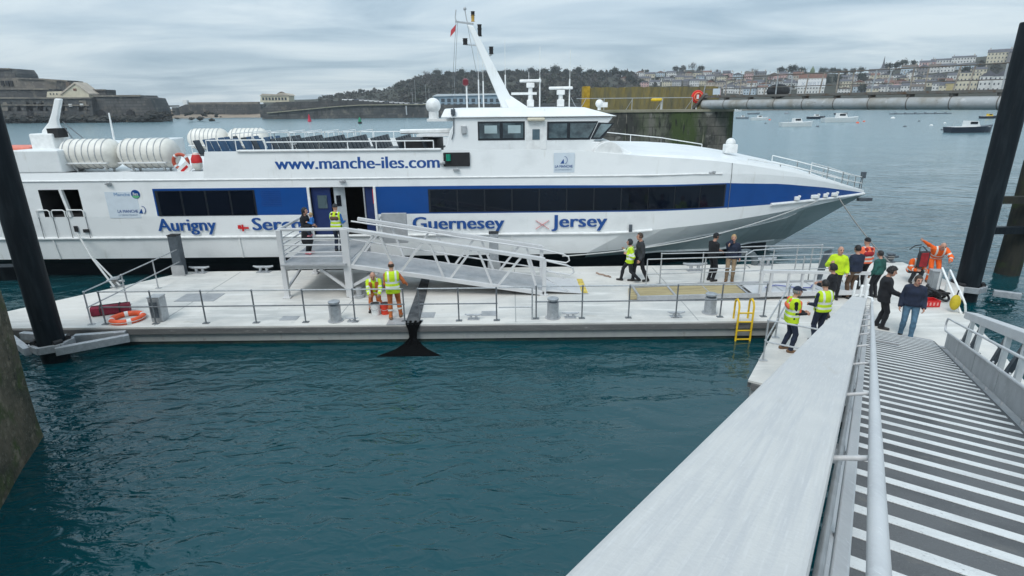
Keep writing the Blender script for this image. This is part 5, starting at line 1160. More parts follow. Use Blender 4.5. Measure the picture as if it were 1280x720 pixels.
def person(px, py, z, face, label, h=1.75, lean=0, turn=0, hipz=.93, hipy=0.0, feet=((.10, .0, 0), (-.10, .0, 0)), hands=((.25, .08, .84), (-.25, .08, .84)), head=(0, 0), top='navy', legs='navy', shoes='bootb', jacket=None, vest=None, hair='brown', style='short', cap=None, skin=None, bulk=0.0, kneehint=(0, 1, .05), kneel=None, tape=False, life=None, pos=None, cat='person', sleeves=None, bag=None, elbow=None, girl=False, skirt=None, ltape=False, name='person'):
    """face: heading in degrees, 0 = away from the camera, 90 = to the left, -90 = to the right, 180 = to the camera"""
    k = h / 1.75; p = Vector(pos) if pos is not None else onz(px, py, z)
    root = thing(name, label, cat, p, R_(face)); skin = skin or SKIN
    Rx = Matrix.Rotation(R_(-lean), 3, 'X') @ Matrix.Rotation(R_(turn), 3, 'Z')
    pel = np.array((0, hipy, hipz)); up = lambda x, y, zz: pel + np.array(Rx @ Vector((x, y, zz)))
    pts = [pel] + [np.array(f[:3]) for f in feet] + [np.array(f) for f in hands] + [up(0, 0, .85)]
    lo = np.min(pts, 0) - np.array((.42, .42, .16)); hi = np.max(pts, 0) + np.array((.42, .42, .22)); lo[2] = max(lo[2], -.06)
    f = Field(lo, hi, RES); B = bulk
    SK, TOP, LEG, SHOE, EY, LP = range(6)
    torso = [((-.075, 0, .02), (.075, 0, .02), .115 + B, .115 + B), ((-.06, .005, .16), (.06, .005, .16), .105 + B, .105 + B), ((-.085, .0, .31), (.085, .0, .31), .112 + B, .112 + B), ((-.10, -.005, .42), (.10, -.005, .42), .070 + B * .6, .075 + B * .6), ((0, 0, .1), (0, 0, .36), .1 + B, .11 + B)]
    for i, (a, c, ra, rb) in enumerate(torso): f.cone(up(*a), up(*c), ra, rb, LEG if i == 0 else TOP, .05)
    neck, hd0 = up(0, -.01, .47), up(0, .03, .585)
    f.cone(neck, hd0, .058, .054, SK, .03)
    Rh = Matrix.Rotation(R_(head[1]), 3, 'Z') @ Matrix.Rotation(R_(-lean * .55 - head[0]), 3, 'X'); H = lambda x, y, zz: hd + np.array(Rh @ Vector((x, y, zz)))
    hd = hd0 + np.array(Rh @ Vector((0, .015, .085)))
    f.ell(hd, (.077, .097, .115), Rh, SK, .02); f.cone(H(0, .035, -.075), H(0, .055, -.085), .052, .042, SK, .03)
    f.cone(H(0, .09, .015), H(0, .117, -.02), .012, .017, SK, .012)
    for s in (-1, 1): f.cone(H(s * .078, -.005, .015), H(s * .08, -.005, -.03), .016, .012, SK, .008); f.ell(H(s * .032, .088, .02), (.016, .012, .011), Rh, EY, .004)
    f.cone(H(-.018, .094, -.055), H(.018, .094, -.055), .011, .011, LP, .006)
    arms = []; AL, FL = .285, .255
    for i, s in enumerate((1, -1)):
        sh = up(s * .168, -.005, .415); wr = np.array(hands[i], float); hint = (s * .22, -1, -.25) if elbow is None else elbow[i]
        el, wr = ik(sh, wr, AL, FL, hint); arms.append((sh, el, wr))
        f.cone(sh, el, .056 + B * .4, .047 + B * .3, TOP, .022); f.cone(el, wr, .05 + B * .3, .034, TOP if sleeves is None else SK, .02)
        d = (wr - el) / np.linalg.norm(wr - el); inn = np.array((-s, .25, -.1)); n = inn - d * (inn @ d); n /= np.linalg.norm(n); w = np.cross(d, n) * s
        for o in (-.019, .019): f.cone(wr, wr + d * .085 + w * o * 1.3, .02, .018, SK, .02)
        for o, L in ((-.031, .062), (-.0105, .074), (.0105, .078), (.031, .070)):
            b0 = wr + d * .088 + w * o; d1 = d * .9 + n * .42; d1 /= np.linalg.norm(d1); m1 = b0 + d1 * L * .5; d2 = d * .45 + n * .9; d2 /= np.linalg.norm(d2)
            f.cone(b0, m1, .0105, .0095, SK, .006); f.cone(m1, m1 + d2 * L * .5, .0095, .0085, SK, .004)
        tb = wr + d * .025 + w * .026; td = d * .6 + w * .62 + n * .35; td /= np.linalg.norm(td); t2 = d * .9 + n * .4 + w * .1; t2 /= np.linalg.norm(t2)
        f.cone(tb, tb + td * .045, .014, .011, SK, .01); f.cone(tb + td * .045, tb + td * .045 + t2 * .032, .011, .0095, SK, .004)
    legsj = []
    for i, s in enumerate((1, -1)):
        hp = up(s * .095, 0, -.02); ft = np.array(feet[i][:3], float); an = ft + np.array((0, -.0, .085)); yaw = feet[i][3] if len(feet[i]) > 3 else s * -.18
        kn, an = ik(hp, an if len(feet[i]) <= 4 else np.array(feet[i][4]), .43, .42, kneehint if kneel is None or i != kneel[0] else kneel[1]); legsj.append((hp, kn, an))
        f.cone(hp, kn, .092 + B * .3, .066, LEG, .04); f.cone(kn, kn + (an - kn) * .4, .062, .066, LEG, .02); f.cone(kn + (an - kn) * .3, an, .066, .052, LEG, .02)
        fw = np.array((-math.sin(yaw), math.cos(yaw), 0)); 
        if ft.shape[0] >= 3: ft = ft[:3]
        bz = an - np.array((0, 0, .085))
        if kneel is not None and i == kneel[0]: f.cone(an, an + np.array((0, -.02, -.02)), .045, .045, SHOE, .02); f.cone(an, an + np.array((0, -.05, -.10)), .045, .035, SHOE, .02)
        else:
            f.cone(bz + np.array((0, 0, .042)) - fw * .05, bz + np.array((0, 0, .036)) + fw * .15, .045, .038, SHOE, .02); f.cone(an, bz + np.array((0, 0, .05)), .05, .048, SHOE, .03)
    if skirt is not None: f.cone(up(0, 0, .05), up(0, .0, -.42), .15, .2, LEG, .05)
    f.d += .0035 * (f.t == TOP) * np.float32(1) * (np.sin((f.lo[2] + RES * np.arange(f.n[2])) * 46)[None, None, :] + np.sin((f.lo[0] + RES * np.arange(f.n[0])) * 37)[:, None, None]).astype(np.float32)
    def M_(x, d): return x if not isinstance(x, str) else C_[x]
    P, F, T = surface(f.d, f.t, f.lo, RES)
    np_obj('body', P, F, T, [skin, M_(top, 0), M_(legs, 0), M_(shoes, 0), EYE, LIP], root, k)
    # ---- shells worn over the body
    def grid(): return np.meshgrid(*[f.lo[i] + RES * np.arange(f.n[i], dtype=np.float32) for i in range(3)], indexing='ij', sparse=True)
    def tor(g, inv): # torso coordinates
        X, Y, Z = g[0] - pel[0], g[1] - pel[1], g[2] - pel[2]; return [Rx[0][i] * X + Rx[1][i] * Y + Rx[2][i] * Z for i in range(3)]
    def shell(prims, off, kk=.05):
        s = Field(lo, hi, RES)
        for n_, (a, c, ra, rb) in enumerate(prims): s.cone(a, c, ra + off, rb + off, 0, kk if n_ < 5 else .022)
        return s
    tors = [(up(*a), up(*c), ra, rb) for a, c, ra, rb in torso]
    def garment(nm, m, off, hem, arm, band=True, lo_arm=.93):
        pr = list(tors)
        if hem < -.05: pr += [(j[0], j[0] + (j[1] - j[0]) * .55, .095 + B * .3, .09) for j in legsj] + [(up(-.06, 0, -.1), up(.06, 0, -.1), .11 + B, .11 + B)]
        if arm:
            for (sh, el, wr) in arms: pr += [(sh, el, .057 + B * .4, .048 + B * .3), (el, el + (wr - el) * lo_arm, .048 + B * .3, .040)]
        s = shell(pr, off); g = grid(); u = tor(g, 0)
        if arm:
            ad = Field(lo, hi, RES)
            for (sh, el, wr) in arms: ad.cone(sh + (el - sh) * .35, el, .11, .1, 0, .02); ad.cone(el, wr, .1, .09, 0, .02)
            dd = np.maximum(s.d, np.minimum((hem - u[2]), np.float32(1.0)) * 1.0 - 9 * (ad.d < 0))
        else:
            dd = np.maximum(s.d, hem - u[2])
            sx = np.abs(u[0]); dd = np.maximum(dd, np.maximum((sx - .185 - B), -.0) - .0 if False else (sx - .19 - B))
        dd = np.maximum(dd, .055 - np.sqrt(u[0] ** 2 + (u[1] - .06) ** 2 + (u[2] - .5) ** 2) * .8)
        dd = np.maximum(dd, u[2] - .515)
        tt = np.zeros(f.n, np.int8)
        if band:
            zz = u[2] + 0 * u[0] + 0 * u[1]
            tt = ((np.abs(zz - .07) < .024) | (np.abs(zz - .21) < .024) | ((np.abs(np.abs(u[0]) - .105) < .022) & (zz > .21))).astype(np.int8)
            if arm:
                tt2 = np.zeros(f.n, bool)
                for (sh, el, wr) in arms:
                    for t_ in (.62,):
                        c = sh + (el - sh) * t_; a = (el - sh) / np.linalg.norm(el - sh); tt2 |= (np.abs((g[0] - c[0]) * a[0] + (g[1] - c[1]) * a[1] + (g[2] - c[2]) * a[2]) < .024) & (((g[0] - c[0]) ** 2 + (g[1] - c[1]) ** 2 + (g[2] - c[2]) ** 2) < .12 ** 2)
                        c = el + (wr - el) * .55; a = (wr - el) / np.linalg.norm(wr - el); tt2 |= (np.abs((g[0] - c[0]) * a[0] + (g[1] - c[1]) * a[1] + (g[2] - c[2]) * a[2]) < .024) & (((g[0] - c[0]) ** 2 + (g[1] - c[1]) ** 2 + (g[2] - c[2]) ** 2) < .1 ** 2)
                tt = (tt.astype(bool) | tt2).astype(np.int8)
        P, F, T = surface(dd, tt, f.lo, RES)
        return np_obj(nm, P, F, T, [M_(m, 0), C_['refl']], root, k)
    if jacket: garment('jacket', jacket[0], .017, jacket[1] if len(jacket) > 1 else -.07, True, tape)
    if jacket and jacket[0] not in ('orange',):
        b = MB(); c0 = up(0, -.012, .475); b.torus(c0, .072, .024, 18, 8, (Rx @ Matrix.Rotation(R_(-14), 3, 'X'))); b.v = [(x * k, y * k, z_ * k) for x, y, z_ in b.v]; b.build('collar', M_(jacket[0], 0), root, local=True, smooth=True)
    if vest: garment('vest', vest[0], .026, vest[1] if len(vest) > 1 else -.06, False, tape)
    if life:
        s = shell([(up(-.10, .09, .12), up(-.09, .09, .38), .06, .06), (up(.10, .09, .12), up(.09, .09, .38), .06, .06), (up(-.08, -.09, .30), up(.08, -.09, .30), .075, .075), (up(-.1, .08, .38), up(-.08, -.08, .44), .045, .045), (up(.1, .08, .38), up(.08, -.08, .44), .045, .045)], .01 + B * .6, .03)
        P, F, T = surface(s.d, s.t, s.lo, RES); np_obj('life_jacket', P, F, T, [M_(life, 0)], root, k)
    if ltape:
        b = MB()
        for (hp, kn, an) in legsj:
            c = kn + (an - kn) * .55; dv = (an - kn) / np.linalg.norm(an - kn); b.cyl(c - dv * .025, c + dv * .025, .073, .071, 16)
        b.v = [(x * k, y * k, z_ * k) for x, y, z_ in b.v]; b.build('leg_tape', C_['refl'], root, local=True, smooth=True)
    def hmask(): 
        g = grid(); X, Y, Z = g[0] - hd[0], g[1] - hd[1], g[2] - hd[2]; return [Rh[0][i] * X + Rh[1][i] * Y + Rh[2][i] * Z for i in range(3)]
    if style and not (cap and cap[0] in ('beanie', 'hood')):
        u = hmask(); off = {'short': .012, 'curly': .032, 'long': .022, 'bald': .006, 'fuller': .022}[style]
        q = np.sqrt((u[0] / (.078 + off)) ** 2 + ((u[1] + .004) / (.098 + off)) ** 2 + (u[2] / (.116 + off)) ** 2); d = (q - 1) * .085
        if style == 'curly': d = d + .011 * np.sin(u[0] * 95 + 1) * np.sin(u[1] * 88) * np.sin(u[2] * 92 + .5)
        fr = .03 if style != 'curly' else .05
        reg = np.maximum(u[1] - .045 - 0 * u[2], -.05 - u[2]); reg2 = np.maximum(.05 - u[2] + np.maximum(u[1], 0) * .25, -1 + 0 * u[1]); m = np.minimum(reg if style != 'bald' else np.maximum(np.maximum(u[1] - .0, u[2] - .045), -.05 - u[2]), reg2 if style != 'bald' else 1 + 0 * u[2])
        d = np.maximum(d, m)
        if style == 'long':
            e = np.sqrt((u[0] / .085) ** 2 + ((u[1] + .06) / .055) ** 2 + ((u[2] + .12) / .2) ** 2); d = np.minimum(d, (e - 1) * .06)
        P, F, T = surface(d.astype(np.float32), np.zeros(f.n, np.int8), f.lo, RES); np_obj('hair', P, F, T, [HAIRC[hair]], root, k)
    if cap:
        u = hmask(); kind, cm = cap
        q = np.sqrt((u[0] / .096) ** 2 + ((u[1] + .003) / .116) ** 2 + (u[2] / .134) ** 2); d = (q - 1) * .1
        if kind == 'hood': d = np.maximum(d, np.minimum(np.maximum(u[1] - .05, -.13 - u[2]), .06 - u[2]))
        elif kind == 'beanie': d = np.maximum(d, .03 - u[2] - .02 * (u[1] < 0))
        else:
            d = np.maximum(d, .04 - u[2])
            br = np.maximum(np.sqrt((u[0] / .085) ** 2 + ((u[1] - .1) / .105) ** 2) * .09 - .09, np.abs(u[2] - .05 + .12 * np.maximum(u[1] - .09, 0)) - .008)
            if kind == 'cap': d = np.minimum(d, br)
            if kind == 'helmet': d = np.minimum(d, np.maximum(np.sqrt((u[0] / .125) ** 2 + ((u[1] - .015) / .15) ** 2) * .12 - .12, np.abs(u[2] - .045) - .009))
        P, F, T = surface((d + 0 * u[0]).astype(np.float32), np.zeros(f.n, np.int8), f.lo, RES); np_obj({'hood': 'hood', 'beanie': 'hat', 'cap': 'cap', 'helmet': 'helmet'}[kind], P, F, T, [M_(cm, 0)], root, k)
    return root, k, arms

S_ = ((.27, .10, .86), (-.27, .10, .86))
FOLD = ((.10, .27, 1.13), (-.10, .27, 1.17))
POCK = ((.22, .13, .95), (-.22, .13, .95))
PZ = 1.78
person(386, 317, PZ + .002, -100, 'woman with long dark hair on the boarding platform, carrying a small child', h=1.62, hands=((.12, .30, 1.10), (-.14, .28, 1.02)), top='black', legs='black', shoes='pink', jacket=('black', -.18), hair='black', style='long', skirt=True)
person(0, 0, 0, 100, 'small fair haired child in a blue coat held by the dark haired woman', h=.95, pos=onz(392, 317, PZ) + Vector((.10, -.06, .50)), hipz=.93, feet=((.16, .16, .25), (-.16, .18, .25)), hands=((.22, .22, 1.12), (-.22, .22, 1.15)), top='blue', legs='navy', shoes='pink', jacket=('blue', -.05), hair='fair', style='fuller', head=(-8, 0))
person(424, 314, PZ + .002, -8, 'person in yellow vest with blue sleeves on the boarding platform, facing the ferry', h=1.68, hands=((.22, .24, 1.06), (-.12, .26, 1.08)), top='blue', legs='navy', vest=('hiviz', -.06), tape=True, hair='brown', style='short', cap=('beanie', 'char'), life='brown')
person(470, 386, DK, 190, 'kneeling worker in yellow hi-vis and orange trousers, behind the two buckets', h=1.74, hipz=.52, hipy=-.10, lean=18, feet=((.14, .22, 0), (-.13, -.42, 0, 0, (-.13, -.42, .09))), hands=((.13, .42, .62), (-.16, .40, .60)), kneel=(1, (0, 1, -.9)), top='hiviz', legs='rust', jacket=('hiviz', -.03), tape=True, life='rust', hair='brown', style='bald', head=(18, 0))
person(494, 398, DK, 12, 'standing bald worker with yellow vest over orange overalls, seen from behind', h=1.78, feet=((.17, .10, 0), (-.12, -.06, 0)), hands=((.40, .16, .98), (-.20, .22, .90)), top='rust', legs='rust', shoes='bootn', vest=('hiviz', -.13), tape=True, hair='brown', style='bald', head=(8, 0), bulk=.012, ltape=True)
person(786, 352, DK, 78, 'person in a yellow hi-vis jacket and black trousers striding left past the plywood ramp', h=1.62, feet=((.10, .30, .0), (-.08, -.36, .06)), hipz=.88, hands=((.14, .24, 1.22), (-.16, .12, 1.12)), top='hiviz', legs='black', jacket=('hiviz', -.12), tape=True, cap=('hood', 'char'), style=None, bulk=.012)
person(798, 352, DK, 95, 'man in dark clothes walking left just behind the person in the yellow hi-vis jacket', h=1.80, feet=((.09, .18, 0), (-.08, -.28, 0)), top='black', legs='black', jacket=('char', -.05), hair='brown', style='short')
person(888, 351, DK, -70, 'person in all black clothes and a black cap standing by the plywood ramp, facing right', h=1.76, top='black', legs='black', jacket=('black', -.08), cap=('cap', 'black'), hair='black', style='short', hands=((.12, .26, 1.02), (-.14, .28, 1.04)))
person(911, 352, DK, 160, 'man in dark jacket and tan trousers standing by the plywood ramp', h=1.74, top='navy', legs='tan', shoes='bootn', jacket=('navy', -.06), hair='fair', style='short', hands=((.10, .20, 1.42), (-.26, .1, .9)))
person(983, 438, DK, -100, 'worker in a blue cap and yellow hi-vis vest on the landing', h=1.74, feet=((.13, .05, 0), (-.1, -.08, 0)), hands=((.10, .28, 1.05), (-.14, .30, 1.02)), top='black', legs='navy', shoes='bootn', vest=('hiviz', -.12), life='coral', cap=('cap', 'navy'), hair='grey', style='short', bulk=.018, tape=True)
person(1021, 428, DK, 8, 'person in yellow hi-vis vest over navy seen from behind beside the gangway beam', h=1.74, top='navy', legs='navy', vest=('hiviz', -.04), tape=True, hair='black', style='short', bulk=.01, head=(12, -10), hands=((.16, .28, 1.05), (-.2, .26, 1.0)))
person(1040, 373, DK, 150, 'balding man in a bright yellow hi-vis jacket standing behind the dark curly haired person', h=1.76, top='hiviz', legs='black', jacket=('hiviz', -.1), hair='grey', style='bald', bulk=.018, hands=((.20, .26, 1.22), (-.28, .08, .9)), head=(5, 25), skin=SKIN)
person(1032, 398, DK, 40, 'person with dark hair and black jacket in front of the bright yellow jacket', h=1.66, top='black', legs='brown', jacket=('black', .0), hair='black', style='curly', hands=((.16, .28, 1.05), (-.2, .3, 1.08)))
person(1062, 373, DK, 10, 'man in navy jacket and brown trousers seen from behind', h=1.78, top='navy', legs='brown', jacket=('navy', -.02), hair='black', style='short', bulk=.015, hands=((.14, .26, 1.0), (-.2, .24, 1.0)))
person(1074, 362, DK, 5, 'person in a black hat and bright orange life jacket, back turned', h=1.80, top='coral', legs='black', jacket=('coral', -.02), life='red', cap=('beanie', 'black'), style=None, bulk=.02, tape=True, hands=((.18, .26, 1.0), (-.18, .26, 1.0)))
person(1091, 372, DK, 20, 'person in a dark green jacket half hidden behind the man in the black coat', h=1.58, top='green', legs='black', jacket=('green', -.05), hair='black', style='short')
person(1097, 409, DK, -120, 'man with curly dark hair and a long black coat at the foot of the gangway', h=1.80, feet=((.1, .08, 0), (-.1, -.04, 0)), top='black', legs='black', jacket=('black', -.18), hair='black', style='curly', hands=((.12, .36, 1.0), (-.2, .24, .98)), bulk=.02, head=(14, -10))
person(1131, 421, DK, 150, 'bearded man in a navy jacket and blue jeans walking at the foot of the gangway', h=1.78, feet=((.11, -.04, 0), (-.1, .12, 0)), top='navy', legs='jeans', shoes='bootb', jacket=('navy', -.05), hair='brown', style='short', bulk=.012, hands=((.25, .06, .84), (-.24, .14, .88)), head=(14, 20))
person(1140, 352, DK, 170, 'person crouching in orange hi-vis left of the bending worker', h=1.72, hipz=.40, hipy=-.12, lean=28, feet=((.13, .12, 0), (-.13, .10, 0)), hands=((.16, .44, .55), (-.16, .42, .52)), top='orange', legs='char', jacket=('orange', -.02), tape=True, cap=('hood', 'char'), style=None, head=(-8, -20), kneehint=(0, 1, .6), bulk=.015)
r0, k0, a0 = person(1164, 352, DK, 160, 'bald worker in orange overalls bending over the grey cabinet with one arm stretched out', h=1.80, hipz=.86, hipy=-.16, lean=46, feet=((.15, .05, 0), (-.15, -.12, 0)), hands=((.66, .34, 1.50), (-.22, .52, .88)), top='orange', legs='orange', shoes='bootn', jacket=('orange', -.04), tape=True, hair='grey', style='bald', bulk=.02, head=(0, 0), ltape=True, elbow=((.1, -.6, .8), (-.6, -.4, -.3)))
p = ony(1154, 324, 18.2); t = thing('sack', 'dark red and black sack held up by the bending worker in orange', 'sack', p); b = MB(); b.box(p, (.40, .16, .56), .2); b.build('body', C_['char'], t, bevel=.06)
b = MB(); b.box(p + Vector((-.03, -.09, .0)), (.3, .03, .48), .2); b.build('front_panel', C_['red'], t, bevel=.012)
b = MB(); b.tube([p + Vector((-.17, 0, .25)), p + Vector((-.2, 0, .42)), p + Vector((-.1, 0, .45)), p + Vector((.1, 0, .26))], .015, 6); b.build('strap', BLACK, t, smooth=True)
p = ony(1146, 306, 18.4); t = thing('boat_hook', 'thin dark rod held out over the water by the bending worker', 'rod', p); b = MB(); b.tube([ony(1137, 312, 18.4), ony(1144, 307, 18.4), ony(1152, 306, 18.4)], .018, 6); b.build('rod', BLACK, t)
# ------------------------------------------------------------------ masonry pier behind the ferry, its lichen wall and footbridge
YP = 42.0
pier = thing('stone_pier', 'big streaked masonry pier head behind the wheelhouse, with a yellow lichen covered wall on top', 'pier', (8, 46, 0))
zt_ = ony(900, 139.5, YP).z; xr = ony(921, 160, YP).x; xl = -1.5
b = MB(); pol = [(xl, YP + 1.5), (3, YP + .5), (8, YP), (xr - .9, YP), (xr - .25, YP + .25), (xr, YP + .9), (xr + .3, YP + 14), (xl, YP + 14)]
NV = 5; vs = []
for kz in range(NV + 1):
    t = kz / NV; z = lerp(-2, zt_, t)
    for (x, y) in pol: vs.append((x + (.25 * (1 - t) if x > 10 else 0), y - (.35 * (1 - t) if y < 44 else 0), z))
n = len(pol); fs = [(kz * n + i, kz * n + (i + 1) % n, (kz + 1) * n + (i + 1) % n, (kz + 1) * n + i) for kz in range(NV) for i in range(n)] + [tuple(NV * n + i for i in range(n))]
b.add(vs, fs); b.build('pier_head', PIERSTONE, pier)
b = MB(); b.prism([(x, y - (.08 if y < 44 else 0), zt_ + .003) for x, y in pol], (0, 0, .16)); b.build('coping', PIERTOP, pier)
yl = 45.2; wx0, wx1 = ony(735, 110, yl).x, ony(900, 110, yl).x; wzt = ony(800, 109, yl).z
b = MB(); nx = 40; vs = []; rr = random.Random(3)
for i in range(nx + 1):
    x = lerp(wx0, wx1, i / nx); vs += [(x, yl + rr.uniform(-.06, .06), zt_ + .17), (x, yl + rr.uniform(-.06, .06), wzt + rr.uniform(-.05, .05)), (x, yl + .9, wzt + rr.uniform(-.05, .05)), (x, yl + .9, zt_ + .17)]
fs = [(i * 4 + j, (i + 1) * 4 + j, (i + 1) * 4 + (j + 1) % 4, i * 4 + (j + 1) % 4) for i in range(nx) for j in range(4)] + [(0, 1, 2, 3), tuple(nx * 4 + j for j in (3, 2, 1, 0))]
b.add(vs, fs); b.build('parapet_wall', LICHEN, pier)
b = MB(); c = mat('yellow_lichen_end', (.42, .27, .03), .95, var=.3, scale=3); b.box((wx0 - .1, yl + .4, (zt_ + wzt) / 2 + .05), (.5, 1.1, wzt - zt_ + .1)); b.build('wall_end', c, pier)
t = thing('guard_rail', 'thin rusty guard rail with slanted stays on top of the masonry pier', 'railing', (8, YP + .5, zt_))
zz = zt_ + .16; xs = [ony(px, 130, YP + .7).x for px in (755, 790, 828, 865)]
for x in xs: b = MB(); b.cyl((x, YP + .7, zz), (x, YP + .7, zz + .85), .03, n=6); b.cyl((x - .35, YP + 1.1, zz), (x, YP + .7, zz + .7), .025, n=6); b.build('post', STEELL, t)
b = MB(); b.tube([(xs[0] - 2, YP + .7, zz + .82), (xs[-1], YP + .7, zz + .82)], .025, 6); b.build('top_rail', STEELL, t)
p = ony(821, 124.5, YP + 1.4); t = thing('yellow_lamp_hood', 'small yellow flat-topped marker on a white post on the pier behind the wheelhouse', 'marker', p)
b = MB(); b.lathe(p, [(.1, -.12), (.42, -.1), (.44, 0), (.34, .1), (.1, .13)], 16); b.build('hood', mat('marker_yellow', (.75, .5, .01), .5), t, smooth=True); b = MB(); b.cyl((p.x + .35, p.y, zz), (p.x + .35, p.y, p.z - .15), .07); b.build('post', WHITE2, t)
p = ony(872, 121, YP + .9); t = thing('lifebuoy_housing', 'bright red round lifebuoy housing on the pier where the footbridge begins', 'lifebuoy', p)
b = MB(); b.lathe(p, [(.05, -.12), (.42, -.1), (.46, .0), (.42, .1), (.05, .12)], 20, axis='y'); b.build('housing', mat('housing_red', (.72, .03, .02), .45), t, smooth=True)
b = MB(); b.torus(p + Vector((0, -.14, 0)), .27, .05, 20, 8, rx); b.build('ring', mat('ring_coral', (.78, .2, .1), .5), t, smooth=True)
b = MB(); b.box((p.x, p.y + .15, (zz + p.z) / 2), (.1, .08, p.z - zz)); b.box((p.x - .05, p.y - .2, p.z), (.16, .03, .3)); b.build('post', WHITE2, t)
# footbridge with tubular girder, coming nearer to the right
fb = thing('footbridge', 'long weathered footbridge on a fat grey tube running from the pier to the right', 'bridge', (20, 36, 6))
A = ony(880, 129, YP + .6); D_ = Vector((26.5, 21.0, 0)); zc = 6.62
a0 = Vector((A.x, A.y, 0)); dirn = (Vector((21.9, 29.0, 0)) - a0).normalized(); LB = 24.0
prp = Vector((dirn.y, -dirn.x, 0))
if prp.y > 0: prp = -prp
TUBE = layered('weathered_bridge_tube', (.40, .42, .43), [((.30, .29, .26), .9, .45, .65, None), ((.18, .16, .13), 2.2, .62, .76, (1, 1, 2)), ((.55, .56, .56), 3, .6, .74, None)], .7, .2, 6)
RUSTP = mat('rusty_pale_post', (.33, .29, .25), .8, var=.35, scale=5)
RUSTY = layered('rusty_bridge_steel', (.15, .145, .135), [((.12, .075, .05), 3, .5, .68, None)], .8, .2, 9)
zA, zB = ony(885, 130.5, YP + .6).z, 6.46
def BP(s, off=0, z=0): v = a0 + dirn * s + prp * off; return Vector((v.x, v.y, lerp(zA, zB, s / 15.3) + z))
b = MB(); b.tube([BP(s) for s in np.linspace(0, LB, 12)], .32, 20); b.build('tube_girder', TUBE, fb, smooth=True)
s = 0.0; k = 0; SPC = 1.95
b2 = MB(); b2.box((0, 0, 0), (.001, .001, .001)) if False else None
b = MB(); b.bar(BP(0, .15, .52), BP(LB, .15, .52), .12, .14); b.bar(BP(0, -1.3, .52), BP(LB, -1.3, .52), .12, .14); b.build('deck_edge', RUSTY, fb)
b = MB(); b.bar(BP(0, -.58, .50), BP(LB, -.58, .50), 1.4, .05); b.build('walkway', PIERTOP, fb)
while s < LB:
    b = MB(); b.tube([BP(s - .02), BP(s + .02)], .335, 20); b.bar(BP(s, .0, .3), BP(s, .0, .5), .3, .2); b.build('saddle', RUSTY, fb)
    for off in (.16, -1.3):
        b = MB(); b.bar(BP(s, off, .5), BP(s + (.0 if k % 2 else .12), off, 1.72 if s > 1.5 else 1.3), .06, .05, up=prp); b.build('post', RUSTP if k % 3 else STEELL, fb)
    s += SPC; k += 1
for off in (.16,):
    for z in (1.02, 1.72):
        b = MB(); b.tube([BP(0 if z < 1.5 else 1.9, off, z), BP(LB, off, z)], .032 if z > 1.5 else .024, 6); b.build('rail', RUSTY, fb, smooth=True)
b = MB(); b.bar(BP(-.9, .1, -.35), BP(.2, .1, .7), .35, .2); b.build('end_strut', RUSTY, fb)
b = MB(); b.box(BP(1.2, .2, .85), (.6, .04, .4), math.atan2(dirn.y, dirn.x)); b.build('notice_board', PANELB, fb)
p = BP(5.6, -.4, .78); t = thing('covered_load', 'dark tarpaulin covered load standing on the footbridge near its pier end', 'load', p); b = MB(); b.sphere(p, .62, 14, 10, sc=(1.2, .7, .72)); b.build('tarpaulin', C_['char'], t, smooth=True)

# ------------------------------------------------------------------ hills and their ridge as seen over the harbour
RIDGE = [(330, 126), (395, 124), (430, 117.5), (480, 113.5), (500, 107), (530, 99), (560, 94), (620, 93.5), (690, 91.5), (760, 93.5), (790, 92), (830, 90), (860, 87), (900, 92), (950, 94), (1000, 90), (1050, 93), (1100, 90), (1125, 84), (1160, 79), (1185, 74), (1230, 70), (1260, 66), (1330, 58), (1450, 52)]
def hor(px): return 131.3 - .00995 * (px - 640)
DN, DF = 560.0, 900.0
def horiz(px, D):
    d = ray(px, hor(px)); d.z = 0; d.normalize(); return d * D
def ridge_z(px):
    y = interp(px, RIDGE); d = ray(px, y); return 6.58 + d.z / math.hypot(d.x, d.y) * DF
def near_z(px): return interp(px, [(380, .5), (760, 2.5), (900, 3.0), (1300, 3.5)])
def ground_z(px, D):
    t = (D - DN) / (DF - DN)
    if t <= 0: return near_z(px)
    if t >= 1: return ridge_z(px) - (t - 1) * 14
    return lerp(near_z(px), ridge_z(px), .35 * t + .65 * sm(t))
b = MB(); PXS = list(range(330, 1500, 13)); DS = list(np.linspace(DN - 8, DF, 26)) + [DF + 60, DF + 250]
rr = random.Random(9); vs = []
for D in DS:
    for px in PXS:
        h = horiz(px, D); vs.append((h.x, h.y, ground_z(px, D) + (rr.uniform(-.5, .5) if DN + 15 < D < DF else 0) - (6 if D < DN else 0)))
n = len(PXS); fs = [(i * n + j, i * n + j + 1, (i + 1) * n + j + 1, (i + 1) * n + j) for i in range(len(DS) - 1) for j in range(n - 1)]
b.add(vs, fs); b.build('hill', HILLM, kind='structure', smooth=True)
def hit(px, py):
    """where the view towards a photograph point meets the hillside"""
    d = ray(px, py); sl = d.z / math.hypot(d.x, d.y); lo = DN
    for k in range(120):
        D = DN + (DF - DN) * k / 119
        if 6.58 + sl * D <= ground_z(px, D): lo = D; break
        lo = D
    h = horiz(px, lo); return Vector((h.x, h.y, ground_z(px, lo))), lo
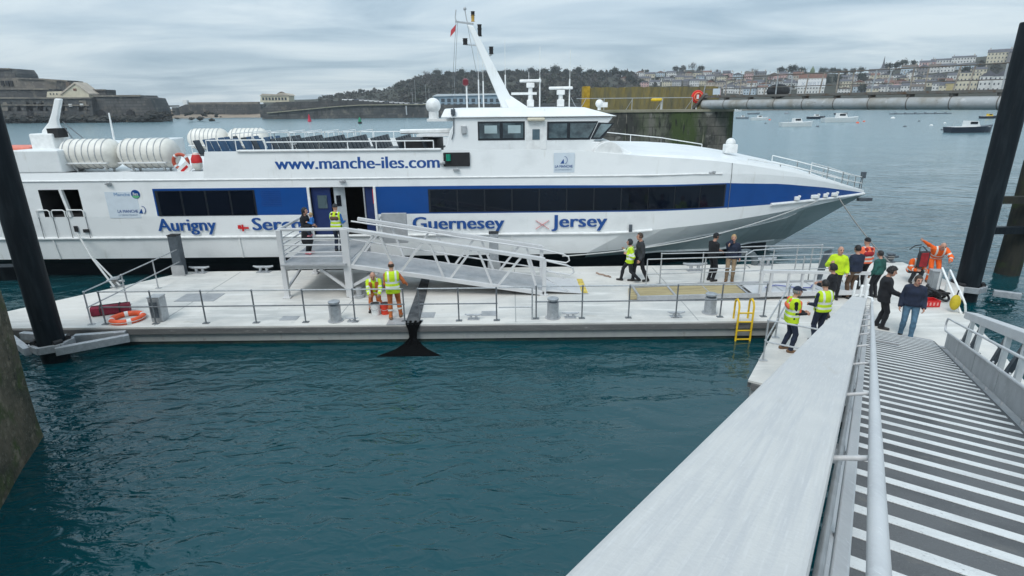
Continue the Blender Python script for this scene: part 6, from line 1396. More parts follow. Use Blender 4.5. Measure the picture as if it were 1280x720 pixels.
# ---- foliage
LEAF = [layered('leaf_dark_green', (.034, .044, .024), [((.024, .032, .018), .5, .4, .6, None), ((.048, .056, .032), .9, .58, .7, None)], .9, 0), layered('leaf_olive_brown', (.058, .056, .040), [((.043, .043, .031), .4, .4, .6, None), ((.073, .068, .049), .8, .58, .7, None)], .9, 0), layered('leaf_bare_grey', (.095, .085, .074), [((.07, .064, .055), .5, .42, .62, None)], .9, 0)]
BARK = mat('bark', (.06, .05, .04), .9, var=.3, scale=4)
def crown_pts(rng, r, h, n, leaf, flat=.8):
    """n leaf-sized quads gathered in uneven clumps"""
    nc = max(4, n // 14); cl = []
    for _ in range(nc):
        v = rng.normal(size=3); v /= np.linalg.norm(v); q = rng.uniform(.45, 1.0); cl.append(v * q * np.array((r, r, h / 2)))
    V = []; F = []
    for i in range(n):
        c = cl[i % nc] + rng.normal(size=3) * r * .17; a = rng.normal(size=3); a /= np.linalg.norm(a); bb = np.cross(a, rng.normal(size=3)); bb /= np.linalg.norm(bb) + 1e-6; s = leaf * rng.uniform(.6, 1.3)
        k = len(V); V += [c - a * s - bb * s * .6, c + a * s - bb * s * .6, c + a * s * .7 + bb * s * .7, c - a * s * .8 + bb * s * .6]; F.append((k, k + 1, k + 2, k + 3))
    return V, F
RNG = np.random.default_rng(11)
TREE = []
def make_tree(kind, r, h, n, leaf, m, tr):
    root = thing('tree', 'tree', 'tree'); b = MB(); b.tube([(0, 0, -1), (.1, 0, tr), (.0, .1, tr + h * .6)], [.3, .22, .08], 7)
    for k in range(5): a = k * 1.3; b.tube([(0, 0, tr + k * .2), (r * .5 * math.cos(a), r * .5 * math.sin(a), tr + h * .35 + k * .3)], [.12, .04], 5)
    b.build('trunk', BARK, root)
    V, F = crown_pts(RNG, r, h, n, leaf); b = MB(); b.add([(v[0], v[1], v[2] + tr + h * .42) for v in V], F); b.build('crown', m, root, fixn=False); TREE.append(root); return root
make_tree('round', 4.2, 6.5, 620, .42, LEAF[0], 2.2); make_tree('wide', 6.0, 6.0, 760, .45, LEAF[0], 4.0); make_tree('bare', 4.0, 7.0, 460, .26, LEAF[2], 2.5); make_tree('olive', 3.6, 5.5, 480, .4, LEAF[1], 1.8)
KM = [kidmap(t) for t in TREE]; used = [False] * 4
ORD = ['first', 'second', 'third', 'fourth', 'fifth', 'sixth', 'seventh', 'eighth', 'ninth', 'tenth', 'eleventh', 'twelfth', 'thirteenth', 'fourteenth', 'fifteenth', 'sixteenth', 'seventeenth', 'eighteenth', 'nineteenth', 'twentieth'] + ['%d%s' % (i, {1: 'st', 2: 'nd', 3: 'rd'}.get(i % 10, 'th')) for i in range(21, 60)]
def put_tree(i, px, py, s, label, group):
    o = TREE[i] if not used[i] else copy_tree(TREE[i], KM[i]); used[i] = True
    p, D = hit(px, py); o.location = p - Vector((0, 0, .3)); s *= 1.3; o.scale = (s, s, s * RNG.uniform(.9, 1.1)); o.rotation_euler = (0, 0, RNG.uniform(0, 6)); o['label'] = label; o['group'] = group
SKY = [(0, 452, 117, .6), (3, 470, 115, .6), (0, 497, 111, .7), (3, 505, 108, .8), (2, 522, 103, .8), (2, 535, 100, 1.0), (1, 549, 97, .9), (0, 562, 97, .9), (1, 578, 97, .8), (0, 592, 97, .8), (2, 606, 96, .9), (0, 618, 96, .8), (1, 634, 96, .8), (0, 650, 96, .8), (1, 664, 95, .9), (0, 679, 95, .9), (1, 694, 95, 1.0), (0, 708, 95, .9), (1, 722, 95, .9), (0, 736, 96, .9), (3, 750, 96, .9), (0, 766, 97, 1.1), (0, 776, 98, .9)]
for k, (i, px, py, s) in enumerate(SKY): put_tree(i, px, py, s, '%s tree on the wooded skyline, %s from left' % (['small dark green', 'spreading dark green', 'bare grey-brown', 'bushy olive'][i], ORD[k]), 'trees along the wooded ridge')
TT = [(0, 806, 93, .6), (0, 842, 92, .9), (3, 850, 91, .9), (2, 862, 90, 1.0), (0, 872, 92, .9), (3, 893, 95, .8), (0, 930, 97, .7), (2, 938, 97, .9), (0, 972, 95, 1.1), (0, 985, 94, 1.2), (0, 997, 95, 1.0), (0, 1022, 95, .9), (0, 1035, 94, .9), (2, 1028, 94, .8), (0, 1042, 94, .7), (3, 1050, 95, .9), (0, 1060, 94, .7), (1, 1070, 93, .6), (0, 1102, 90, .9), (0, 1112, 88, .9), (1, 1120, 86, .8), (0, 1030, 107, .8), (0, 1042, 106, .9), (0, 1072, 104, .9), (3, 1078, 105, .8), (0, 1066, 116, .8), (0, 1075, 117, .8), (3, 1105, 96, .8), (0, 1133, 84, .7), (3, 1236, 92, 1.0), (0, 1200, 94, .8), (0, 820, 104, .7), (3, 838, 102, .7), (0, 800, 108, .8), (0, 785, 104, 1.0), (3, 775, 108, .9), (0, 905, 100, .6), (3, 1215, 88, .9)] + [((0, 3, 0, 2)[k % 4], 790 + k * 23.3 + (k * 37 % 11), (105, 111, 101, 114, 108)[k % 5] - k * .12, (.55, .7, .6)[k % 3]) for k in range(20)]
for k, (i, px, py, s) in enumerate(sorted(TT, key=lambda q: q[1])): put_tree(i, px, py, s, '%s tree among town houses, %s from left' % (['rounded dark green', 'spreading dark green', 'bare grey-brown', 'bushy olive'][i], ORD[k]), 'trees among the town houses')
# the far wood itself: one mass of crowns over the hillside
V = []; F = []; Mi = []
rw = np.random.default_rng(4)
for _ in range(1500):
    px = rw.uniform(400, 800); D = rw.uniform(DN + 20, DF + 6)
    if px > 760 and rw.uniform() < .5: continue
    h = horiz(px, D); z = ground_z(px, D); small = px < 500
    r = rw.uniform(3.2, 5.8) * (.55 if small else 1); v, f = crown_pts(rw, r, r * 1.5, 60, r * .24); k = len(V); o = np.array((h.x, h.y, z + r * .35)); V += [tuple(p + o) for p in v]; F += [tuple(i + k for i in q) for q in f]; Mi += [int(rw.choice([0, 1, 1, 1, 2]))] * len(f)
b = MB(); b.v = V; b.f = F; b.m = Mi; wo = b.build('wood', LEAF, kind='stuff', fixn=False); tag(wo, 'dark wooded hillside behind the wheelhouse and mast', 'wood')

# ------------------------------------------------------------------ town houses on the hillside
WALLC = dict(white=(.66, .66, .64), cream=(.60, .55, .42), pale_grey=(.46, .46, .46), pale_blue=(.46, .54, .60), pink=(.58, .38, .36), ochre=(.46, .38, .18), granite_grey=(.22, .21, .21), buff=(.46, .40, .33))
ROOFC = dict(slate=(.10, .10, .115), red_tile=(.17, .085, .06), brown_tile=(.13, .10, .08))
for k, c in WALLC.items(): mat(k + '_render', c, .9, var=.12, scale=.4)
for k, c in ROOFC.items(): mat(k + '_roof', c, .8, var=.25, scale=.6)
WIND = mat('far_window_glass', (.05, .065, .08), .15, var=.2)
win_me = None
def house(px, py, pw, ph, wall, roof, label, rp=.28, storeys=None, group='houses on the town hillside', windows=True, gable=False, chim=1, text=None, turn=0.0, name='house', dep=8.0):
    """front px wide and wall ph px high in the photograph, its foot at py"""
    global win_me
    p, D = hit(px, py); kx = (p - CAM).dot(_F) / FPX; w, h = pw * kx, ph * kx
    az = math.atan2(p.x, p.y); root = thing(name, label, 'house' if name == 'house' else 'building', p, -az + turn, group)
    b = MB(); b.box((0, dep / 2, h / 2 - 1.5), (w, dep, h + 3)); b.build('wall', MATS[wall + '_render'], root, local=True)
    rh = rp * min(dep, w * (1 if gable else 9)) ; b = MB(); o = .3
    if gable: b.prism([(-w / 2 - o, -o, h - .05), (w / 2 + o, -o, h - .05), (0, -o, h + rh)], (0, dep + 2 * o, 0))
    else: b.prism([(-w / 2 - o, -o, h - .05), (-w / 2 - o, dep + o, h - .05), (-w / 2 - o, dep / 2, h + rh)], (w + 2 * o, 0, 0))
    ro = b.build('roof', MATS[roof + '_roof'], root, local=True)
    for c in range(chim):
        x = (w / 2 - .7) * (1 if c % 2 == 0 else -1) * (.9 if c < 2 else .0); b = MB(); b.box((x, dep / 2, h + rh + .5), (.9, 1.3, 1.9)); b.box((x, dep / 2, h + rh + 1.52), (1.05, 1.45, .15)); b.build('chimney', MATS['buff_render' if c % 2 == 0 else 'pale_grey_render'], ro, local=True)
    if windows:
        st = storeys or max(1, round(h / 3.0)); nc = max(2, round(w / 2.7))
        if win_me is None:
            q = MB(); q.box((0, 0, 0), (1.0, .1, 1.5)); oo = q.build('window', WIND, None, local=True); win_me = oo.data; bpy.data.objects.remove(oo)
        for i in range(nc):
            for j in range(st):
                if nc * st > 30: pass
                o = bpy.data.objects.new('window', win_me); COL.objects.link(o); o.parent = root; o.location = ((i + .5) / nc * w - w / 2, -.02, (j + .55) / st * h); o.scale = (min(1, .45 * w / nc), 1, min(1.1, .36 * h / st * .8))
    if gable and False: pass
    return root, w, h
cols = ['white', 'white', 'cream', 'pale_grey', 'white', 'pale_blue', 'cream', 'buff', 'pink', 'granite_grey']
rt = random.Random(21); HN = {}
ROWS = [ # py at left, py at right, px from, to, width range, wall height range, row name
    (103, 100, 775, 905, (9, 14), (4, 6), 'low left slope', .35), (97, 96, 792, 900, (8, 12), (4, 6), 'upper left slope', .35), (108.5, 106, 800, 1000, (8, 13), (4, 7), 'middle left slope', .3),
    (99, 98, 900, 985, (9, 14), (5, 7), 'left skyline row', .5), (112, 110, 880, 1125, (9, 15), (6, 9), 'middle town row', .25), (103, 98, 1040, 1140, (10, 15), (5, 8), 'upper middle row', .35),
    (118.5, 116.5, 885, 1142, (9, 15), (6, 9), 'waterfront row', .2), (106, 100, 1095, 1200, (10, 15), (5, 7), 'terrace under the crescent', .4), (95, 89, 1120, 1185, (10, 16), (7, 9), 'row below the crescent', .3), (111, 106, 1125, 1195, (10, 15), (5, 7), 'row above right waterfront', .3)]
for (pa, pb, xa, xb, wr_, hr_, rn, pr) in ROWS:
    x = xa; k = 0
    while x < xb:
        w = rt.uniform(*wr_); py = lerp(pa, pb, (x - xa) / (xb - xa)) + rt.uniform(-1.2, 1.2); h = rt.uniform(*hr_); cw = rt.choice(cols); cr = rt.choice(['slate', 'slate', 'slate', 'slate', 'brown_tile', 'slate', 'red_tile']); g = rt.random() < pr
        if not (988 < x < 1034 and py < 119 and py - h < 118):
            house(x + w / 2, py, w, h, cw, cr, '%s house, %s roof, %s, %s from left' % (cw.replace('_', ' '), cr.replace('_', ' '), rn, ORD[k]), gable=g, chim=rt.choice([0, 1, 1, 2]), turn=rt.uniform(-.25, .25), dep=rt.uniform(7, 9)); k += 1
        x += w * rt.uniform(.95, 1.35)
G2 = 'larger buildings of the town'
big = house(1011, 118, 30, 19, 'white', 'red_tile', 'wide white building with red tiled roof and a white lettered banner', rp=.5, group=G2, name='building', chim=2, windows=True, storeys=4)[0]
house(994, 103, 12, 8, 'buff', 'red_tile', 'buff building with a red roof joined to the left of the white lettered building', group=G2, name='building', rp=.5, turn=.2)
W_ = (hit(1011, 118)[0] - CAM).dot(_F) / FPX
b = MB(); b.box((0, -.22, 12.8 * W_), (31 * W_, .25, 9.4 * W_)); bn = b.build('banner', mat('banner_white', (.78, .79, .80), .6, var=.04), big, local=True)
cu = lettering('X BERTH', 'lettering', mat('banner_lettering', (.42, .46, .52), .6), big, tuple(big.location + Vector((-11.5 * W_, -.36, 10.6 * W_))), (1, 0, 0), (0, 0, 1), width=25 * W_, height=4.2 * W_, bold=.01)
house(1170, 116.5, 14, 11, 'white', 'slate', 'white three-storey house at the waterfront left of the cream corner house', group=G2, storeys=3, gable=False); house(1171 - 16 + 20, 116.8, 8, 9, 'cream', 'slate', 'narrow cream house between the white house and the ochre wall on the right waterfront', group=G2)
house(1183, 116.4, 9, 11, 'ochre', 'slate', 'blank ochre house on the right waterfront', group=G2, windows=False); house(1203, 116, 22, 23, 'cream', 'slate', 'tall cream four-storey block with a flat front on the right waterfront', group=G2, rp=.05, storeys=4, chim=0)
house(1229, 115.7, 17, 19, 'white', 'slate', 'white gabled warehouse right of the tall cream block', group=G2, gable=True, rp=.55, storeys=3, chim=0); house(1246, 115.5, 17, 19, 'white', 'slate', 'second white gabled warehouse, partly behind the black pile', group=G2, gable=True, rp=.55, storeys=3, chim=0); house(1216, 96, 14, 8, 'cream', 'slate', 'cream house on the bank above the tall cream block', group=G2)
house(1236, 80, 24, 13, 'cream', 'slate', 'cream terrace on the hilltop beside the dark gabled end at the far right', group=G2, chim=2, rp=.4, storeys=3); house(1255, 79, 14, 12, 'granite_grey', 'slate', 'dark grey gable-ended house on the hilltop next to the black pile', group=G2, gable=True, rp=.35, windows=False, chim=0); house(1193, 80, 24, 7, 'white', 'slate', 'long white crescent on the hilltop left of the cream terrace', group=G2, storeys=2, chim=2, rp=.22); house(1168, 83, 24, 7, 'white', 'slate', 'long white crescent on the hilltop, left end', group=G2, storeys=2, chim=2, rp=.22); house(1150, 87, 17, 8, 'pink', 'slate', 'pinkish house at the left end of the hilltop crescents', group=G2, storeys=2, chim=2); house(1198, 87, 30, 5.5, 'pale_blue', 'slate', 'long pale blue terrace under the hilltop crescent', group=G2, storeys=2, rp=.12, chim=0)
house(1092, 96, 22, 6, 'pale_grey', 'slate', 'long grey public building with a slate roof left of the church spire', group=G2, rp=.4)
# church spire
p, D = hit(1096, 94); t = thing('church_spire', 'thin dark pointed church spire on the skyline of the town', 'church', p); k = D / FPX
b = MB(); b.box(p + Vector((0, 0, 3)), (4, 4, 9)); b.build('tower', MATS['granite_grey_render'], t); b = MB(); b.lathe(p + Vector((0, 0, 7.5)), [(2.0, 0), (1.0, 5), (.08, 13)], 8); b.build('spire', MATS['slate_roof'], t)
p, D = hit(1011, 97); t = thing('dome', 'small green pointed turret above the red tiled roof', 'turret', p + Vector((0, 0, 6))); b = MB(); b.lathe(p + Vector((0, 2, 0)), [(2.6, 0), (2.6, 6), (2.9, 6.2), (2.2, 9), (.9, 11), (.1, 13)], 8); b.build('turret', mat('copper_green', (.12, .17, .09), .7, var=.3), t)
# town quay wall
b = MB(); P = [horiz(px, DN - 8) for px in range(760, 1500, 20)]; 
for a, c in zip(P, P[1:]): b.bar((a.x, a.y, .6), (c.x, c.y, .6), 1.2, 5)
q = thing('harbour_wall', 'long grey harbour wall at the foot of the town', 'wall', P[10]); b.build('wall', CASTLEP, q)

# ------------------------------------------------------------------ pier, beach, castle on the left
def slabpx(pts, Y, depth): return [ony(px, py, Y) for px, py in pts], Vector((0, depth, 0))
def wallpx(nm, pts, Y, depth, m, parent, bottom=None, mi=0):
    P = [ony(px, py, Y) for px, py in pts]
    if bottom is not None:
        P = P + [Vector((P[-1].x, Y, bottom)), Vector((P[0].x, Y, bottom))]
    b = MB(); b.prism(P, (0, depth, 0)); return b.build(nm, m, parent)
q = thing('harbour_pier', 'long dark stone pier with a sloping ramp line, left of the ferry superstructure', 'pier', (-60, 330, 0))
wallpx('wall', [(326, 136), (345, 127.5), (372, 126.8), (440, 126), (520, 131.5), (560, 130.5), (800, 128)], 345, 14, PIERSTONE if False else CASTLE, q, -1)
wallpx('ramp_wall', [(334, 141), (420, 133.5), (450, 131.8), (534, 130.5)], 338, 6, CASTLE, q, -1)
b = MB(); P = [ony(px, py, 337.6) for px, py in ((334, 141.2), (420, 133.2), (450, 131.3), (536, 130.4))]
for a, c in zip(P, P[1:]): b.bar(a, c, 1.2, .5)
b.build('ramp_coping', PIERTOP, q)
b = MB(); b.box(ony(508, 138, 337.4), (.7, .5, 5)); b.build('ladder', STEELL, q)
q = thing('breakwater', 'low dark breakwater wall behind the beach, between the castle and the pavilion', 'breakwater', (-200, 420, 0))
wallpx('wall', [(218, 136), (232, 130.5), (325, 130)], 420, 10, CASTLE, q, -1); wallpx('parapet', [(231, 128), (322, 127.3)], 424, 4, CASTLEP, q, 3)
b = MB(); b.box(ony(232.5, 128, 424), (3, 3, 3)); b.build('turret', WHITE2, q)
# beach and rocks
b = MB(); pts = [(0, 152), (60, 151), (120, 150), (170, 149.5), (230, 148.5), (310, 147.3), (326, 147.5)]; zr_ = random.Random(2)
front = [onz(px, py, -.2) for px, py in pts]; vs = []
for t in np.linspace(0, 1, 7):
    for (px, py), f in zip(pts, front): 
        d = Vector((f.x, f.y, 0)).normalized(); vs.append((f.x + d.x * 95 * t, f.y + d.y * 95 * t, -.2 + 6.0 * t ** .8 * (1 if px > 150 else .55) + (zr_.uniform(-.3, .3) if 0 < t < 1 else 0)))
n = len(pts); b.add(vs, [(i * n + j, i * n + j + 1, (i + 1) * n + j + 1, (i + 1) * n + j) for i in range(6) for j in range(n - 1)]); b.build('beach', SAND, kind='structure', smooth=True)
b = MB(); rk = np.random.default_rng(8)
for _ in range(330):
    px = rk.uniform(-20, 212) if rk.uniform() < .93 else rk.uniform(212, 290); py = rk.uniform(144.5, 149.5) if px < 180 else rk.uniform(139, 149); p = onz(px, min(py + 3, 151), 0) if False else ony(px, py, 300 + rk.uniform(-8, 22)); s = rk.uniform(.6, 2.2) * (1 if px < 200 else .6); k0 = len(b.v)
    b.sphere((p.x, p.y, max(p.z - s * .3, -.3)), s, 8, 6, sc=(1.6, 1, .55))
    for i in range(k0, len(b.v)): v = b.v[i]; b.v[i] = tuple(v[j] + rk.uniform(-.38, .38) * s for j in range(3))
tag(b.build('rocks', ROCK, kind='stuff'), 'dark weedy rocks along the foot of the castle and the beach', 'rocks')
cs = thing('castle', 'dark stone castle with stepped ramparts on the left shore', 'castle', (-240, 310, 0))
wallpx('lower_rampart', [(-60, 122), (40, 122.5), (114, 122), (116, 140)], 303, 10, CASTLE, cs, -1)
wallpx('bastion', [(114, 140), (116, 119.5), (176, 119), (178, 121.5), (187, 122.5), (194, 137)], 306, 14, CASTLE, cs, -1)
wallpx('middle_rampart', [(-60, 110.5), (60, 111), (62, 123)], 312, 10, CASTLE, cs, 8); wallpx('rear_rampart', [(100, 123), (103, 111.5), (132, 112), (133, 121)], 315, 8, CASTLE, cs, 8)
wallpx('upper_rampart', [(20, 112), (21, 97.5), (55, 98.5), (78, 100), (84, 101), (85, 113)], 322, 12, CASTLEP, cs, 10); wallpx('upper_tower', [(70, 112), (71, 99.8), (84, 100.5), (85, 110)], 321, 8, CASTLE, cs, 10)
wallpx('keep', [(-60, 85), (0, 85), (13, 85.5), (18, 92), (20, 98)], 330, 16, CASTLE, cs, 12); wallpx('keep_building', [(-60, 97.4), (21, 97.6)], 324, 6, CASTLEP, cs, 12)
for (pa, pb, Y_, hh) in (((-60, 122.4), (114, 122.6), 302.6, .7), ((116, 120), (176, 119.6), 305.6, .8), ((-60, 111), (60, 111.4), 311.6, .7), ((21, 98), (55, 99), 321.6, .7), ((55, 99), (84, 101.3), 320.6, .6), ((100, 112), (132, 112.4), 314.6, .6), ((-60, 86), (12, 86), 329.6, .7), ((-60, 131), (112, 131.6), 302.6, .5)):
    b = MB(); b.bar(ony(pa[0], pa[1], Y_), ony(pb[0], pb[1], Y_), .7, hh); b.build('string_course', CASTLEP, cs)
rcs = random.Random(12)
for k in range(26): px = rcs.uniform(-10, 110); wallpx('stone_patch', [(px, 138.5), (px, rcs.uniform(125, 132)), (px + rcs.uniform(3, 10), rcs.uniform(125, 132)), (px + rcs.uniform(6, 12), 138.5)], 302.85, .3, CASTLE if k % 3 else CASTLEP, cs)
b = MB()
for x in (3, 9, 14, 23): p = ony(x, 104, 323.6); b.box(p, (1.6, .6, 2.6))
b.build('dark_windows', DARKIN, cs)
for (x0, x1) in ((33, 40), (104, 117), (118, 131), (157, 168), (70, 80)): wallpx('arch', [(x0, 146), (x0 + 1, 139.5), ((x0 + x1) / 2, 137), (x1 - 1, 139.5), (x1, 146)], 302.2 if x1 < 112 else 305.3, .5, DARKIN, cs)
for (px, py) in ((102, 131), (88, 131.5)): b = MB(); b.box(ony(px, py, 302.5), (1.6, .4, 1.2)); b.build('sign', WHITE2, cs)
t = thing('gabled_house', 'cream house with a wide gable standing on the castle rampart', 'house', ony(92, 122, 308))
w0 = wallpx('wall', [(75, 123), (76, 118.5), (90, 107), (96, 106), (111, 118), (112, 123)], 308, 8, MATS['cream_render'], t); wallpx('wing', [(58, 123), (59, 114.5), (77, 114), (77, 123)], 309, 7, MATS['cream_render'], t)
b = MB(); a, c, d = ony(75, 119, 307.5), ony(93, 104.8, 307.5), ony(112, 118.6, 307.5); b.bar(a, c, .5, 9) if False else None
b.prism([a, c, d, d + Vector((0, 0, .7)), c + Vector((0, 0, .9)), a + Vector((0, 0, .7))], (0, 9, 0)); rf = b.build('roof', MATS['pale_grey_roof'] if 'pale_grey_roof' in MATS else MATS['buff_render'], t)
for px in (86, 96): b = MB(); b.box(ony(px, 106.5, 311), (1.6, 1.6, 3)); b.build('chimney', MATS['brown_tile_roof'], rf)
for px in (92.5, 94.5): b = MB(); b.box(ony(px, 112, 307.9), (.8, .2, 1.1)); b.build('window', MATS['red_tile_roof'], t)
for px in (63, 67, 71): b = MB(); b.box(ony(px, 117.5, 308.9), (.5, .2, .8)); b.build('window', WIND, t)
q = thing('causeway_bridge', 'thin dark footbridge over the gap between the castle rocks and the breakwater', 'bridge', ony(205, 134, 400)); b = MB(); a, c = ony(190, 133, 380), ony(222, 132.5, 415); b.bar(a, c, 2.5, .9); b.build('deck', CASTLE, q)
b = MB()
for px in (193, 219): p = ony(px, 134, 390); b.box((p.x, p.y, p.z - 2.5), (3, 3, 5))
b.build('pier', CASTLE, q)
t = thing('pavilion', 'pale cream pavilion with a small turret on the long stone pier', 'building', ony(342, 127, 352))
wallpx('wall', [(325, 128), (326, 120), (361, 119), (361, 127.5)], 352, 9, MATS['cream_render'], t); wallpx('roof', [(324, 120), (328, 117), (345, 118), (350, 116), (358, 117), (362, 119.5)], 351.5, 10, MATS['buff_render'], t); wallpx('turret', [(346, 117), (351, 114.5), (356, 117)], 354, 3, MATS['brown_tile_roof'], t)
for px in np.linspace(329, 357, 8): b = MB(); b.box(ony(px, 123.5, 351.9), (1.1, .2, 1.5)); b.build('window', WIND, t)
# blue-grey terminal shed
t = thing('terminal_building', 'long pale blue two-storey building with a flat pale roof behind the wheelhouse aerials', 'building', ony(590, 128, 400))
wallpx('wall', [(541, 135), (541.5, 120.5), (627, 118.5), (627, 134)], 400, 14, mat('blue_grey_cladding', (.27, .36, .43), .7, var=.1, scale=.3), t); wallpx('roof', [(539.5, 120.6), (546, 117.6), (629, 116.6), (629, 118.4)], 399, 16, mat('pale_metal_roof', (.58, .62, .64), .5), t)
for px in np.linspace(546, 622, 11): b = MB(); b.box(ony(px, 125.5, 399.9), (2.4, .3, 2.2)); b.build('window', WIND, t)
for px in np.linspace(546, 622, 11): b = MB(); b.box(ony(px, 131, 399.9), (2.0, .3, 1.8)); b.build('window', WIND, t)
# parked cars along the pier
def car(p, m, label):
    t = thing('parked_car', label, 'car', p, group='cars parked along the far pier'); b = MB(); b.prism([p + Vector((-2.1, 0, .3)), p + Vector((2.1, 0, .3)), p + Vector((2.1, 0, .85)), p + Vector((-2.05, 0, .95))], (0, 1.7, 0)); b.build('body', m, t, bevel=.08)
    b = MB(); b.prism([p + Vector((-1.5, .1, .9)), p + Vector((1.2, .1, .87)), p + Vector((.6, .15, 1.45)), p + Vector((-1.1, .15, 1.45))], (0, 1.5, 0)); b.build('cabin', DGLASS, t, bevel=.05)
    for x in (-1.3, 1.3): b = MB(); b.cyl(p + Vector((x, -.03, .32)), p + Vector((x, .2, .32)), .32); b.build('wheel', BLACK, t)
rc = random.Random(6); cc = [('white', WHITE2), ('white', WHITE2), ('silver grey', ALU), ('dark', DKSTEEL), ('white', WHITE2)]
for k, px in enumerate(list(np.linspace(430, 532, 17))):
    nm, m = rc.choice(cc); p = ony(px, interp(px, [(430, 126.3), (520, 131.2), (540, 130.8)]) - 1.5, 344); p.y = 347; p.z = ony(px, interp(px, [(430, 126), (440, 126), (520, 131.5), (560, 130.5)]), 345).z + .02; car(p, m, '%s car parked on the long pier, %s from left' % (nm, ORD[k]))
# boats
def hullmesh(L, W, H, b, mi=0):
    st = [(-.5, .82, 0), (-.3, .95, 0), (0, 1.0, .02), (.25, .86, .06), (.4, .5, .12), (.5, .02, .2)]; vs = []
    for (x, w, rs) in st: vs += [(x * L, -W / 2 * w, H * (1 + rs * 2)), (x * L * .97, -W / 2 * w * .75, -.15), (x * L * .97, W / 2 * w * .75, -.15), (x * L, W / 2 * w, H * (1 + rs * 2))]
    fs = [(i * 4 + j, (i + 1) * 4 + j, (i + 1) * 4 + j + 1, i * 4 + j + 1) for i in range(5) for j in range(3)] + [(i * 4 + 3, (i + 1) * 4 + 3, (i + 1) * 4, i * 4) for i in range(5)] + [(0, 1, 2, 3)]
    b.add(vs, fs, mi)
NAVYH = mat('navy_hull', (.012, .018, .035), .4); GREYH = mat('grey_hull', (.2, .23, .26), .5); WB = mat('boat_white', (.72, .73, .72), .4, var=.08)
def boat(px, py, pw, label, hm, cab=True, rz=0.0, mast=0.0, yellow=False, group='boats moored in the harbour'):
    p = onz(px, py, 0); L = pw * (p - CAM).dot(_F) / FPX; W = L * .32; H = L * .1 + .15; t = thing('moored_boat', label, 'boat', (p.x, p.y, 0), rz, group)
    b = MB(); hullmesh(L, W, H, b); b.build('hull', hm, t, local=True)
    b = MB(); b.box((-.03 * L, 0, H + .03), (L * .8, W * .7, .08)); b.build('deck', WB, t, local=True)
    if cab:
        b = MB(); b.prism([(-.12 * L, -W * .28, H), (.16 * L, -W * .28, H), (.1 * L, -W * .24, H + .12 * L), (-.1 * L, -W * .24, H + .13 * L)], (0, W * .54, 0)); c = b.build('cabin', WB if not yellow else YELLOW, t, local=True)
        b = MB(); b.box((0, -W * .275, H + .085 * L), (.16 * L, .06, .05 * L)); b.build('window', DGLASS, c, local=True)
        b = MB(); b.tube([(-.3 * L, -W * .3, H), (-.3 * L, -W * .3, H + .1 * L), (-.3 * L, W * .3, H + .1 * L), (-.3 * L, W * .3, H)], .03, 5); b.build('rail', STEELL, t, local=True)
    if mast: b = MB(); b.cyl((0, 0, H), (0, 0, H + mast), .09, .04); b.cyl((0, 0, H + 1.2), (-.35 * L, 0, H + 1.2), .06); b.build('mast', STEELL, t, local=True)
for a in [(995, 158, 40, 'white cabin motor boat, nearest white boat right of the stone pier', WB), (1050, 152.5, 44, 'long white open boat right of the nearest white cabin boat', WB), (1020, 148.5, 22, 'dark blue small boat behind the two white boats', NAVYH), (1211, 165.5, 58, 'long black hulled boat with a white cabin left of the black pile', NAVYH, True, .05), (1236, 148, 22, 'small boat with a yellow cabin behind the black hulled boat', NAVYH, True, 0, 0, True), (928, 148.5, 16, 'grey small boat close to the corner of the stone pier', GREYH), (949, 150, 22, 'white small boat just right of the grey boat by the stone pier', WB), (968, 137.7, 16, 'tiny blue boat right under the footbridge near the pier', NAVYH), (995, 137.6, 8, 'tiny white boat under the footbridge', WB), (1051, 143.5, 16, 'low dark boat with a raised stern under the footbridge', NAVYH, False), (920, 139.5, 14, 'white boat touching the corner of the stone pier under the footbridge', WB), (942, 143, 15, 'pale low boat behind the grey small boat', GREYH, False)]: boat(*a)
p = onz(1150, 142.6, 0); t = thing('floating_pontoon', 'long thin dark floating pontoon in the harbour under the footbridge', 'pontoon', p); kk = (p - CAM).dot(_F) / FPX; b = MB(); b.box(p + Vector((0, 0, .15)), (72 * kk, 2.2, .5), -.06); b.build('deck', DKSTEEL, t)
for k in range(6): b = MB(); x = (-30 + 12 * k) * kk; b.box(p + Vector((x, -x * .06, .6)), (1.6 * kk, 1, .6)); b.build('float', GREYH, t)
def buoy(px, py, s, m, label, tall=False):
    p = onz(px, py, 0); k = (p - CAM).dot(_F) / FPX; r = s * k / 2; t = thing('buoy', label, 'buoy', p, group='buoys in the harbour')
    if tall:
        b = MB(); b.lathe(p, [(r, -.3), (r, r * .6), (r * .8, r * .9)], 14); b.build('float', BLACK if m is GREENM else m, t); b = MB(); b.lathe(p + Vector((0, 0, r * .9)), [(r * .75, 0), (r * .55, r * 1.4), (r * .55, r * 2.1), (r * .25, r * 2.2), (r * .2, r * 3)], 12) if m is RED2 else b.lathe(p + Vector((0, 0, r * .9)), [(r * .85, 0), (r * .5, r * 1.4), (r * .15, r * 2.2)], 12); b.build('tower', m, t)
    else: b = MB(); b.sphere(p, r, 12, 8, sc=(1, 1, .8)); b.build('float', m, t, smooth=True)
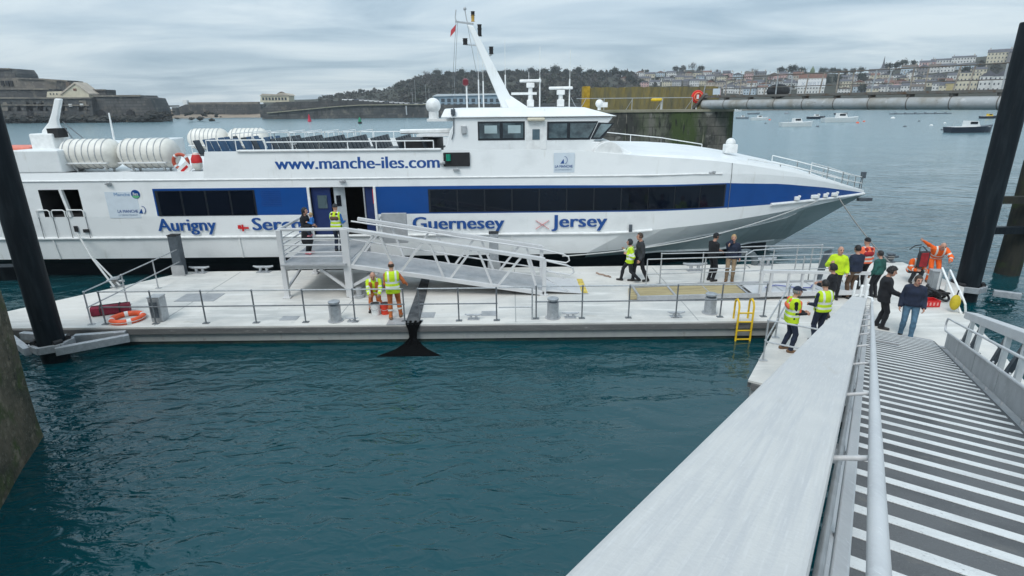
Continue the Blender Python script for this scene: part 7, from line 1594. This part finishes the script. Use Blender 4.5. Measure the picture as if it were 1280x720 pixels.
buoy(387, 152, 4.6, RED2, 'red can-shaped harbour buoy on the water left of the green one', True); buoy(450, 154.4, 5, GREENM, 'green cone-shaped harbour buoy on the water right of the red one', True)
for k, (px, py, s, m) in enumerate(((962, 150, 3, ORANGE), (1131, 158.5, 4, DKSTEEL), (1149, 151.8, 3, DKSTEEL), (1164, 157, 4, WB), (1178, 162.5, 4, DKSTEEL), (1181, 154, 3, WB), (1116, 148, 5, WB), (1072, 153.8, 4, ORANGE), (1022, 158.5, 4, DKSTEEL), (957, 154.5, 3, DKSTEEL), (983, 142.5, 6, GREYH), (1080, 152, 3, ORANGE))): buoy(px, py, s, m, '%s mooring buoy among the moored boats, %s of them' % ({id(ORANGE): 'orange', id(DKSTEEL): 'dark', id(WB): 'white', id(GREYH): 'grey'}[id(m)], ORD[k]))
for k, (px, py, mh) in enumerate(((516, 131, 17), (520, 131, 22), (533, 131, 19), (537, 131, 17), (569, 131, 24))):
    p = ony(px, py, 372); t = thing('yacht', 'yacht with a tall thin mast behind the long pier, %s from the left' % ORD[k], 'yacht', (p.x, p.y, 0), group='yachts behind the long pier'); b = MB(); hullmesh(9, 2.8, 1.0, b); b.build('hull', WB, t, local=True); b = MB(); b.cyl((0, 0, 1), (0, 0, mh), .13, .07); b.cyl((0, 0, 2.4), (-3.6, 0, 2.4), .09); b.build('mast', STEELL, t, local=True)
boat(546, 143.8, 20, 'white motor boat moored at the end of the long stone pier', WB, group=None)
# ------------------------------------------------------------------ the air over the harbour
hz = MB(); hz.box((100, 620, 59), (2600, 1500, 120)); ho = hz.build('haze', bpy.data.materials.new('haze_air'), kind='stuff')
hm = ho.data.materials[0]; hm.use_nodes = True; hn = hm.node_tree
for n_ in list(hn.nodes): hn.nodes.remove(n_)
h_o = hn.nodes.new('ShaderNodeOutputMaterial'); h_v = hn.nodes.new('ShaderNodeVolumePrincipled')
h_v.inputs['Color'].default_value = (.86, .93, 1.0, 1); h_v.inputs['Density'].default_value = 0.00020
hn.links.new(h_v.outputs[0], h_o.inputs['Volume'])
tag(ho, 'pale sea haze over the harbour', 'haze')
